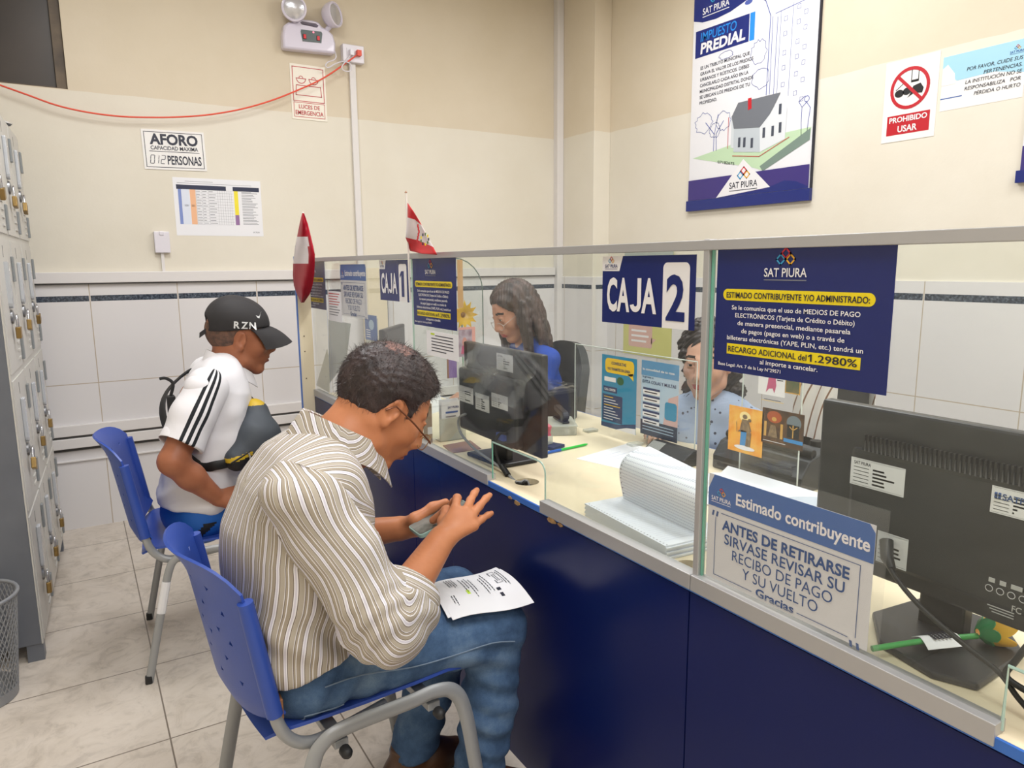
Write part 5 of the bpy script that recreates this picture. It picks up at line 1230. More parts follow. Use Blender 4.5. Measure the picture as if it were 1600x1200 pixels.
def bm(c): q = (c - mid) @ nv; r_ = (c - mid) @ ax_; o = np.zeros(len(c)); o[(q - .25 * r_ > .028)] = 0; lowr = c[:, 2] - .25 * (c[:, 0] - .42) < bl[2] + .012; o[lowr] = 1; o[(np.abs(c[:, 2] - .25 * (c[:, 0] - .42) - bl[2] - .018) < .008) & (c[:, 0] < .47)] = 2; o[(c[:, 2] > bt[2] + .028)] = 2; return o
F.mesh('pouch', bg, [BAGK, BAGB, BAGY], bm, folds(50, .0025, 50))
strp = MB(); strp.tube(smooth_path([bl + V3(-.0, .0, 0), bl + V3(-.05, -.015, .0), V3(.31, 2.515, .70), V3(.245, 2.56, .78), V3(.225, 2.66, .87), V3(.27, 2.80, .93), V3(.38, 2.87, .985), V3(.47, 2.82, .93), V3(.53, 2.70, .87), bt + V3(.0, .03, .02)], 5), .016, BAGB, 10, flat=(1, .35)); strp.build('strap', bg, True, smooth=True)
bkl = MB(); p_ = np.array(gy(268, 632, 2.62)); bkl.box(tuple(p_ - V3(.012, .02, .03)), tuple(p_ + V3(.012, .02, .03)), BAGB); bkl.tube(smooth_path([p_ + V3(0, 0, .03), p_ + V3(.01, 0, .07), p_ + V3(-.01, 0, .09), p_ + V3(-.03, 0, .09)], 4), .006, BAGB, 8, flat=(1, .4)); bkl.build('buckle', bg, True, bevel=.003)
zz = MB()
for s_ in (.3, .75): q = bl * (1 - s_) + bt * s_ + V3(.02, -.062, -.01); zz.tube([q, q + V3(.006, -.006, -.03)], .0035, ZIP, 6)
zz.tube([bl + V3(-.01, -.048, .008), mid + V3(.04, -.068, -.02), bt + V3(.03, -.04, -.01)], .003, BAGB, 6); zz.build('zip', bg, True)

TROU = mat('dark_trousers', (40, 42, 52), .8)
def seated_legs(F, wp):
    for s_ in (-1, 1):
        F.chain([wp(-.1, s_ * .1, .37), wp(.36, s_ * .11, .34), wp(.34, s_ * .11, -.26)], [.1, .075, .05], .03); F.chain([wp(.33, s_ * .11, -.3), wp(.5, s_ * .12, -.315)], [.045, .034], .02)
def legmat(h):
    f = h.fmat()
    def g(c): o = f(c); o[c[:, 2] < .46] = 3; o[c[:, 2] < -.25] = 4; return o
    return g
# ---- woman with long hair behind the desk, near the glass divider
BLU = mat('polo_royal_blue', (34, 70, 160), .75, bump=(400, .1, .0006), spec=.2)
wc = np.array(gx(803, 487, 2.0)); p3 = thing('person', 'seated woman with long brown hair, glasses and a royal blue polo behind the desk', 'person', (wc[0] + .05, wc[1], .45))
h3 = Head(wc, 176, 27, 1.19)
WF = h3.M @ V3(1, 0, 0); WF[2] = 0; WF /= np.linalg.norm(WF); WS = V3(-WF[1], WF[0], 0)
def wp(f, s_, z): return V3(wc[0], wc[1], 0) + WF * f + WS * s_ + V3(0, 0, z)
z0 = wc[2]
F = Field(axis(wc[0] - .55, wc[0] + .4, .011, (wc[0] - .14, wc[0] + .14), .0055), axis(wc[1] - .4, wc[1] + .4, .011, (wc[1] - .14, wc[1] + .14), .0055), axis(-.36, z0 + .18, .011, (z0 - .15, z0 + .17), .0055))
h3.build(F, jaw=.92, nose=.96, brow=.7, cheek=1.02)
F.chain([h3.w(-.03, 0, -.05), wp(-.07, 0, z0 - .16), wp(-.09, 0, z0 - .24)], [.052, .052, .07], .025); F.loft([(wp(-.12, 0, .34), .12, .17), (wp(-.12, 0, .7), .1, .15), (wp(-.09, 0, z0 - .24), .07, .13)], side=tuple(WS), k=.03)
aw = [(wp(-.10, s_ * .18, z0 - .25), wp(-.03, s_ * .22, z0 - .47), wp(.2, s_ * .12, .66)) for s_ in (-1, 1)]
for (a, b_, c_), s_ in zip(aw, (-1, 1)): F.chain([a, b_, c_], [.05, .042, .027], .02); fingers(F, c_, WF - WS * s_ * .2, (0, 0, 1), s_, [(15, 20, 15)] * 4)
seated_legs(F, wp); F.mesh('body', p3, [SK3, LIPP, BROW, TROU, SOLE], legmat(h3)); h3.eyes(p3)
F = Field(axis(wc[0] - .3, wc[0] + .45, .008), axis(wc[1] - .42, wc[1] + .42, .008), axis(.26, z0 - .05, .008))
F.loft([(wp(-.13, 0, .36), .14, .19), (wp(-.13, 0, .7), .125, .175), (wp(-.11, 0, z0 - .3), .11, .175), (wp(-.09, 0, z0 - .21), .075, .14)], side=tuple(WS), k=.03)
for (a, b_, c_), s_ in zip(aw, (-1, 1)): F.cone(a, wp(-.09, s_ * .06, z0 - .19), .06, .05, .03); F.cone(a, a * .38 + b_ * .62, .064, .062, .03)
F.half((0, 0, .36), (0, 0, -1)); F.mesh('polo_shirt', p3, BLU, None, folds(60, .004, 36))
HR3 = mat('hair_long_brown', (50, 38, 36), .42, vary=(9, (96, 74, 68), .4, .75), bump=(180, .5, .002), stretch=(3, 3, .35))
G = Field(axis(wc[0] - .3, wc[0] + .36, .006), axis(wc[1] - .3, wc[1] + .3, .006), axis(z0 - .48, z0 + .19, .006))
h3.e(G, (-.018, 0, .04), (.112, .092, .102), .01); h3.e(G, (-.05, 0, -.03), (.085, .094, .11), .03)
G.half(h3.w(.03, 0, .0), h3.M @ V3(1, 0, -.55), .02)
rg = np.random.RandomState(7)
for k in range(46):
    a = R(rg.uniform(66, 294)); r0 = .088; s0 = h3.w(-.02 + r0 * math.cos(a) * .95, r0 * math.sin(a), rg.uniform(-.03, .05)); ln_ = rg.uniform(.22, .36)
    o_ = s0 - h3.w(-.02, 0, s0[2] * 0); out = h3.M @ V3(math.cos(a), math.sin(a), 0); out[2] = 0
    pts = [s0 + out * (.014 * math.sin(t * 3) + .04 * t) - V3(0, 0, ln_ * t) + .012 * V3(math.sin(t * 7 + k), math.cos(t * 6 + k * 2), 0) * t - WF * .05 * t for t in np.linspace(0, 1, 7)]
    G.chain(pts, list(np.linspace(.026, .007, 7)), .008)
hr3 = G.mesh('hair', p3, HR3, None, lambda v, n: .003 * np.sin(v @ V3(160, 130, 14) + 2 * np.sin(v[:, 2] * 22)) + .002 * np.sin(v @ V3(330, -280, 20)))
g3 = MB(); GP = mat('pale_spectacles', (206, 196, 190), .25, metal=.3)
for y in (-1, 1):
    g3.tube([h3.w(.108 - .008 * abs(math.cos(a)), (.034 + .026 * math.cos(a)) * y, -.016 + .018 * math.sin(a)) for a in np.linspace(0, 2 * PI, 20)[:-1]], .0014, GP, 6, closed=True); g3.tube([h3.w(.1, .06 * y, -.012), h3.w(0, .082 * y, .008)], .0013, GP, 6)
g3.tube([h3.w(.108, -.009, -.013), h3.w(.113, 0, -.009), h3.w(.108, .009, -.013)], .0012, GP, 6); g3.build('glasses', p3, True, smooth=True)
ck = thing('office_chair', 'black padded office chair behind the long-haired woman', 'chair', (wp(-.15, 0, 0)[0] * CAM_SCALE, wp(-.15, 0, 0)[1] * CAM_SCALE, 0), math.atan2(WF[1], WF[0]))
KBL = mat('black_upholstery', (30, 32, 36), .6, bump=(200, .2, .001))
def cbk(b):
    P = []
    for i in range(13):
        v = i / 12; row = []
        for j in range(15):
            u = -1 + 2 * j / 14; hw = .23 * (1 - .1 * v) ; zt = .5 + .42 * v - .09 * v * abs(u) ** 3
            row.append(Vector((-.12 - .06 * v + .05 * u * u, hw * u, zt)))
        P.append(row)
    b.shell(P, .035, KBL)
part('backrest', ck, cbk, smooth=True); part('seat', ck, lambda b: b.prism(rr2(.22, .23, .06), .4, .45, 'z', KBL), bevel=.02, smooth=True); part('column', ck, lambda b: b.lathe([(.03, .08), (.03, .4)], CHK, 14)); part('back_bracket', ck, lambda b: b.tube([(-.05, 0, .4), (-.2, 0, .42), (-.19, 0, .6)], .018, CHK, 8))
for k in range(5): a = 2 * PI * k / 5; part('base_leg', ck, lambda b: b.tube([(0, 0, .09), (.27 * math.cos(a), .27 * math.sin(a), .06)], [.025, .016], CHK, 8).lathe([(.0, .0), (.025, .01), (.025, .04), (0, .05)], CHK, 10, Matrix.Translation((.27 * math.cos(a), .27 * math.sin(a), 0))))

for ch in ck.children: ch.data.transform(Matrix.Diagonal((1, 1, 1.1, 1)))
# ---- curly-haired clerk half hidden by the post
cc = np.array(gx(1105, 566, 2.2)); p4 = thing('person', 'curly dark-haired clerk in a pale blue dotted blouse half hidden by the post', 'person', (cc[0] + .05, cc[1], .45))
h4 = Head(cc, 207, 6, 1.16); CF = h4.M @ V3(1, 0, 0); CF[2] = 0; CF /= np.linalg.norm(CF); CS = V3(-CF[1], CF[0], 0); z0 = cc[2]
def cp(f, s_, z): return V3(cc[0], cc[1], 0) + CF * f + CS * s_ + V3(0, 0, z)
F = Field(axis(cc[0] - .5, cc[0] + .4, .011, (cc[0] - .14, cc[0] + .14), .005), axis(cc[1] - .45, cc[1] + .45, .011, (cc[1] - .14, cc[1] + .14), .005), axis(-.36, z0 + .18, .011, (z0 - .15, z0 + .17), .005))
h4.build(F, jaw=.94, nose=.97, brow=.8)
F.chain([h4.w(-.03, 0, -.05), cp(-.05, 0, z0 - .17), cp(-.07, 0, z0 - .25)], [.052, .052, .07], .025); F.loft([(cp(-.1, 0, .34), .12, .18), (cp(-.09, 0, .7), .1, .16), (cp(-.07, 0, z0 - .25), .07, .14)], side=tuple(CS), k=.03)
ac = [(cp(-.07, s_ * .185, z0 - .26), cp(.0, s_ * .24, z0 - .46), cp(.0, s_ * .22, .66)) for s_ in (-1, 1)]
for (a, b_, c_), s_ in zip(ac, (-1, 1)): F.chain([a, b_, c_], [.05, .042, .027], .02); fingers(F, c_, CF - CS * s_ * .3, (0, 0, 1), s_, [(15, 20, 15)] * 4)
seated_legs(F, cp); F.mesh('body', p4, [SK4, LIPP, BROW, TROU, SOLE], legmat(h4)); h4.eyes(p4)
DOT = NT('dotted_blouse'); vo = DOT.t.nodes.new('ShaderNodeTexVoronoi'); vo.inputs['Scale'].default_value = 42; DOT.t.links.new(DOT.pos, vo.inputs['Vector'])
DOT.set('Base Color', DOT.mix(DOT.op('LESS_THAN', vo.outputs['Distance'], .2), lin((168, 184, 212)), lin((70, 74, 92)))); DOT.set('Roughness', .8); DOT = DOT.m
F = Field(axis(cc[0] - .34, cc[0] + .34, .008), axis(cc[1] - .42, cc[1] + .42, .008), axis(.26, z0 - .06, .008))
F.loft([(cp(-.1, 0, .36), .14, .2), (cp(-.1, 0, .7), .125, .18), (cp(-.08, 0, z0 - .3), .11, .18), (cp(-.06, 0, z0 - .215), .075, .14)], side=tuple(CS), k=.03)
for (a, b_, c_), s_ in zip(ac, (-1, 1)): F.cone(a, cp(-.06, s_ * .06, z0 - .2), .06, .05, .03); F.chain([a, b_, b_ * .4 + c_ * .6], [.064, .056, .048], .03)
F.half((0, 0, .36), (0, 0, -1)); F.mesh('blouse', p4, DOT, None, folds(70, .005, 36))
HR4 = mat('hair_black_curly', (34, 28, 30), .45, vary=(24, (74, 66, 68)), bump=(120, .6, .003))
G = Field(axis(cc[0] - .2, cc[0] + .24, .006), axis(cc[1] - .2, cc[1] + .2, .006), axis(z0 - .2, z0 + .2, .006))
h4.e(G, (-.02, 0, .042), (.104, .09, .1), .01); h4.e(G, (-.06, 0, -.02), (.07, .092, .1), .03); G.half(h4.w(.04, 0, .02), h4.M @ V3(1, 0, -.55), .02)
rg = np.random.RandomState(9)
for k in range(120):
    a = R(rg.uniform(25, 335)); el = rg.uniform(-.3, 1.3); c = h4.w(-.02 + .102 * math.cos(a) * math.cos(el), .092 * math.sin(a) * math.cos(el), .045 + .098 * math.sin(el)); r_ = rg.uniform(.011, .02)
    if h4.loc(c)[0] > .06 and h4.loc(c)[2] < .075: continue
    G.ell(c, (r_, r_, r_), None, .006)
for k in range(14): a = R(rg.uniform(150, 210)); G.chain([h4.w(-.06, .1 * math.sin(a) + .05 * (k % 3 - 1), -.05), h4.w(-.09 + .01 * (k % 4), .09 * (k % 5 - 2) / 2, -.12), h4.w(-.08, .09 * (k % 5 - 2) / 2, -.17)], [.03, .025, .012], .01)
G.mesh('hair', p4, HR4, None, lambda v, n: .004 * np.sin(v @ V3(170, 190, 200)) + .003 * np.sin(v @ V3(-240, 160, 210)))

DESK |= {p3, p4}

AFTER0 = set(C.objects)
# ------------------------------------------------------------------ things on the counter
MON = mat('monitor_black', (30, 30, 34), .38, bump=(500, .03, .0003)); MON2 = mat('monitor_dark_grey', (42, 42, 46), .4, bump=(500, .04, .0003)); SCR = mat('monitor_screen', (14, 16, 20), .1)
def sticker(b, y0, y1, z0, z1, x, logo=True, seed=0, hand=3):          # paper label on a back facing -x
    X = lambda k: x - .0006 - .0003 * k
    def q(ya, yb, za, zb, mt, k=1): b.add([(X(k), ya, za), (X(k), yb, za), (X(k), yb, zb), (X(k), ya, zb)], [(0, 1, 2, 3)], mt)
    w_, h_ = y1 - y0, z1 - z0; q(y0, y1, z0, z1, PAPER)
    rg = random.Random(seed)
    for i in range(hand + 2):
        z = z1 - h_ * (.34 + .13 * i); q(y1 - w_ * .35, y1 - w_ * .06, z, z + h_ * .025, GREYINK); q(y1 - w_ * (.45 + .4 * rg.random()), y1 - w_ * .42, z - h_ * .01, z + h_ * .055, INK)
    for za in (z0 + h_ * .04, z1 - h_ * .05): q(y0 + w_ * .03, y1 - w_ * .03, za, za + h_ * .012, GREYINK)
    if logo:
        g, f = glyphs('SAT PIURA', .015); k = w_ * .32 / max(a for a, c in g); b.add([(X(2), y1 - w_ * .06 - a * k, z1 - h_ * .22 + c * k * 1.2) for a, c in g], f, INK)
def screen_things(t, Y0, Y1, Z0, Z1, xb, mt, hz, vent=False):           # back faces -x
    part('panel', t, lambda b: b.box((xb, Y0, Z0), (xb + .03, Y1, Z1), mt), True, bevel=.006)
    part('screen', t, lambda b: b.box((xb + .029, Y0 + .015, Z0 + .02), (xb + .0315, Y1 - .015, Z1 - .015), SCR), True)
    y0, y1, z0, z1, d = hz
    part('rear_housing', t, lambda b: b.prism([(y0 + .0, z0), (y1, z0), (y1, z1), (y0, z1)], xb - d, xb + .002, 'x', mt), True, bevel=.012)
t = thing('monitor', 'black monitor seen from behind with four paper labels, behind the glass of desk two', 'monitor', (1.36, 2.34, ZC))
screen_things(t, 1.99, 2.555, .69, 1.05, 1.325, MON, (2.1, 2.54, .70, .952, .035))
def stk(b):
    for (a, c), (d, e), xx, s in (((776, 551), (802, 583), 1.325, 1), ((717, 601), (740, 633), 1.29, 2), ((743, 613), (765, 646), 1.29, 3), ((768, 613), (794, 643), 1.29, 4)):
        p, q = gx(a, c, xx), gx(d, e, xx); bb = MB(); sticker(bb, q.y, p.y, q.z, p.z, xx, s == 1, s); o = bb.build('label', t, True)
stk(None)
part('neck', t, lambda b: b.box((1.335, 2.24, ZC + .01), (1.365, 2.36, .86), MON), True, bevel=.006)
part('base', t, lambda b: b.prism([(1.27, 2.44), (1.29, 2.2), (1.45, 2.2), (1.45, 2.44)], ZC, ZC + .016, 'z', MON), True, bevel=.006)
FILM = glass_mat('thin_film', (.96, .96, .97, 1))
def film(b):
    rg = random.Random(3); P = []
    for i in range(9):
        P.append([Vector((1.318 - .012 - .01 * math.sin(j * 1.3 + i * .7) - .004 * rg.random() - (.03 if (i < 5) else 0), 2.0 + .5 * j / 10, .86 + .2 * i / 8)) for j in range(11)])
    b.shell(P, .0006, FILM)
part('plastic_film', t, film, True, smooth=True)
CBL = mat('cable_grey', (150, 152, 156), .4); CBK = mat('cable_black', (28, 28, 30), .5); VGA = mat('vga_blue', (74, 96, 176), .4)
def hpt(x, y, z=.6): return gz(x, y, z)
part('video_cable', t, lambda b: b.tube(smooth_path([gx(792, 678, 1.285), gx(781, 678, 1.275), gx(774, 690, 1.265), gx(775, 706, 1.262), gx(780, 724, 1.262), gx(790, 740, 1.262), gx(806, 753, 1.262), gx(815, 757, 1.266), Vector((hole1.x, hole1.y, .6)), Vector((hole1.x, hole1.y, .45))], 5), .0055, CBK, 10).box(tuple(gx(783, 682, 1.285) - Vector((.01, .03, .012))), tuple(gx(783, 682, 1.285) + Vector((.02, .02, .012))), VGA), True, smooth=True)
part('power_cable', t, lambda b: b.tube(smooth_path([gx(728, 647, 1.285), gx(718, 652, 1.272), gx(716, 664, 1.265), gx(722, 680, 1.262), gx(742, 702, 1.262), gx(770, 722, 1.262), gx(790, 738, 1.262), gx(808, 754, 1.262), Vector((hole1.x + .01, hole1.y + .005, .6)), Vector((hole1.x + .01, hole1.y, .45))], 5), .005, CBL, 10).tube([gx(784, 728, 1.258), gx(794, 743, 1.258)], .011, CBK, 10), True, smooth=True)

t = thing('monitor', 'large dark grey monitor seen from behind at the right, with a row of vents', 'monitor', (1.4, .65, ZC))
xb = 1.37; A_, B_ = gx(1285, 625, xb), gx(1285, 800, xb)
MY1, MY0, MZ1, MZ0 = A_.y, A_.y - .565, 1.058, .705
screen_things(t, MY0, MY1, MZ0, MZ1, xb, MON2, (MY0 + .06, MY1 - .085, MZ0 + .035, MZ1 - .085, .018))
def vents(b):
    for k in range(44):
        y = MY1 - .115 - k * .0088; b.box((xb - .021, y - .0018, MZ1 - .085), (xb - .012, y + .0018, MZ1 - .055), MON); b.prism([(y - .0045, MZ1 - .088), (y - .0015, MZ1 - .088), (y + .002, MZ1 - .06), (y - .001, MZ1 - .06)], xb - .0205, xb - .017, 'x', mat('vent_rib', (92, 92, 96), .4))
part('vents', t, vents, True)
for (a, c), (d, e), s, lg in (((1331, 713), (1412, 778), 11, 1), ((1551, 758), (1632, 822), 12, 0), ((1372, 828), (1416, 893), 13, 0)):
    p, q = gx(a, c, xb - .018), gx(d, e, xb - .018)
    bb = MB(); sticker(bb, q.y, p.y, q.z, p.z, xb - .018, lg, s)
    if s == 12:
        g, f = glyphs('SATP', .02); k = .035 / max(u for u, v in g); bb.add([(xb - .0195, p.y - .018 - u * k, p.z - .022 + v * k) for u, v in g], f, TBLUE)
        for u in (0, 1):
            for v in (0, 1): bb.tube([(xb - .0195, p.y - .006 - u * .006, p.z - .013 - v * .006), (xb - .0196, p.y - .0095 - u * .006, p.z - .013 - v * .006)], .0025, TBLUE, 6)
    bb.build('label', t, True)
def marks(b):
    IC = mat('mark_grey', (190, 190, 192), .5); x = xb - .0192; p = gx(1536, 900, xb - .018)
    for i in range(6):
        y = p.y - .012 - i * .018
        b.tube([(x, y + .006 * math.cos(a), p.z - .018 + .006 * math.sin(a)) for a in np.linspace(0, 2 * PI, 13)[:-1]], .0007, IC, 4, closed=True)
    for i, wd in enumerate((.01, .01, .022, .012)): y = p.y - .01 - i * .018; b.box((x, y - wd, p.z - .006), (x + .001, y, p.z + .002), IC)
    g, f = glyphs('FC  CE', .01); b.add([(x, p.y - .05 - u * .014, p.z - .046 + v * .016) for u, v in g], f, IC)
    for i in range(3): b.box((x, p.y - .055, p.z - .05 - i * .005), (x + .001, p.y - .012 - .004 * i, p.z - .0485 - i * .005), IC)
part('marks', t, marks, True)
n0, n1 = gz(1432, 978, ZC), gz(1512, 1002, ZC)
part('neck', t, lambda b: b.box((n0.x - .0, n1.y, ZC + .008), (n0.x + .035, n0.y, MZ0 + .12), MON), True, bevel=.004)
bp = [gz(x, y, ZC) for x, y in ((1362, 965), (1445, 940), (1570, 985), (1600, 1030), (1528, 1082), (1455, 1062), (1372, 1012))]
part('base', t, lambda b: b.prism([(p.x, p.y) for p in bp], ZC, ZC + .014, 'z', MON2), True, bevel=.005)
kp = [gx(1385, 845, 1.34), gx(1386, 872, 1.32), gx(1400, 903, 1.29), gx(1440, 950, 1.275), gx(1500, 1002, 1.265), gx(1560, 1050, 1.262), gx(1590, 1090, 1.262), gx(1625, 1130, 1.26)]
part('power_cable', t, lambda b: b.tube(smooth_path(kp, 5), .0048, CBK, 10).tube([kp[0], kp[1], kp[1] * .4 + kp[2] * .6], [.013, .012, .007], CBK, 10), True, smooth=True)
part('video_cable', t, lambda b: b.tube(smooth_path([gx(1650, 960, 1.30), gx(1605, 1010, 1.27), gx(1585, 1035, 1.262), gx(1572, 1052, 1.26), gx(1584, 1068, 1.26), gx(1640, 1100, 1.26)], 5), .0055, CBK, 10), True, smooth=True)

# rose
GRN = mat('rose_stem_green', (72, 178, 92), .45); YPT = mat('rose_yellow', (238, 190, 30), .45, vary=(30, (226, 170, 24))); LEAF = mat('rose_leaf_green', (40, 142, 84), .5)
r0, r1 = gz(1362, 1020, ZC + .012), gz(1526, 1003, ZC + .02)
t = thing('artificial_rose', 'yellow artificial rose on a green stem lying on the monitor base', 'flower', tuple(r0))
part('stem', t, lambda b: b.tube(smooth_path([r0 + Vector((0, 0, .008)), r0 * .5 + r1 * .5 + Vector((0, 0, .013)), r1 + Vector((0, 0, .012))], 4), .0055, GRN, 10), True, smooth=True)
dr = (r1 - r0).normalized(); sr = Vector((0, 0, 1)).cross(dr).normalized(); ur = dr.cross(sr)
for k in range(5):
    a0 = 2 * PI * k / 5
    def petal(b, col=YPT, L=.06, r_=.022, flare=.5, ph=0.):
        P = []
        for i in range(7):
            v = i / 6; row = []
            for j in range(9):
                u = -1 + 2 * j / 8; a = a0 + ph + u * .75 * (1 - .45 * v ** 3); rad = .006 + r_ * (math.sin(min(v * 1.9, 1.4)) + flare * .35 * v ** 4); ll = L * v * (1 - .18 * u * u * v)
                row.append(r1 + Vector((0, 0, .02)) + dr * ll + (sr * math.cos(a) + ur * math.sin(a)) * rad)
            P.append(row)
        b.shell(P, .0018, col)
    part('petal', t, petal, True, smooth=True)
    part('sepal', t, lambda b: petal(b, LEAF, .026, .014, 1.5, .6), True, smooth=True)
t0_, t1_ = r0 * .55 + r1 * .45, r0 * .2 + r1 * .8
def tagm(b):
    P = [[(t0_ * (1 - u) + t1_ * u) * 1.0 + Vector((0, 0, .0205 - .012 * abs(v) ** 1.5)) + sr * v * .024 for u in (0, .25, .5, .75, 1)] for v in np.linspace(-1, 1, 9)]; b.shell(P, .0007, PAPER)
    for i in range(5):
        for v in (-.45, -.15, .15, .45): 
            p = t0_ * (1 - .3 - .1 * i) + t1_ * (.3 + .1 * i); b.box(tuple(p + Vector((-.0008, -.0008, .0216)) + sr * (v * .02 - .004)), tuple(p + Vector((.0012, .0012, .0222)) + sr * (v * .02 + .002)), INK)
part('paper_tag', t, tagm, True)

# continuous-form paper stack with its top sheet curling up
PF = mat('form_paper', (232, 236, 244), .7); PFG = NT('form_sheet'); lm = PFG.grid(PFG.z, 0, .0075, .0012); lm2 = PFG.grid(PFG.y, 0, .006, .0011)
PFG.set('Base Color', PFG.mix(PFG.op('MULTIPLY', PFG.op('MULTIPLY', lm, .55), PFG.op('SUBTRACT', 1, lm2)), lin((232, 236, 244)), lin((150, 158, 180)))); PFG.set('Roughness', .7); PFG = PFG.m
t = thing('form_stack', 'thick stack of continuous form paper by the glass, top sheet curling up', 'paper stack', (1.33, 1.45, ZC))
sa, sb_, sc_ = gz(914, 806, ZC), gz(1036, 874, ZC), gz(1090, 846, ZC); ex = (sb_ - sa).normalized(); ey = Vector((-ex.y, ex.x, 0)); Ls = .375; Ws = .21
ey = ey if ey.x > 0 else -ey
for k in range(9):
    o_ = .003 * math.sin(k * 2.1); c_ = [sa + ex * o_, sa + ex * (Ls + o_), sa + ex * (Ls + o_) + ey * Ws, sa + ex * o_ + ey * Ws]
    part('sheaf', t, lambda b: b.prism([(p.x, p.y) for p in c_], ZC + k * .0042 + .0002, ZC + (k + 1) * .0042, 'z', PF), True)
zt = ZC + 9 * .0042 + .0008
def ruled(b):
    for i in range(26): p = sa + ex * (.03 + .0125 * i) + ey * .02; q = p + ey * .13; b.add([(p.x, p.y, zt), (p.x + ex.x * .001, p.y + ex.y * .001, zt), (q.x + ex.x * .001, q.y + ex.y * .001, zt), (q.x, q.y, zt)], [(0, 1, 2, 3)], mat('form_rule', (200, 206, 220), .7))
    for i in range(28): p = sa + ex * (.012 + .0132 * i) + ey * .007; b.lathe([(.0022, 0), (0, .0001)], GREYINK, 8, Matrix.Translation((p.x, p.y, zt)))
part('print', t, ruled, True)
hl = sa + ey * .125 + ex * .02
def curl(b):
    P = []
    for i in range(15):
        a = i / 14; row = []; fx = -.028 * math.sin(a * PI * .8) + .11 * a ** 3; fz = .15 * math.sin(a * PI / 2) ** .9
        for j in range(13): row.append(hl + ex * (Ls - .03) * j / 12 + ey * (fx + .0) + Vector((0, 0, zt - ZC + fz + .001 - .03 * (j / 12) * a)))
        P.append(row)
    b.shell(P, .0006, PFG)
cs = part('curled_sheet', t, curl, True, smooth=True)
def hol(b):
    for i in range(1, 14):
        a = i / 14; fx = -.028 * math.sin(a * PI * .8) + .11 * a ** 3; fz = .15 * math.sin(a * PI / 2) ** .9; p = hl + ex * .008 + ey * (fx - .0015) + Vector((0, 0, zt - ZC + fz))
        b.lathe([(.0024, 0), (0, .0001)], GREYINK, 8, Matrix.Translation(p) @ Matrix.Rotation(-PI / 2, 4, 'Y'))
part('sprocket_hole', cs, hol, True)
# loose papers, pen, stapler box, stamp
def flat_sheet(label, px, z=ZC + .0006, lines=6, name='paper_sheet', grp=None):
    c = [gz(x, y, ZC) for x, y in px]; m_ = sum(c, Vector()) / 4; t = thing(name, label, 'paper', (m_.x, m_.y, ZC), 0, grp)
    part('sheet', t, lambda b: b.prism([(p.x, p.y) for p in c], z - .0004, z + .0006, 'z', PAPER), True)
    def ln_(b):
        rg = random.Random(len(label))
        for i in range(lines):
            v = .18 + .6 * i / max(lines, 1); a, e = c[0] * (1 - v) + c[3] * v, c[1] * (1 - v) + c[2] * v; u0, u1 = .12, .5 + .38 * rg.random()
            p, q = a * (1 - u0) + e * u0, a * (1 - u1) + e * u1; d = (c[3] - c[0]).normalized() * .0016; b.add([(p.x, p.y, z + .0009), (q.x, q.y, z + .0009), (q.x + d.x, q.y + d.y, z + .0009), (p.x + d.x, p.y + d.y, z + .0009)], [(0, 1, 2, 3)], mat('pale_writing', (150, 160, 196), .7))
    part('writing', t, ln_, True); return t
flat_sheet('white sheet with pale handwriting lying on the cream worktop', ((900, 717), (985, 692), (1075, 722), (1000, 740)))
pa, pb = gz(853, 708, ZC + .006), gz(918, 694, ZC + .006); pm = pa * .66 + pb * .34
t = thing('pen', 'green pen with a blue cap lying on the worktop', 'pen', tuple(pa)); PG = mat('pen_green', (40, 200, 70), .3); PB_ = mat('pen_blue', (40, 96, 190), .3)
part('barrel', t, lambda b: b.tube([pm, pb * .9 + pm * .1, pb], [.005, .005, .002], PG, 10), True, smooth=True); part('cap', t, lambda b: b.tube([pa, pm], .006, PB_, 10), True, smooth=True)
bx = gz(888, 674, ZC) - Vector((.02, -.03, 0)); t = thing('clear_box', 'clear plastic box on the worktop with the stapler on it', 'box', (bx.x, bx.y, ZC), R(62))
CLB = mat('frosted_plastic', (216, 218, 206), .25, alpha=.55)
part('tray', t, lambda b: b.prism(rr2(.1, .06, .012), 0, .036, 'z', CLB), bevel=.003); part('lid', t, lambda b: b.prism(rr2(.103, .063, .012), .036, .045, 'z', CLB), bevel=.003)
part('contents', t, lambda b: [b.box((-.08 + k * .03, -.03 + (k % 3) * .015, .004), (-.06 + k * .03, -.01 + (k % 3) * .015, .02), (WHITE, CHIP, GREYINK)[k % 3]) for k in range(5)])
st = thing('stapler', 'black stapler on the clear plastic box', 'stapler', (bx.x, bx.y, ZC + .046), R(75)); STB = mat('stapler_black', (36, 36, 40), .35)
part('base', st, lambda b: b.box((-.07, -.016, 0), (.065, .016, .01), STB), bevel=.003); part('arm', st, lambda b: b.prism([(-.062, .03), (.06, .028), (.068, .036), (.06, .052), (-.05, .058), (-.066, .045)], -.015, .015, 'y', STB, Matrix.Rotation(R(-12), 4, 'Y') @ Matrix.Translation((0, 0, .002))), bevel=.004); part('hinge', st, lambda b: b.box((-.06, -.014, .008), (-.03, .014, .045), STB), bevel=.002)
sp = gz(857, 699, ZC); t = thing('stamp', 'clear-handled rubber stamp on a navy pad beside the pen', 'stamp', (sp.x, sp.y, ZC), R(20))
part('pad', t, lambda b: b.box((-.04, -.055, 0), (.04, .045, .014), mat('stamp_pad_navy', (34, 44, 84), .4)), bevel=.003); part('mount', t, lambda b: b.box((-.016, -.012, .014), (.016, .026, .05), CLB), bevel=.003); part('handle', t, lambda b: b.lathe([(.012, .05), (.008, .062), (.012, .078), (.014, .088), (0, .1)], mat('stamp_handle', (196, 92, 110), .35), 16), smooth=True)
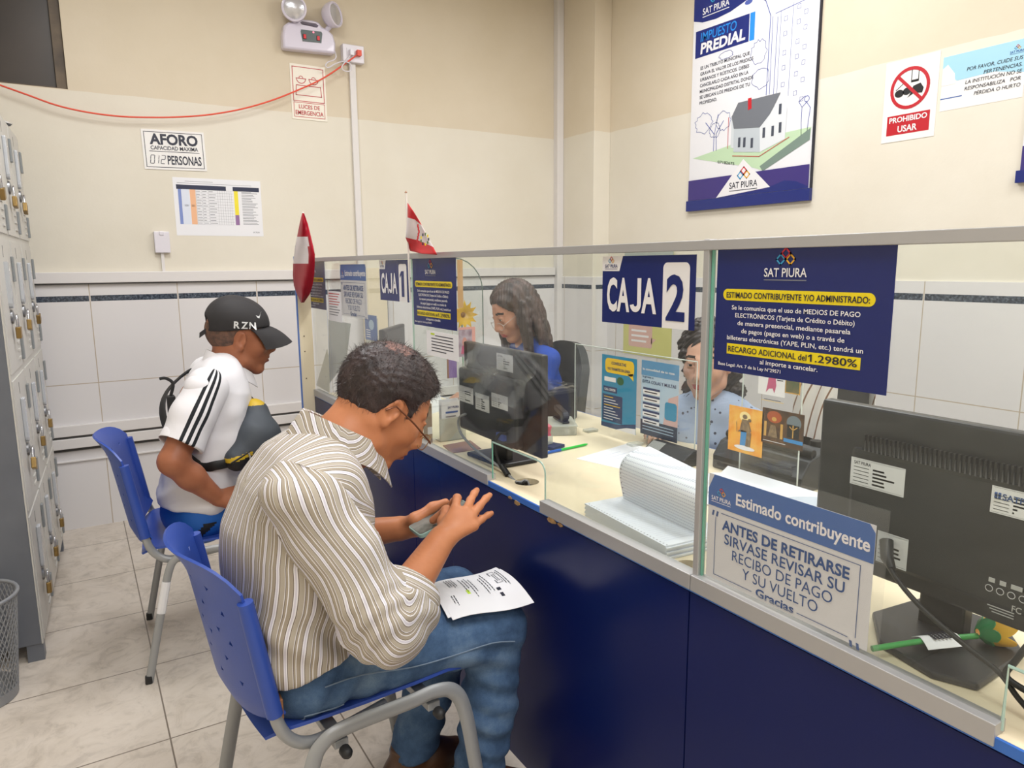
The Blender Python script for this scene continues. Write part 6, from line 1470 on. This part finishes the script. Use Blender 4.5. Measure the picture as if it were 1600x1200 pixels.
# plastic-covered machine beside the woman
vp = gz(868, 652, ZC); t = thing('covered_machine', 'dark desktop machine under a clear plastic cover beside the woman', 'machine', (1.93, 2.84, ZC))
part('housing', t, lambda b: b.box((1.83, 2.74, ZC), (2.04, 3.0, ZC + .15), MON), True, bevel=.015)
def wrap(b):
    P = []; rg = random.Random(6)
    for i in range(13):
        row = []
        for j in range(15):
            u, v = i / 12, j / 14; s_ = -.03 + .42 * u; 
            z = ZC + .16 + .012 * rg.random() if .17 < u else ZC + .16 * (u / .17)
            row.append(Vector((1.812 + max(0, (u - .17)) * .28 + .006 * rg.random(), 2.725 + .29 * v, z)))
        P.append(row)
    b.shell(P, .0007, FILM)
part('plastic_cover', t, wrap, True, smooth=True)
# rear glass with notices and cards
XP = 1.93
rp = thing('rear_glass', 'clear glass panel carrying the two flyers along the back of desk two', 'glass partition', (XP, 2.0, ZC))
part('pane', rp, lambda b: b.prism([(1.868, ZC + .004), (2.62, ZC + .004), (2.62, .995), (1.868, .995)], XP - .002, XP + .002, 'x', ACRYL), True)
part('edge', rp, lambda b: b.tube([(XP, 2.62, ZC), (XP, 2.62, .995), (XP, 1.868, .995), (XP, 1.868, ZC)], .0025, mat('pale_plastic_edge', (206, 214, 210), .2), 6), True)
for y in (2.5, 2.2): part('clip_foot', rp, lambda b: b.box((XP - .03, y - .02, ZC), (XP + .03, y + .02, ZC + .012), CLB), True, bevel=.002)
rq = thing('rear_glass', 'clear glass panel carrying the holy cards right of the post', 'glass partition', (XP, 1.54, ZC))
part('pane', rq, lambda b: b.prism([(1.42, ZC + .004), (1.655, ZC + .004), (1.655, 1.06), (1.42, 1.06)], XP - .002, XP + .002, 'x', ACRYL), True)
part('edge', rq, lambda b: b.tube([(XP, 1.655, ZC), (XP, 1.655, 1.06), (XP, 1.42, 1.06), (XP, 1.42, ZC)], .0025, mat('pale_plastic_edge', (206, 214, 210), .2), 6), True)
part('clip_foot', rq, lambda b: b.box((XP - .03, 1.5, ZC), (XP + .02, 1.54, ZC + .012), CLB), True, bevel=.002)
def rear_sign(name, label, cat, px, base, group=None):
    a, c = gx(*px[0], XP - .003), gx(*px[1], XP - .003)
    return Sign(name, label, cat, (XP - .0025, a.y, c.z), -PI / 2, a.y - c.y, a.z - c.z, .0008, base, group)
TEAL = mat('poster_teal', (38, 136, 176), .4); PYEL = mat('poster_yellow', (240, 196, 40), .4); PDK = mat('poster_dark_blue', (26, 58, 104), .4); PALEB = mat('poster_pale_blue', (176, 200, 220), .4)
s = rear_sign('flyer', 'teal flyer with a yellow speech bubble on the rear glass', 'flyer', ((941, 553), (993, 680)), TEAL); w_, h_ = s.w, s.h
s.rrect(.1 * w_, .76 * h_, .93 * w_, .96 * h_, .02, PYEL); s.poly([(.75 * w_, .78 * h_), (.92 * w_, .70 * h_), (.9 * w_, .8 * h_)], PYEL); s.text('CONSULTAS', .5 * w_, .88 * h_, .038 * h_, PDK, .42 * w_, .02, al='c'); s.text('Y/O TRÁMITES EN LÍNEA', .5 * w_, .80 * h_, .035 * h_, PDK, .66 * w_, .02, al='c')
s.rect(.08 * w_, .64 * h_, .42 * w_, .70 * h_, WHITE); s.disc(.55 * w_, .67 * h_, .1 * w_, .055 * h_, mat('flyer_green', (34, 96, 60), .4)); s.rect(.05 * w_, .49 * h_, .46 * w_, .57 * h_, PDK); s.text('CALL CENTER', .09 * w_, .515 * h_, .03 * h_, WHITE, .33 * w_, .02)
s.rect(.03 * w_, .09 * h_, .62 * w_, .46 * h_, PDK)
for i in range(9): s.rect(.08 * w_, (.42 - .038 * i) * h_, (.35 + .07 * (i % 4)) * w_, (.43 - .038 * i) * h_, PYEL if i in (0, 3) else WHITE, 2)
s.poly([(0, .06 * h_), (w_ * .5, .07 * h_), (w_, .14 * h_), (w_, 0), (0, 0)], PDK, 2); s.poly([(.45 * w_, 0), (w_, 0), (w_, .08 * h_), (.75 * w_, .06 * h_)], WHITE, 3); s.done()
s = rear_sign('flyer', 'pale blue EVITA COLAS Y MULTAS flyer with phone number boxes on the rear glass', 'flyer', ((1003, 562), (1058, 693)), PALEB); w_, h_ = s.w, s.h
s.rect(0, 0, w_, .2 * h_, mat('flyer_slate', (44, 56, 80), .4)); s.rect(0, .8 * h_, w_, h_, mat('flyer_sky', (96, 148, 190), .4)); s.text('la comodidad de tu casa', .04 * w_, .87 * h_, .03 * h_, WHITE, .85 * w_, .02); s.text('Ingresa a', .04 * w_, .77 * h_, .028 * h_, PDK, .3 * w_, .01); s.text('EVITA COLAS Y MULTAS', .04 * w_, .70 * h_, .04 * h_, PDK, .9 * w_, .016)
for i in range(5): s.rect(.06 * w_, (.61 - .1 * i) * h_, .52 * w_, (.64 - .1 * i) * h_, PDK, 2); s.rect(.06 * w_, (.555 - .1 * i) * h_, .52 * w_, (.61 - .1 * i) * h_, WHITE, 2); s.rect(.1 * w_, (.575 - .1 * i) * h_, .45 * w_, (.59 - .1 * i) * h_, INK, 3)
s.poly([(.62 * w_, .2 * h_), (w_, .2 * h_), (w_, .62 * h_), (.75 * w_, .55 * h_)], mat('flyer_skin_pink', (206, 170, 166), .5)); s.rrect(.66 * w_, .27 * h_, .97 * w_, .5 * h_, .012, TEAL, 2)
for i in range(3): s.rect(.06 * w_, (.15 - .04 * i) * h_, .9 * w_, (.16 - .04 * i) * h_, PALEB, 2)
s.done()
CO = mat('card_orange', (236, 150, 50), .35, vary=(25, (244, 190, 90))); CD = mat('card_dark', (62, 46, 40), .35, vary=(50, (104, 74, 48))); CG = mat('card_gold', (206, 160, 84), .4); CSK = mat('card_blue', (60, 136, 196), .4); CRB = mat('card_robe_brown', (112, 92, 72), .5, vary=(80, (150, 126, 92)))
s = rear_sign('holy_card', 'orange card with a robed figure in blue and brown on the rear glass', 'card', ((1140, 632), (1190, 716)), CO, None); w_, h_ = s.w, s.h
s.disc(.48 * w_, .80 * h_, .16 * w_, .11 * h_, mat('card_halo', (250, 226, 160), .4)); s.disc(.48 * w_, .80 * h_, .07 * w_, .05 * h_, CRB, 2); s.disc(.62 * w_, .74 * h_, .05 * w_, .035 * h_, CRB, 3)
s.poly([(.34 * w_, .5 * h_), (.4 * w_, .74 * h_), (.58 * w_, .74 * h_), (.68 * w_, .52 * h_), (.64 * w_, .48 * h_), (.28 * w_, .45 * h_)], CRB, 2); s.poly([(.38 * w_, .5 * h_), (.66 * w_, .48 * h_), (.64 * w_, .16 * h_), (.36 * w_, .16 * h_)], CSK, 2); s.poly([(.55 * w_, .49 * h_), (.68 * w_, .47 * h_), (.66 * w_, .16 * h_), (.52 * w_, .16 * h_)], CRB, 3); s.disc(.5 * w_, .12 * h_, .3 * w_, .05 * h_, WHITE, 3); s.line([(.26 * w_, .45 * h_), (.24 * w_, .66 * h_)], .002, CRB, 3); s.done()
s = rear_sign('holy_card', 'dark card with a golden altar and a crucifix beside the orange card', 'card', ((1192, 636), (1254, 706)), CD); w_, h_ = s.w, s.h
s.disc(.3 * w_, .78 * h_, .18 * w_, .17 * h_, mat('card_rust', (172, 84, 48), .4)); s.disc(.3 * w_, .72 * h_, .06 * w_, .06 * h_, CG, 2)
for u in (.06, .46): s.rect(u * w_, .2 * h_, (u + .06) * w_, .62 * h_, CG, 2)
s.poly([(.16 * w_, .2 * h_), (.4 * w_, .2 * h_), (.34 * w_, .55 * h_), (.22 * w_, .55 * h_)], CRB, 2); s.disc(.77 * w_, .72 * h_, .17 * w_, .2 * h_, mat('card_slate', (112, 124, 132), .4)); s.rect(.62 * w_, .3 * h_, .9 * w_, .66 * h_, BLACK, 2); s.line([(.76 * w_, .32 * h_), (.76 * w_, .64 * h_)], .004, CG, 3); s.line([(.68 * w_, .6 * h_), (.76 * w_, .52 * h_), (.85 * w_, .61 * h_)], .003, CG, 3); s.rect(.55 * w_, .16 * h_, w_, .26 * h_, CSK, 3); s.rect(.05 * w_, .07 * h_, .6 * w_, .085 * h_, WHITE, 3); s.done()
s = rear_sign('picture_card', 'white card with a pink figure above the orange card', 'card', ((1186, 578), (1226, 622)), WHITE); w_, h_ = s.w, s.h
s.poly([(.3 * w_, .1 * h_), (.36 * w_, .5 * h_), (.4 * w_, .95 * h_), (.62 * w_, .95 * h_), (.68 * w_, .45 * h_), (.62 * w_, .12 * h_), (.55 * w_, .3 * h_), (.42 * w_, .28 * h_)], mat('card_pink', (196, 96, 132), .5)); s.rect(.7 * w_, .66 * h_, .92 * w_, .7 * h_, INK); s.done()
s = rear_sign('picture_card', 'small gold-framed picture card at the top of the rear glass', 'card', ((1228, 580), (1250, 618)), CG); s.rect(.004, .004, s.w - .004, s.h - .004, mat('card_green', (84, 96, 70), .5, vary=(60, (120, 110, 80)))); s.done()
s = rear_sign('card_strip', 'narrow yellow strip of print above the dark card', 'card', ((1190, 624), (1224, 631)), PYEL); s.rect(.01, .004, s.w - .01, .006, INK); s.done()
# printer behind the rear glass, with its paper
PRN = mat('printer_charcoal', (46, 48, 52), .45); PRG = mat('printer_grey', (150, 152, 150), .45)
t = thing('printer', 'charcoal dot-matrix printer behind the rear glass', 'printer', (2.05, 1.66, ZC))
part('body', t, lambda b: b.prism([(1.952, ZC), (2.15, ZC), (2.15, ZC + .11), (2.08, ZC + .13), (1.99, ZC + .10), (1.952, ZC + .05)], 1.42, 1.8, 'y', PRN), True, bevel=.006); part('platen', t, lambda b: b.tube([(2.02, 1.43, ZC + .122), (2.02, 1.79, ZC + .122)], .014, BLACK, 12), True, smooth=True)
part('tray', t, lambda b: b.box((1.952, 1.44, ZC + .012), (1.975, 1.78, ZC + .03), PRG), True, bevel=.003)
for k in range(3): part('slot', t, lambda b: b.box((1.95, 1.46, ZC + .05 + k * .014), (1.966 + k * .008, 1.6, ZC + .056 + k * .014), BLACK), True)
for y in (1.48, 1.74): part('knob', t, lambda b: b.lathe([(.02, -.01), (.02, .012), (0, .014)], BLACK, 16, Matrix.Translation((2.1, y, ZC + .135))), True, smooth=True)
t = thing('card_reader', 'low dark grey device under the pale blue flyer', 'device', (1.86, 1.98, ZC))
part('body', t, lambda b: b.prism([(1.85, ZC), (1.922, ZC), (1.922, ZC + .06), (1.895, ZC + .058), (1.85, ZC + .03)], 1.84, 2.06, 'y', PRN), True, bevel=.005); part('key_panel', t, lambda b: b.add([(1.8515, 1.98, ZC + .0335), (1.893, 1.98, ZC + .0595), (1.893, 2.05, ZC + .0595), (1.8515, 2.05, ZC + .0335)], [(0, 1, 2, 3)], PRG), True)
t = thing('form_paper', 'loose continuous form paper with sprocket holes in front of the printer', 'paper', (1.72, 1.45, ZC)); f0 = [gz(x, y, ZC) for x, y in ((1128, 742), (1150, 722), (1262, 750), (1290, 790))]
def fp(b):
    P = []
    for i in range(9): P.append([Vector((1.62 + .27 * i / 8, 1.25 + .42 * j / 8, ZC + .004 + .02 * math.sin(i * .9) ** 2 + .03 * (i / 8) ** 2)) for j in range(9)])
    b.shell(P, .0006, PF)
part('sheet', t, fp, True, smooth=True)
def fpp(b):
    for k in range(3):
        for j in range(24): x = 1.64 + k * .012; i = (x - 1.62) / .27 * 8; z = ZC + .0056 + .02 * math.sin(i * .9) ** 2 + .03 * (i / 8) ** 2; y = 1.27 + j * .016; b.box((x, y, z), (x + .004, y + .005 + .004 * (j % 3), z + .0008), GREYINK)
part('print', t, fpp, True)
t = thing('leaning_paper', 'bluish sheet with punched edge leaning against the back of the large monitor', 'paper', (1.47, 1.03, ZC))
part('sheet', t, lambda b: b.shell([[Vector((1.44 + .10 * v + .03 * v * v, .96 + .25 * u, ZC + .006 + .16 * v - .05 * u * u)) for u in np.linspace(0, 1, 8)] for v in np.linspace(0, 1, 8)], .0006, mat('bluish_paper', (214, 224, 238), .7)), True, smooth=True)
# cloth behind, with a cabinet added to hold it up
SCL = NT('striped_cover'); wv = SCL.op('ADD', SCL.op('MULTIPLY', SCL.y, .75), SCL.op('ADD', SCL.op('MULTIPLY', SCL.z, .35), SCL.op('MULTIPLY', SCL.op('SINE', SCL.op('MULTIPLY', SCL.z, 11)), .02))); SCL.set('Base Color', SCL.mix(SCL.grid(wv, 0, .024, .0018), lin((232, 228, 224)), lin((138, 104, 84)))); SCL.set('Roughness', .8); SCL = SCL.m
cy1, cy0 = gx(1252, 640, 2.3).y, gx(1318, 640, 2.3).y
t = thing('cabinet', 'narrow black cabinet behind the printer, added to hold up the striped cloth', 'cabinet', (2.36, (cy0 + cy1) / 2, FZ))
part('body', t, lambda b: b.box((2.27, cy0 + .01, FZ), (2.47, cy1 - .01, 1.0), KBL), True, bevel=.006); part('door', t, lambda b: b.box((2.262, cy0 + .02, FZ + .06), (2.27, cy1 - .02, .96), CHK), True, bevel=.003)
for k in range(4): part('slot', t, lambda b: b.box((2.258, cy0 + .03, .62 + k * .03), (2.263, cy1 - .03, .63 + k * .03), GREYINK if k == 1 else BLACK), True)
t = thing('striped_cloth', 'white cloth with curved brown stripes draped over the black cabinet', 'cloth', (2.36, (cy0 + cy1) / 2, 1.0))
def cloth(b):
    P = []
    for i in range(21):
        s_ = i / 20; row = []
        for j in range(15):
            u = -1 + 2 * j / 14; y = (cy0 + cy1) / 2 + (cy1 - cy0) / 2 * u * 1.03; wv_ = .006 * math.sin(u * 7 + s_ * 6)
            if s_ < .5: p = Vector((2.248 + wv_, y, .72 + .29 * s_ / .5))
            elif s_ < .75: p = Vector((2.25 + .24 * (s_ - .5) / .25, y, 1.012 + .004 * math.sin(u * 6)))
            else: p = Vector((2.49 + wv_, y, 1.01 - .2 * (s_ - .75) / .25))
            row.append(p)
        P.append(row)
    b.shell(P, .002, SCL)
part('sheet', t, cloth, True, smooth=True)
# yellow-green poster on the right wall, seen through the glass
y1_, y0_ = gx(978, 450, XR).y, gx(1054, 450, XR).y; pz0, pz1 = gx(1010, 556, XR).z, gx(1010, 393, XR).z
s = Sign('wall_poster', 'yellow-green poster with a pink speech bubble low on the right wall behind the glass', 'poster', (XR - .013, y1_, pz0), -PI / 2, y1_ - y0_, pz1 - pz0, .002, mat('poster_yellow_green', (206, 204, 130), .5))
s.rect(0, s.h * .9, s.w, s.h, mat('poster_grey', (170, 178, 172), .5)); s.rrect(.12 * s.w, .08 * s.h, .62 * s.w, .3 * s.h, .015, mat('poster_pink', (216, 178, 168), .5)); s.poly([(.6 * s.w, .12 * s.h), (.7 * s.w, .17 * s.h), (.6 * s.w, .18 * s.h)], mat('poster_pink', (216, 178, 168)))
for i in range(3): s.rect(.18 * s.w, (.13 + .05 * i) * s.h, (.5 + .05 * (i % 2)) * s.w, (.15 + .05 * i) * s.h, WHITE, 2)
s.done()

# ------------------------------------------------------------------ flags
FR = mat('flag_satin_red', (164, 14, 38), .5, spec=.25); FW = mat('flag_satin_white', (224, 214, 216), .5, spec=.3); FRR = mat('flag_red', (206, 34, 44), .5); POLE = mat('white_pole', (232, 226, 220), .35)
XF = 1.085
def Pf(x, y, d=0): return gx(x, y, XF - d)
t = thing('satin_flag', 'red and white satin flag hanging over the far end of the glass screen', 'flag', tuple(Pf(472, 400)))
rows = ((333, 472, 474), (350, 468, 480), (370, 464, 485), (385, 461, 489), (398, 459.5, 492), (412, 458, 492), (430, 457.5, 491), (446, 459, 488), (460, 464, 483), (473, 470, 474))
def flag1(b, sel):
    P = []
    for y, xa, xb_ in rows:
        row = []
        for j in range(11): u = j / 10; x = xa + (xb_ - xa) * u; row.append((Pf(x, y, .018 * math.sin(u * PI) + .008 * math.sin(u * 8 + y * .05)), x, y))
        P.append(row)
    V = [p[0] for r in P for p in r]; n = 11
    for i in range(len(P) - 1):
        for j in range(10):
            x, y = P[i][j][1], P[i][j][2]; wht = 366 <= y < 399 and x < 481 - (y - 366) * .06
            b.add([V[i * n + j], V[i * n + j + 1], V[(i + 1) * n + j + 1], V[(i + 1) * n + j]], [(0, 1, 2, 3)], FW if wht else FR)
o = part('cloth', t, lambda b: flag1(b, 0), True, smooth=True); sd_ = o.modifiers.new('s', 'SOLIDIFY'); sd_.thickness = .004
bmw = bmesh.new(); bmw.from_mesh(o.data); bmesh.ops.remove_doubles(bmw, verts=bmw.verts, dist=1e-5); bmesh.ops.recalc_face_normals(bmw, faces=bmw.faces); bmw.to_mesh(o.data); bmw.free()
o.data.polygons.foreach_set('use_smooth', [True] * len(o.data.polygons))
part('stick', t, lambda b: b.tube([Pf(473, 331, -.02), Pf(484, 440, -.02)], .004, POLE, 8), True)
XF = 1.172
t = thing('small_flag', 'small red and white flag with a round emblem on a white stick', 'flag', tuple(Pf(638, 395)))
part('stick', t, lambda b: b.tube([Pf(634.5, 302), Pf(641, 470)], .0042, POLE, 8).lathe([(0, -.006), (.006, 0), (0, .008)], mat('stick_tip', (150, 100, 60), .4), 10, Matrix.Translation(Pf(634.3, 301))), True, smooth=True)
FP = [((637, 317), (646, 330), (655.5, 345.5)), ((637, 340), (648, 343), (659, 352)), ((634, 371), (655, 376), (677, 386)), ((636.5, 378), (657, 390), (682, 396)), ((641, 392), (660, 397), (683, 398))]
ms = (FRR, FW, FRR, FRR)
def flag2(b):
    fine = []
    for i in range(4):
        for k in range(4 if i < 3 else 5):
            t_ = k / 4; row = []
            for j in range(9):
                u = j / 8; a = [np.array(q, float) for q in FP[i]]; c = [np.array(q, float) for q in FP[i + 1]]
                def li(q): return q[0] * (1 - u * 2) + q[1] * u * 2 if u < .5 else q[1] * (2 - u * 2) + q[2] * (u * 2 - 1)
                p = li(a) * (1 - t_) + li(c) * t_; row.append(Pf(p[0], p[1], .014 * math.sin(u * 5 + (i * 4 + k) * .25) + .01 * u))
            fine.append(row)
    n = 9
    for i in range(len(fine) - 1):
        for j in range(8): b.add([fine[i][j], fine[i][j + 1], fine[i + 1][j + 1], fine[i + 1][j]], [(0, 1, 2, 3)], ms[min(i // 4, 3)])
    return fine
fl2 = MB(); fg = flag2(fl2); o = fl2.build('cloth', t, True, smooth=True)
bmw = bmesh.new(); bmw.from_mesh(o.data); bmesh.ops.remove_doubles(bmw, verts=bmw.verts, dist=1e-5); bmesh.ops.recalc_face_normals(bmw, faces=bmw.faces); bmw.to_mesh(o.data); bmw.free(); sd_ = o.modifiers.new('s', 'SOLIDIFY'); sd_.thickness = .001
o.data.polygons.foreach_set('use_smooth', [True] * len(o.data.polygons))
def emb(b):
    for k in range(9): a = 2 * PI * k / 9; p = Pf(664 + 6 * math.cos(a), 374 + 8 * math.sin(a), .034); b.box(tuple(p - Vector((.002, .004, .005))), tuple(p + Vector((.0, .004, .005))), (INK, mat('emblem_green', (90, 120, 60), .5), YEL)[k % 3])
    for k in range(6): p = Pf(655 - .9 * abs(k - 2), 353 + 4.6 * k, .03); b.box(tuple(p - Vector((.002, .005, .006))), tuple(p + Vector((0, .005, .006))), FRR)
part('emblem', o, emb, True)

# ------------------------------------------------------------------ around the divider and in the far cash desk
YD = 2.7495
def div_sign(name, label, cat, px, base):
    a, c = gy(*px[0], YD), gy(*px[1], YD); return Sign(name, label, cat, (a.x, YD, c.z), 0, c.x - a.x, a.z - c.z, .0008, base)
s = div_sign('photo_poster', 'pink-bordered photo poster on the divider above the monitor', 'poster', ((716, 512), (743, 556)), mat('poster_rose', (226, 168, 160), .5)); s.rect(.0, .0, s.w * .8, s.h * .92, mat('photo_mauve', (140, 116, 134), .5, vary=(40, (196, 186, 200)))); s.disc(s.w * .35, s.h * .5, s.w * .14, s.h * .16, mat('photo_skin', (206, 150, 140), .5), 2); s.poly([(s.w * .12, .1 * s.h), (s.w * .6, .1 * s.h), (s.w * .5, .38 * s.h), (s.w * .2, .38 * s.h)], mat('card_pink', (196, 96, 132)), 2); s.done()
s = div_sign('paper_strip', 'tall tan paper strip on the divider beside the navy notice', 'paper', ((714, 406), (724, 481)), mat('tan_paper', (206, 164, 112), .6)); s.done()
s = div_sign('paper_strip', 'narrow purple leaflet low on the divider beside the typed note', 'paper', ((698, 556), (714, 590)), mat('purple_paper', (136, 110, 170), .6)); s.rect(0, 0, .008, s.h, mat('leaflet_brown', (150, 104, 70), .6)); s.done()
fw = gy(722, 492, 2.9); t = thing('yellow_flower', 'yellow artificial flower behind the glass divider', 'flower', (fw.x, fw.y, fw.z))
for k in range(12):
    a = 2 * PI * k / 12; d_ = Vector((math.cos(a), -.35, math.sin(a))); sd_ = Vector((-math.sin(a), 0, math.cos(a)))
    part('petal', t, lambda b: b.shell([[d_ * (.07 * v) + sd_ * (u * .014 * math.sin(PI * min(v + .12, 1))) + Vector((0, -.012 * math.sin(PI * v), 0)) for u in (-1, 0, 1)] for v in np.linspace(.1, 1, 5)], .0012, YPT), smooth=True)
part('centre', t, lambda b: b.lathe([(.018, 0), (.014, .01), (0, .014)], mat('flower_centre', (150, 100, 30), .7), 14, Matrix.Rotation(PI / 2, 4, 'X')), smooth=True)
part('stem', t, lambda b: b.tube([(0, .004, -.012), (.01, .02, -.15), (.012, .02, ZC - fw.z + .02)], .003, LEAF, 6), smooth=True); part('pot', t, lambda b: b.lathe([(.025, ZC - fw.z), (.034, ZC - fw.z + .07), (.03, ZC - fw.z + .07), (.02, ZC - fw.z + .01)], CREAM, 16, Matrix.Translation((.012, .02, 0))), smooth=True)
# document in a holder
hz = gy(705, 690, 2.70); hx0, hx1 = gy(690, 660, 2.70).x, gy(722, 660, 2.70).x; zt_ = gy(700, 628, 2.70).z
t = thing('document_holder', 'clear holder with white printed documents at the corner by the divider', 'document holder', ((hx0 + hx1) / 2, 2.71, ZC))
part('holder', t, lambda b: b.box((hx0 - .012, 2.69, ZC), (hx1 + .012, 2.694, ZC + .1), CLB).box((hx0 - .012, 2.69, ZC), (hx1 + .012, 2.74, ZC + .004), CLB), True)
for k in range(2): part('document', t, lambda b: b.box((hx0 - .004 * k, 2.70 + k * .014, ZC + .006), (hx1 - .01 * k, 2.7012 + k * .014, zt_ + .01 * k), PAPER), True)
def dtx(b):
    for i in range(9): z = zt_ - .05 - i * .016; b.box((hx0 + .02, 2.6985, z), (hx1 - .02 - .01 * (i % 3), 2.6995, z + (.004 if i % 4 else .008)), HBLUE if i % 4 == 0 else GREYINK)
    g, f = glyphs('SAT PIURA', .02); b.add([(hx0 + .03 + u * .011, 2.6988, zt_ - .03 + v * .014) for u, v in g], f, TBLUE)
part('print', t, dtx, True)
t = thing('brown_folder', 'brown folder with a white label standing beside the document holder', 'folder', (1.23, 2.71, ZC)); 
part('cover', t, lambda b: b.box((1.222, 2.70, ZC), (1.246, 2.74, ZC + .17), mat('folder_brown', (150, 118, 84), .6, vary=(10, (172, 142, 104)))), True, bevel=.002); part('label', t, lambda b: b.box((1.224, 2.698, ZC + .04), (1.244, 2.70, ZC + .07), PAPER), True)
pc_ = [gz(x, y, ZC) for x, y in ((692, 697), (735, 689), (752, 702), (706, 709))]
t = thing('mouse_pad', 'reddish brown card lying beside the base of the black monitor', 'card', (pc_[0].x, pc_[0].y, ZC)); part('card', t, lambda b: b.prism([(p.x, p.y) for p in pc_], ZC + .0005, ZC + .003, 'z', mat('reddish_card', (150, 116, 106), .5)), True)
# far desk: monitor with papers, flyer, calendar
t = thing('monitor', 'grey monitor seen through the far pane behind leaning papers', 'monitor', (1.45, 3.62, ZC), R(-38))
part('panel', t, lambda b: b.box((-.015, -.2, .09), (.015, .2, .42), MON2), bevel=.006); part('screen', t, lambda b: b.box((.0145, -.185, .105), (.0165, .185, .405), SCR)); part('rear_housing', t, lambda b: b.box((-.055, -.13, .12), (-.012, .13, .34), MON2), bevel=.012); part('neck', t, lambda b: b.box((-.03, -.04, .01), (-.01, .04, .2), MON)); part('base', t, lambda b: b.prism(rr2(.09, .12, .03), 0, .014, 'z', MON), bevel=.004)
def lean(name, label, cat, px, dX, mt, rule=None):
    c = [gx(x, y, 1.26 + dX) for x, y in px]; n_ = (c[1] - c[0]).cross(c[3] - c[0]).normalized() * .0008; t = thing(name, label, cat, tuple((c[2] + c[3]) / 2))
    part('sheet', t, lambda b: b.add([*c, *[p + n_ for p in c]], [(0, 1, 2, 3), (7, 6, 5, 4), (0, 4, 5, 1), (1, 5, 6, 2), (2, 6, 7, 3), (3, 7, 4, 0)], mt), True); return t, c
t, c = lean('leaning_sheet', 'pale sheet leaning on the grey monitor at the far desk', 'paper', ((513, 499), (548, 506), (541, 566), (514, 600)), 0, mat('faded_sheet', (206, 208, 204), .6))
t, c = lean('leaning_sheet', 'white triangular sheet standing at the corner of the far pane', 'paper', ((511, 545), (514, 560), (515, 614), (494, 602)), -.03, PAPER)
a, c_ = gx(570, 491, 1.42), gx(590, 534, 1.42)
s = Sign('flyer', 'blue flyer standing at the far desk left of the calendar', 'flyer', (1.42, a.y, c_.z), -PI / 2, a.y - c_.y, a.z - c_.z, .001, HBLUE); s.disc(s.w * .55, s.h * .62, s.w * .22, s.h * .2, PALEB)
for i in range(4): s.rect(s.w * .1, s.h * (.1 + .09 * i), s.w * .45, s.h * (.14 + .09 * i), WHITE)
s.mb('stand').box((0, 0, ZC - c_.z), (s.w, .006, s.h * .9), CLB); s.done()
ca, cb_ = gz(572, 560, .78), gz(655, 556, .78)
t = thing('desk_calendar', 'white spiral desk calendar at the far cash desk', 'calendar', (1.42, 3.32, ZC), R(-58))
part('pages', t, lambda b: b.prism([(-.1, 0), (-.09, 0), (.0, .17), (-.008, .172)], -.17, .17, 'y', PAPER)); part('stand', t, lambda b: b.prism([(.1, 0), (.09, 0), (-.002, .17), (.004, .172)], -.17, .17, 'y', PAPER))
part('spiral', t, lambda b: [b.tube([(.009 * math.cos(q), -.16 + k * .0125, .171 + .009 * math.sin(q)) for q in np.linspace(0, 2 * PI, 9)[:-1]], .0014, GREYINK, 5, closed=True) for k in range(26)])
# cream board standing beyond the far pane
b0, b1 = gx(572, 402, 1.9), gx(602, 402, 1.9)
t = thing('cream_panel', 'cream board standing against the back wall behind the far pane', 'board', (1.72, 4.2, 0)); xa_, xb2 = gy(567, 450, 4.22).x, gy(603, 450, 4.22).x
part('board', t, lambda b: b.box((xa_, 4.205, 0), (xb2, 4.235, 1.34), mat('cream_laminate', (232, 218, 188), .5)), True); part('edge_strip', t, lambda b: b.box((xb2, 4.203, 0), (xb2 + .004, 4.237, 1.34), GREYINK), True)

# small black pouch with a pen between his arms
q = gy(607, 888, 1.47); t = thing('pouch', 'small black pouch with a pen on the lap of the man in stripes', 'pouch', (q.x, q.y, .58))
part('pouch', t, lambda b: b.prism(rr2(.035, .05, .015), -.02, .03, 'z', STB), bevel=.008, smooth=True); part('pen', t, lambda b: b.tube([(.012, .0, .01), (.03, -.006, .07)], .004, STEEL, 8), smooth=True)

# ------------------------------------------------------------------ scale the desk group about the camera position: worktop .762 m, glass plane at X = .95 m
AFTER = set(C.objects) - AFTER0
NOT_DESK = {'wall_poster', 'cream_panel', 'pouch', 'office_chair'}
def scale_about_cam(o):
    if o.type == 'EMPTY': o.location = (o.location.x * CAM_SCALE, o.location.y * CAM_SCALE, .762 + (o.location.z - ZC) * CAM_SCALE)
    seen = set()
    for c in o.children_recursive:
        if c.data in seen: continue
        seen.add(c.data); c.data.transform(Matrix.Scale(CAM_SCALE, 4))
        for md in c.modifiers:
            if md.type == 'BEVEL': md.width *= CAM_SCALE
            if md.type == 'SOLIDIFY': md.thickness *= CAM_SCALE
for o in list(C.objects):
    if o.parent is None and o.type == 'EMPTY' and (o in DESK or o in AFTER) and o.name.split('.')[0] not in NOT_DESK: scale_about_cam(o)
bpy.context.view_layer.update()
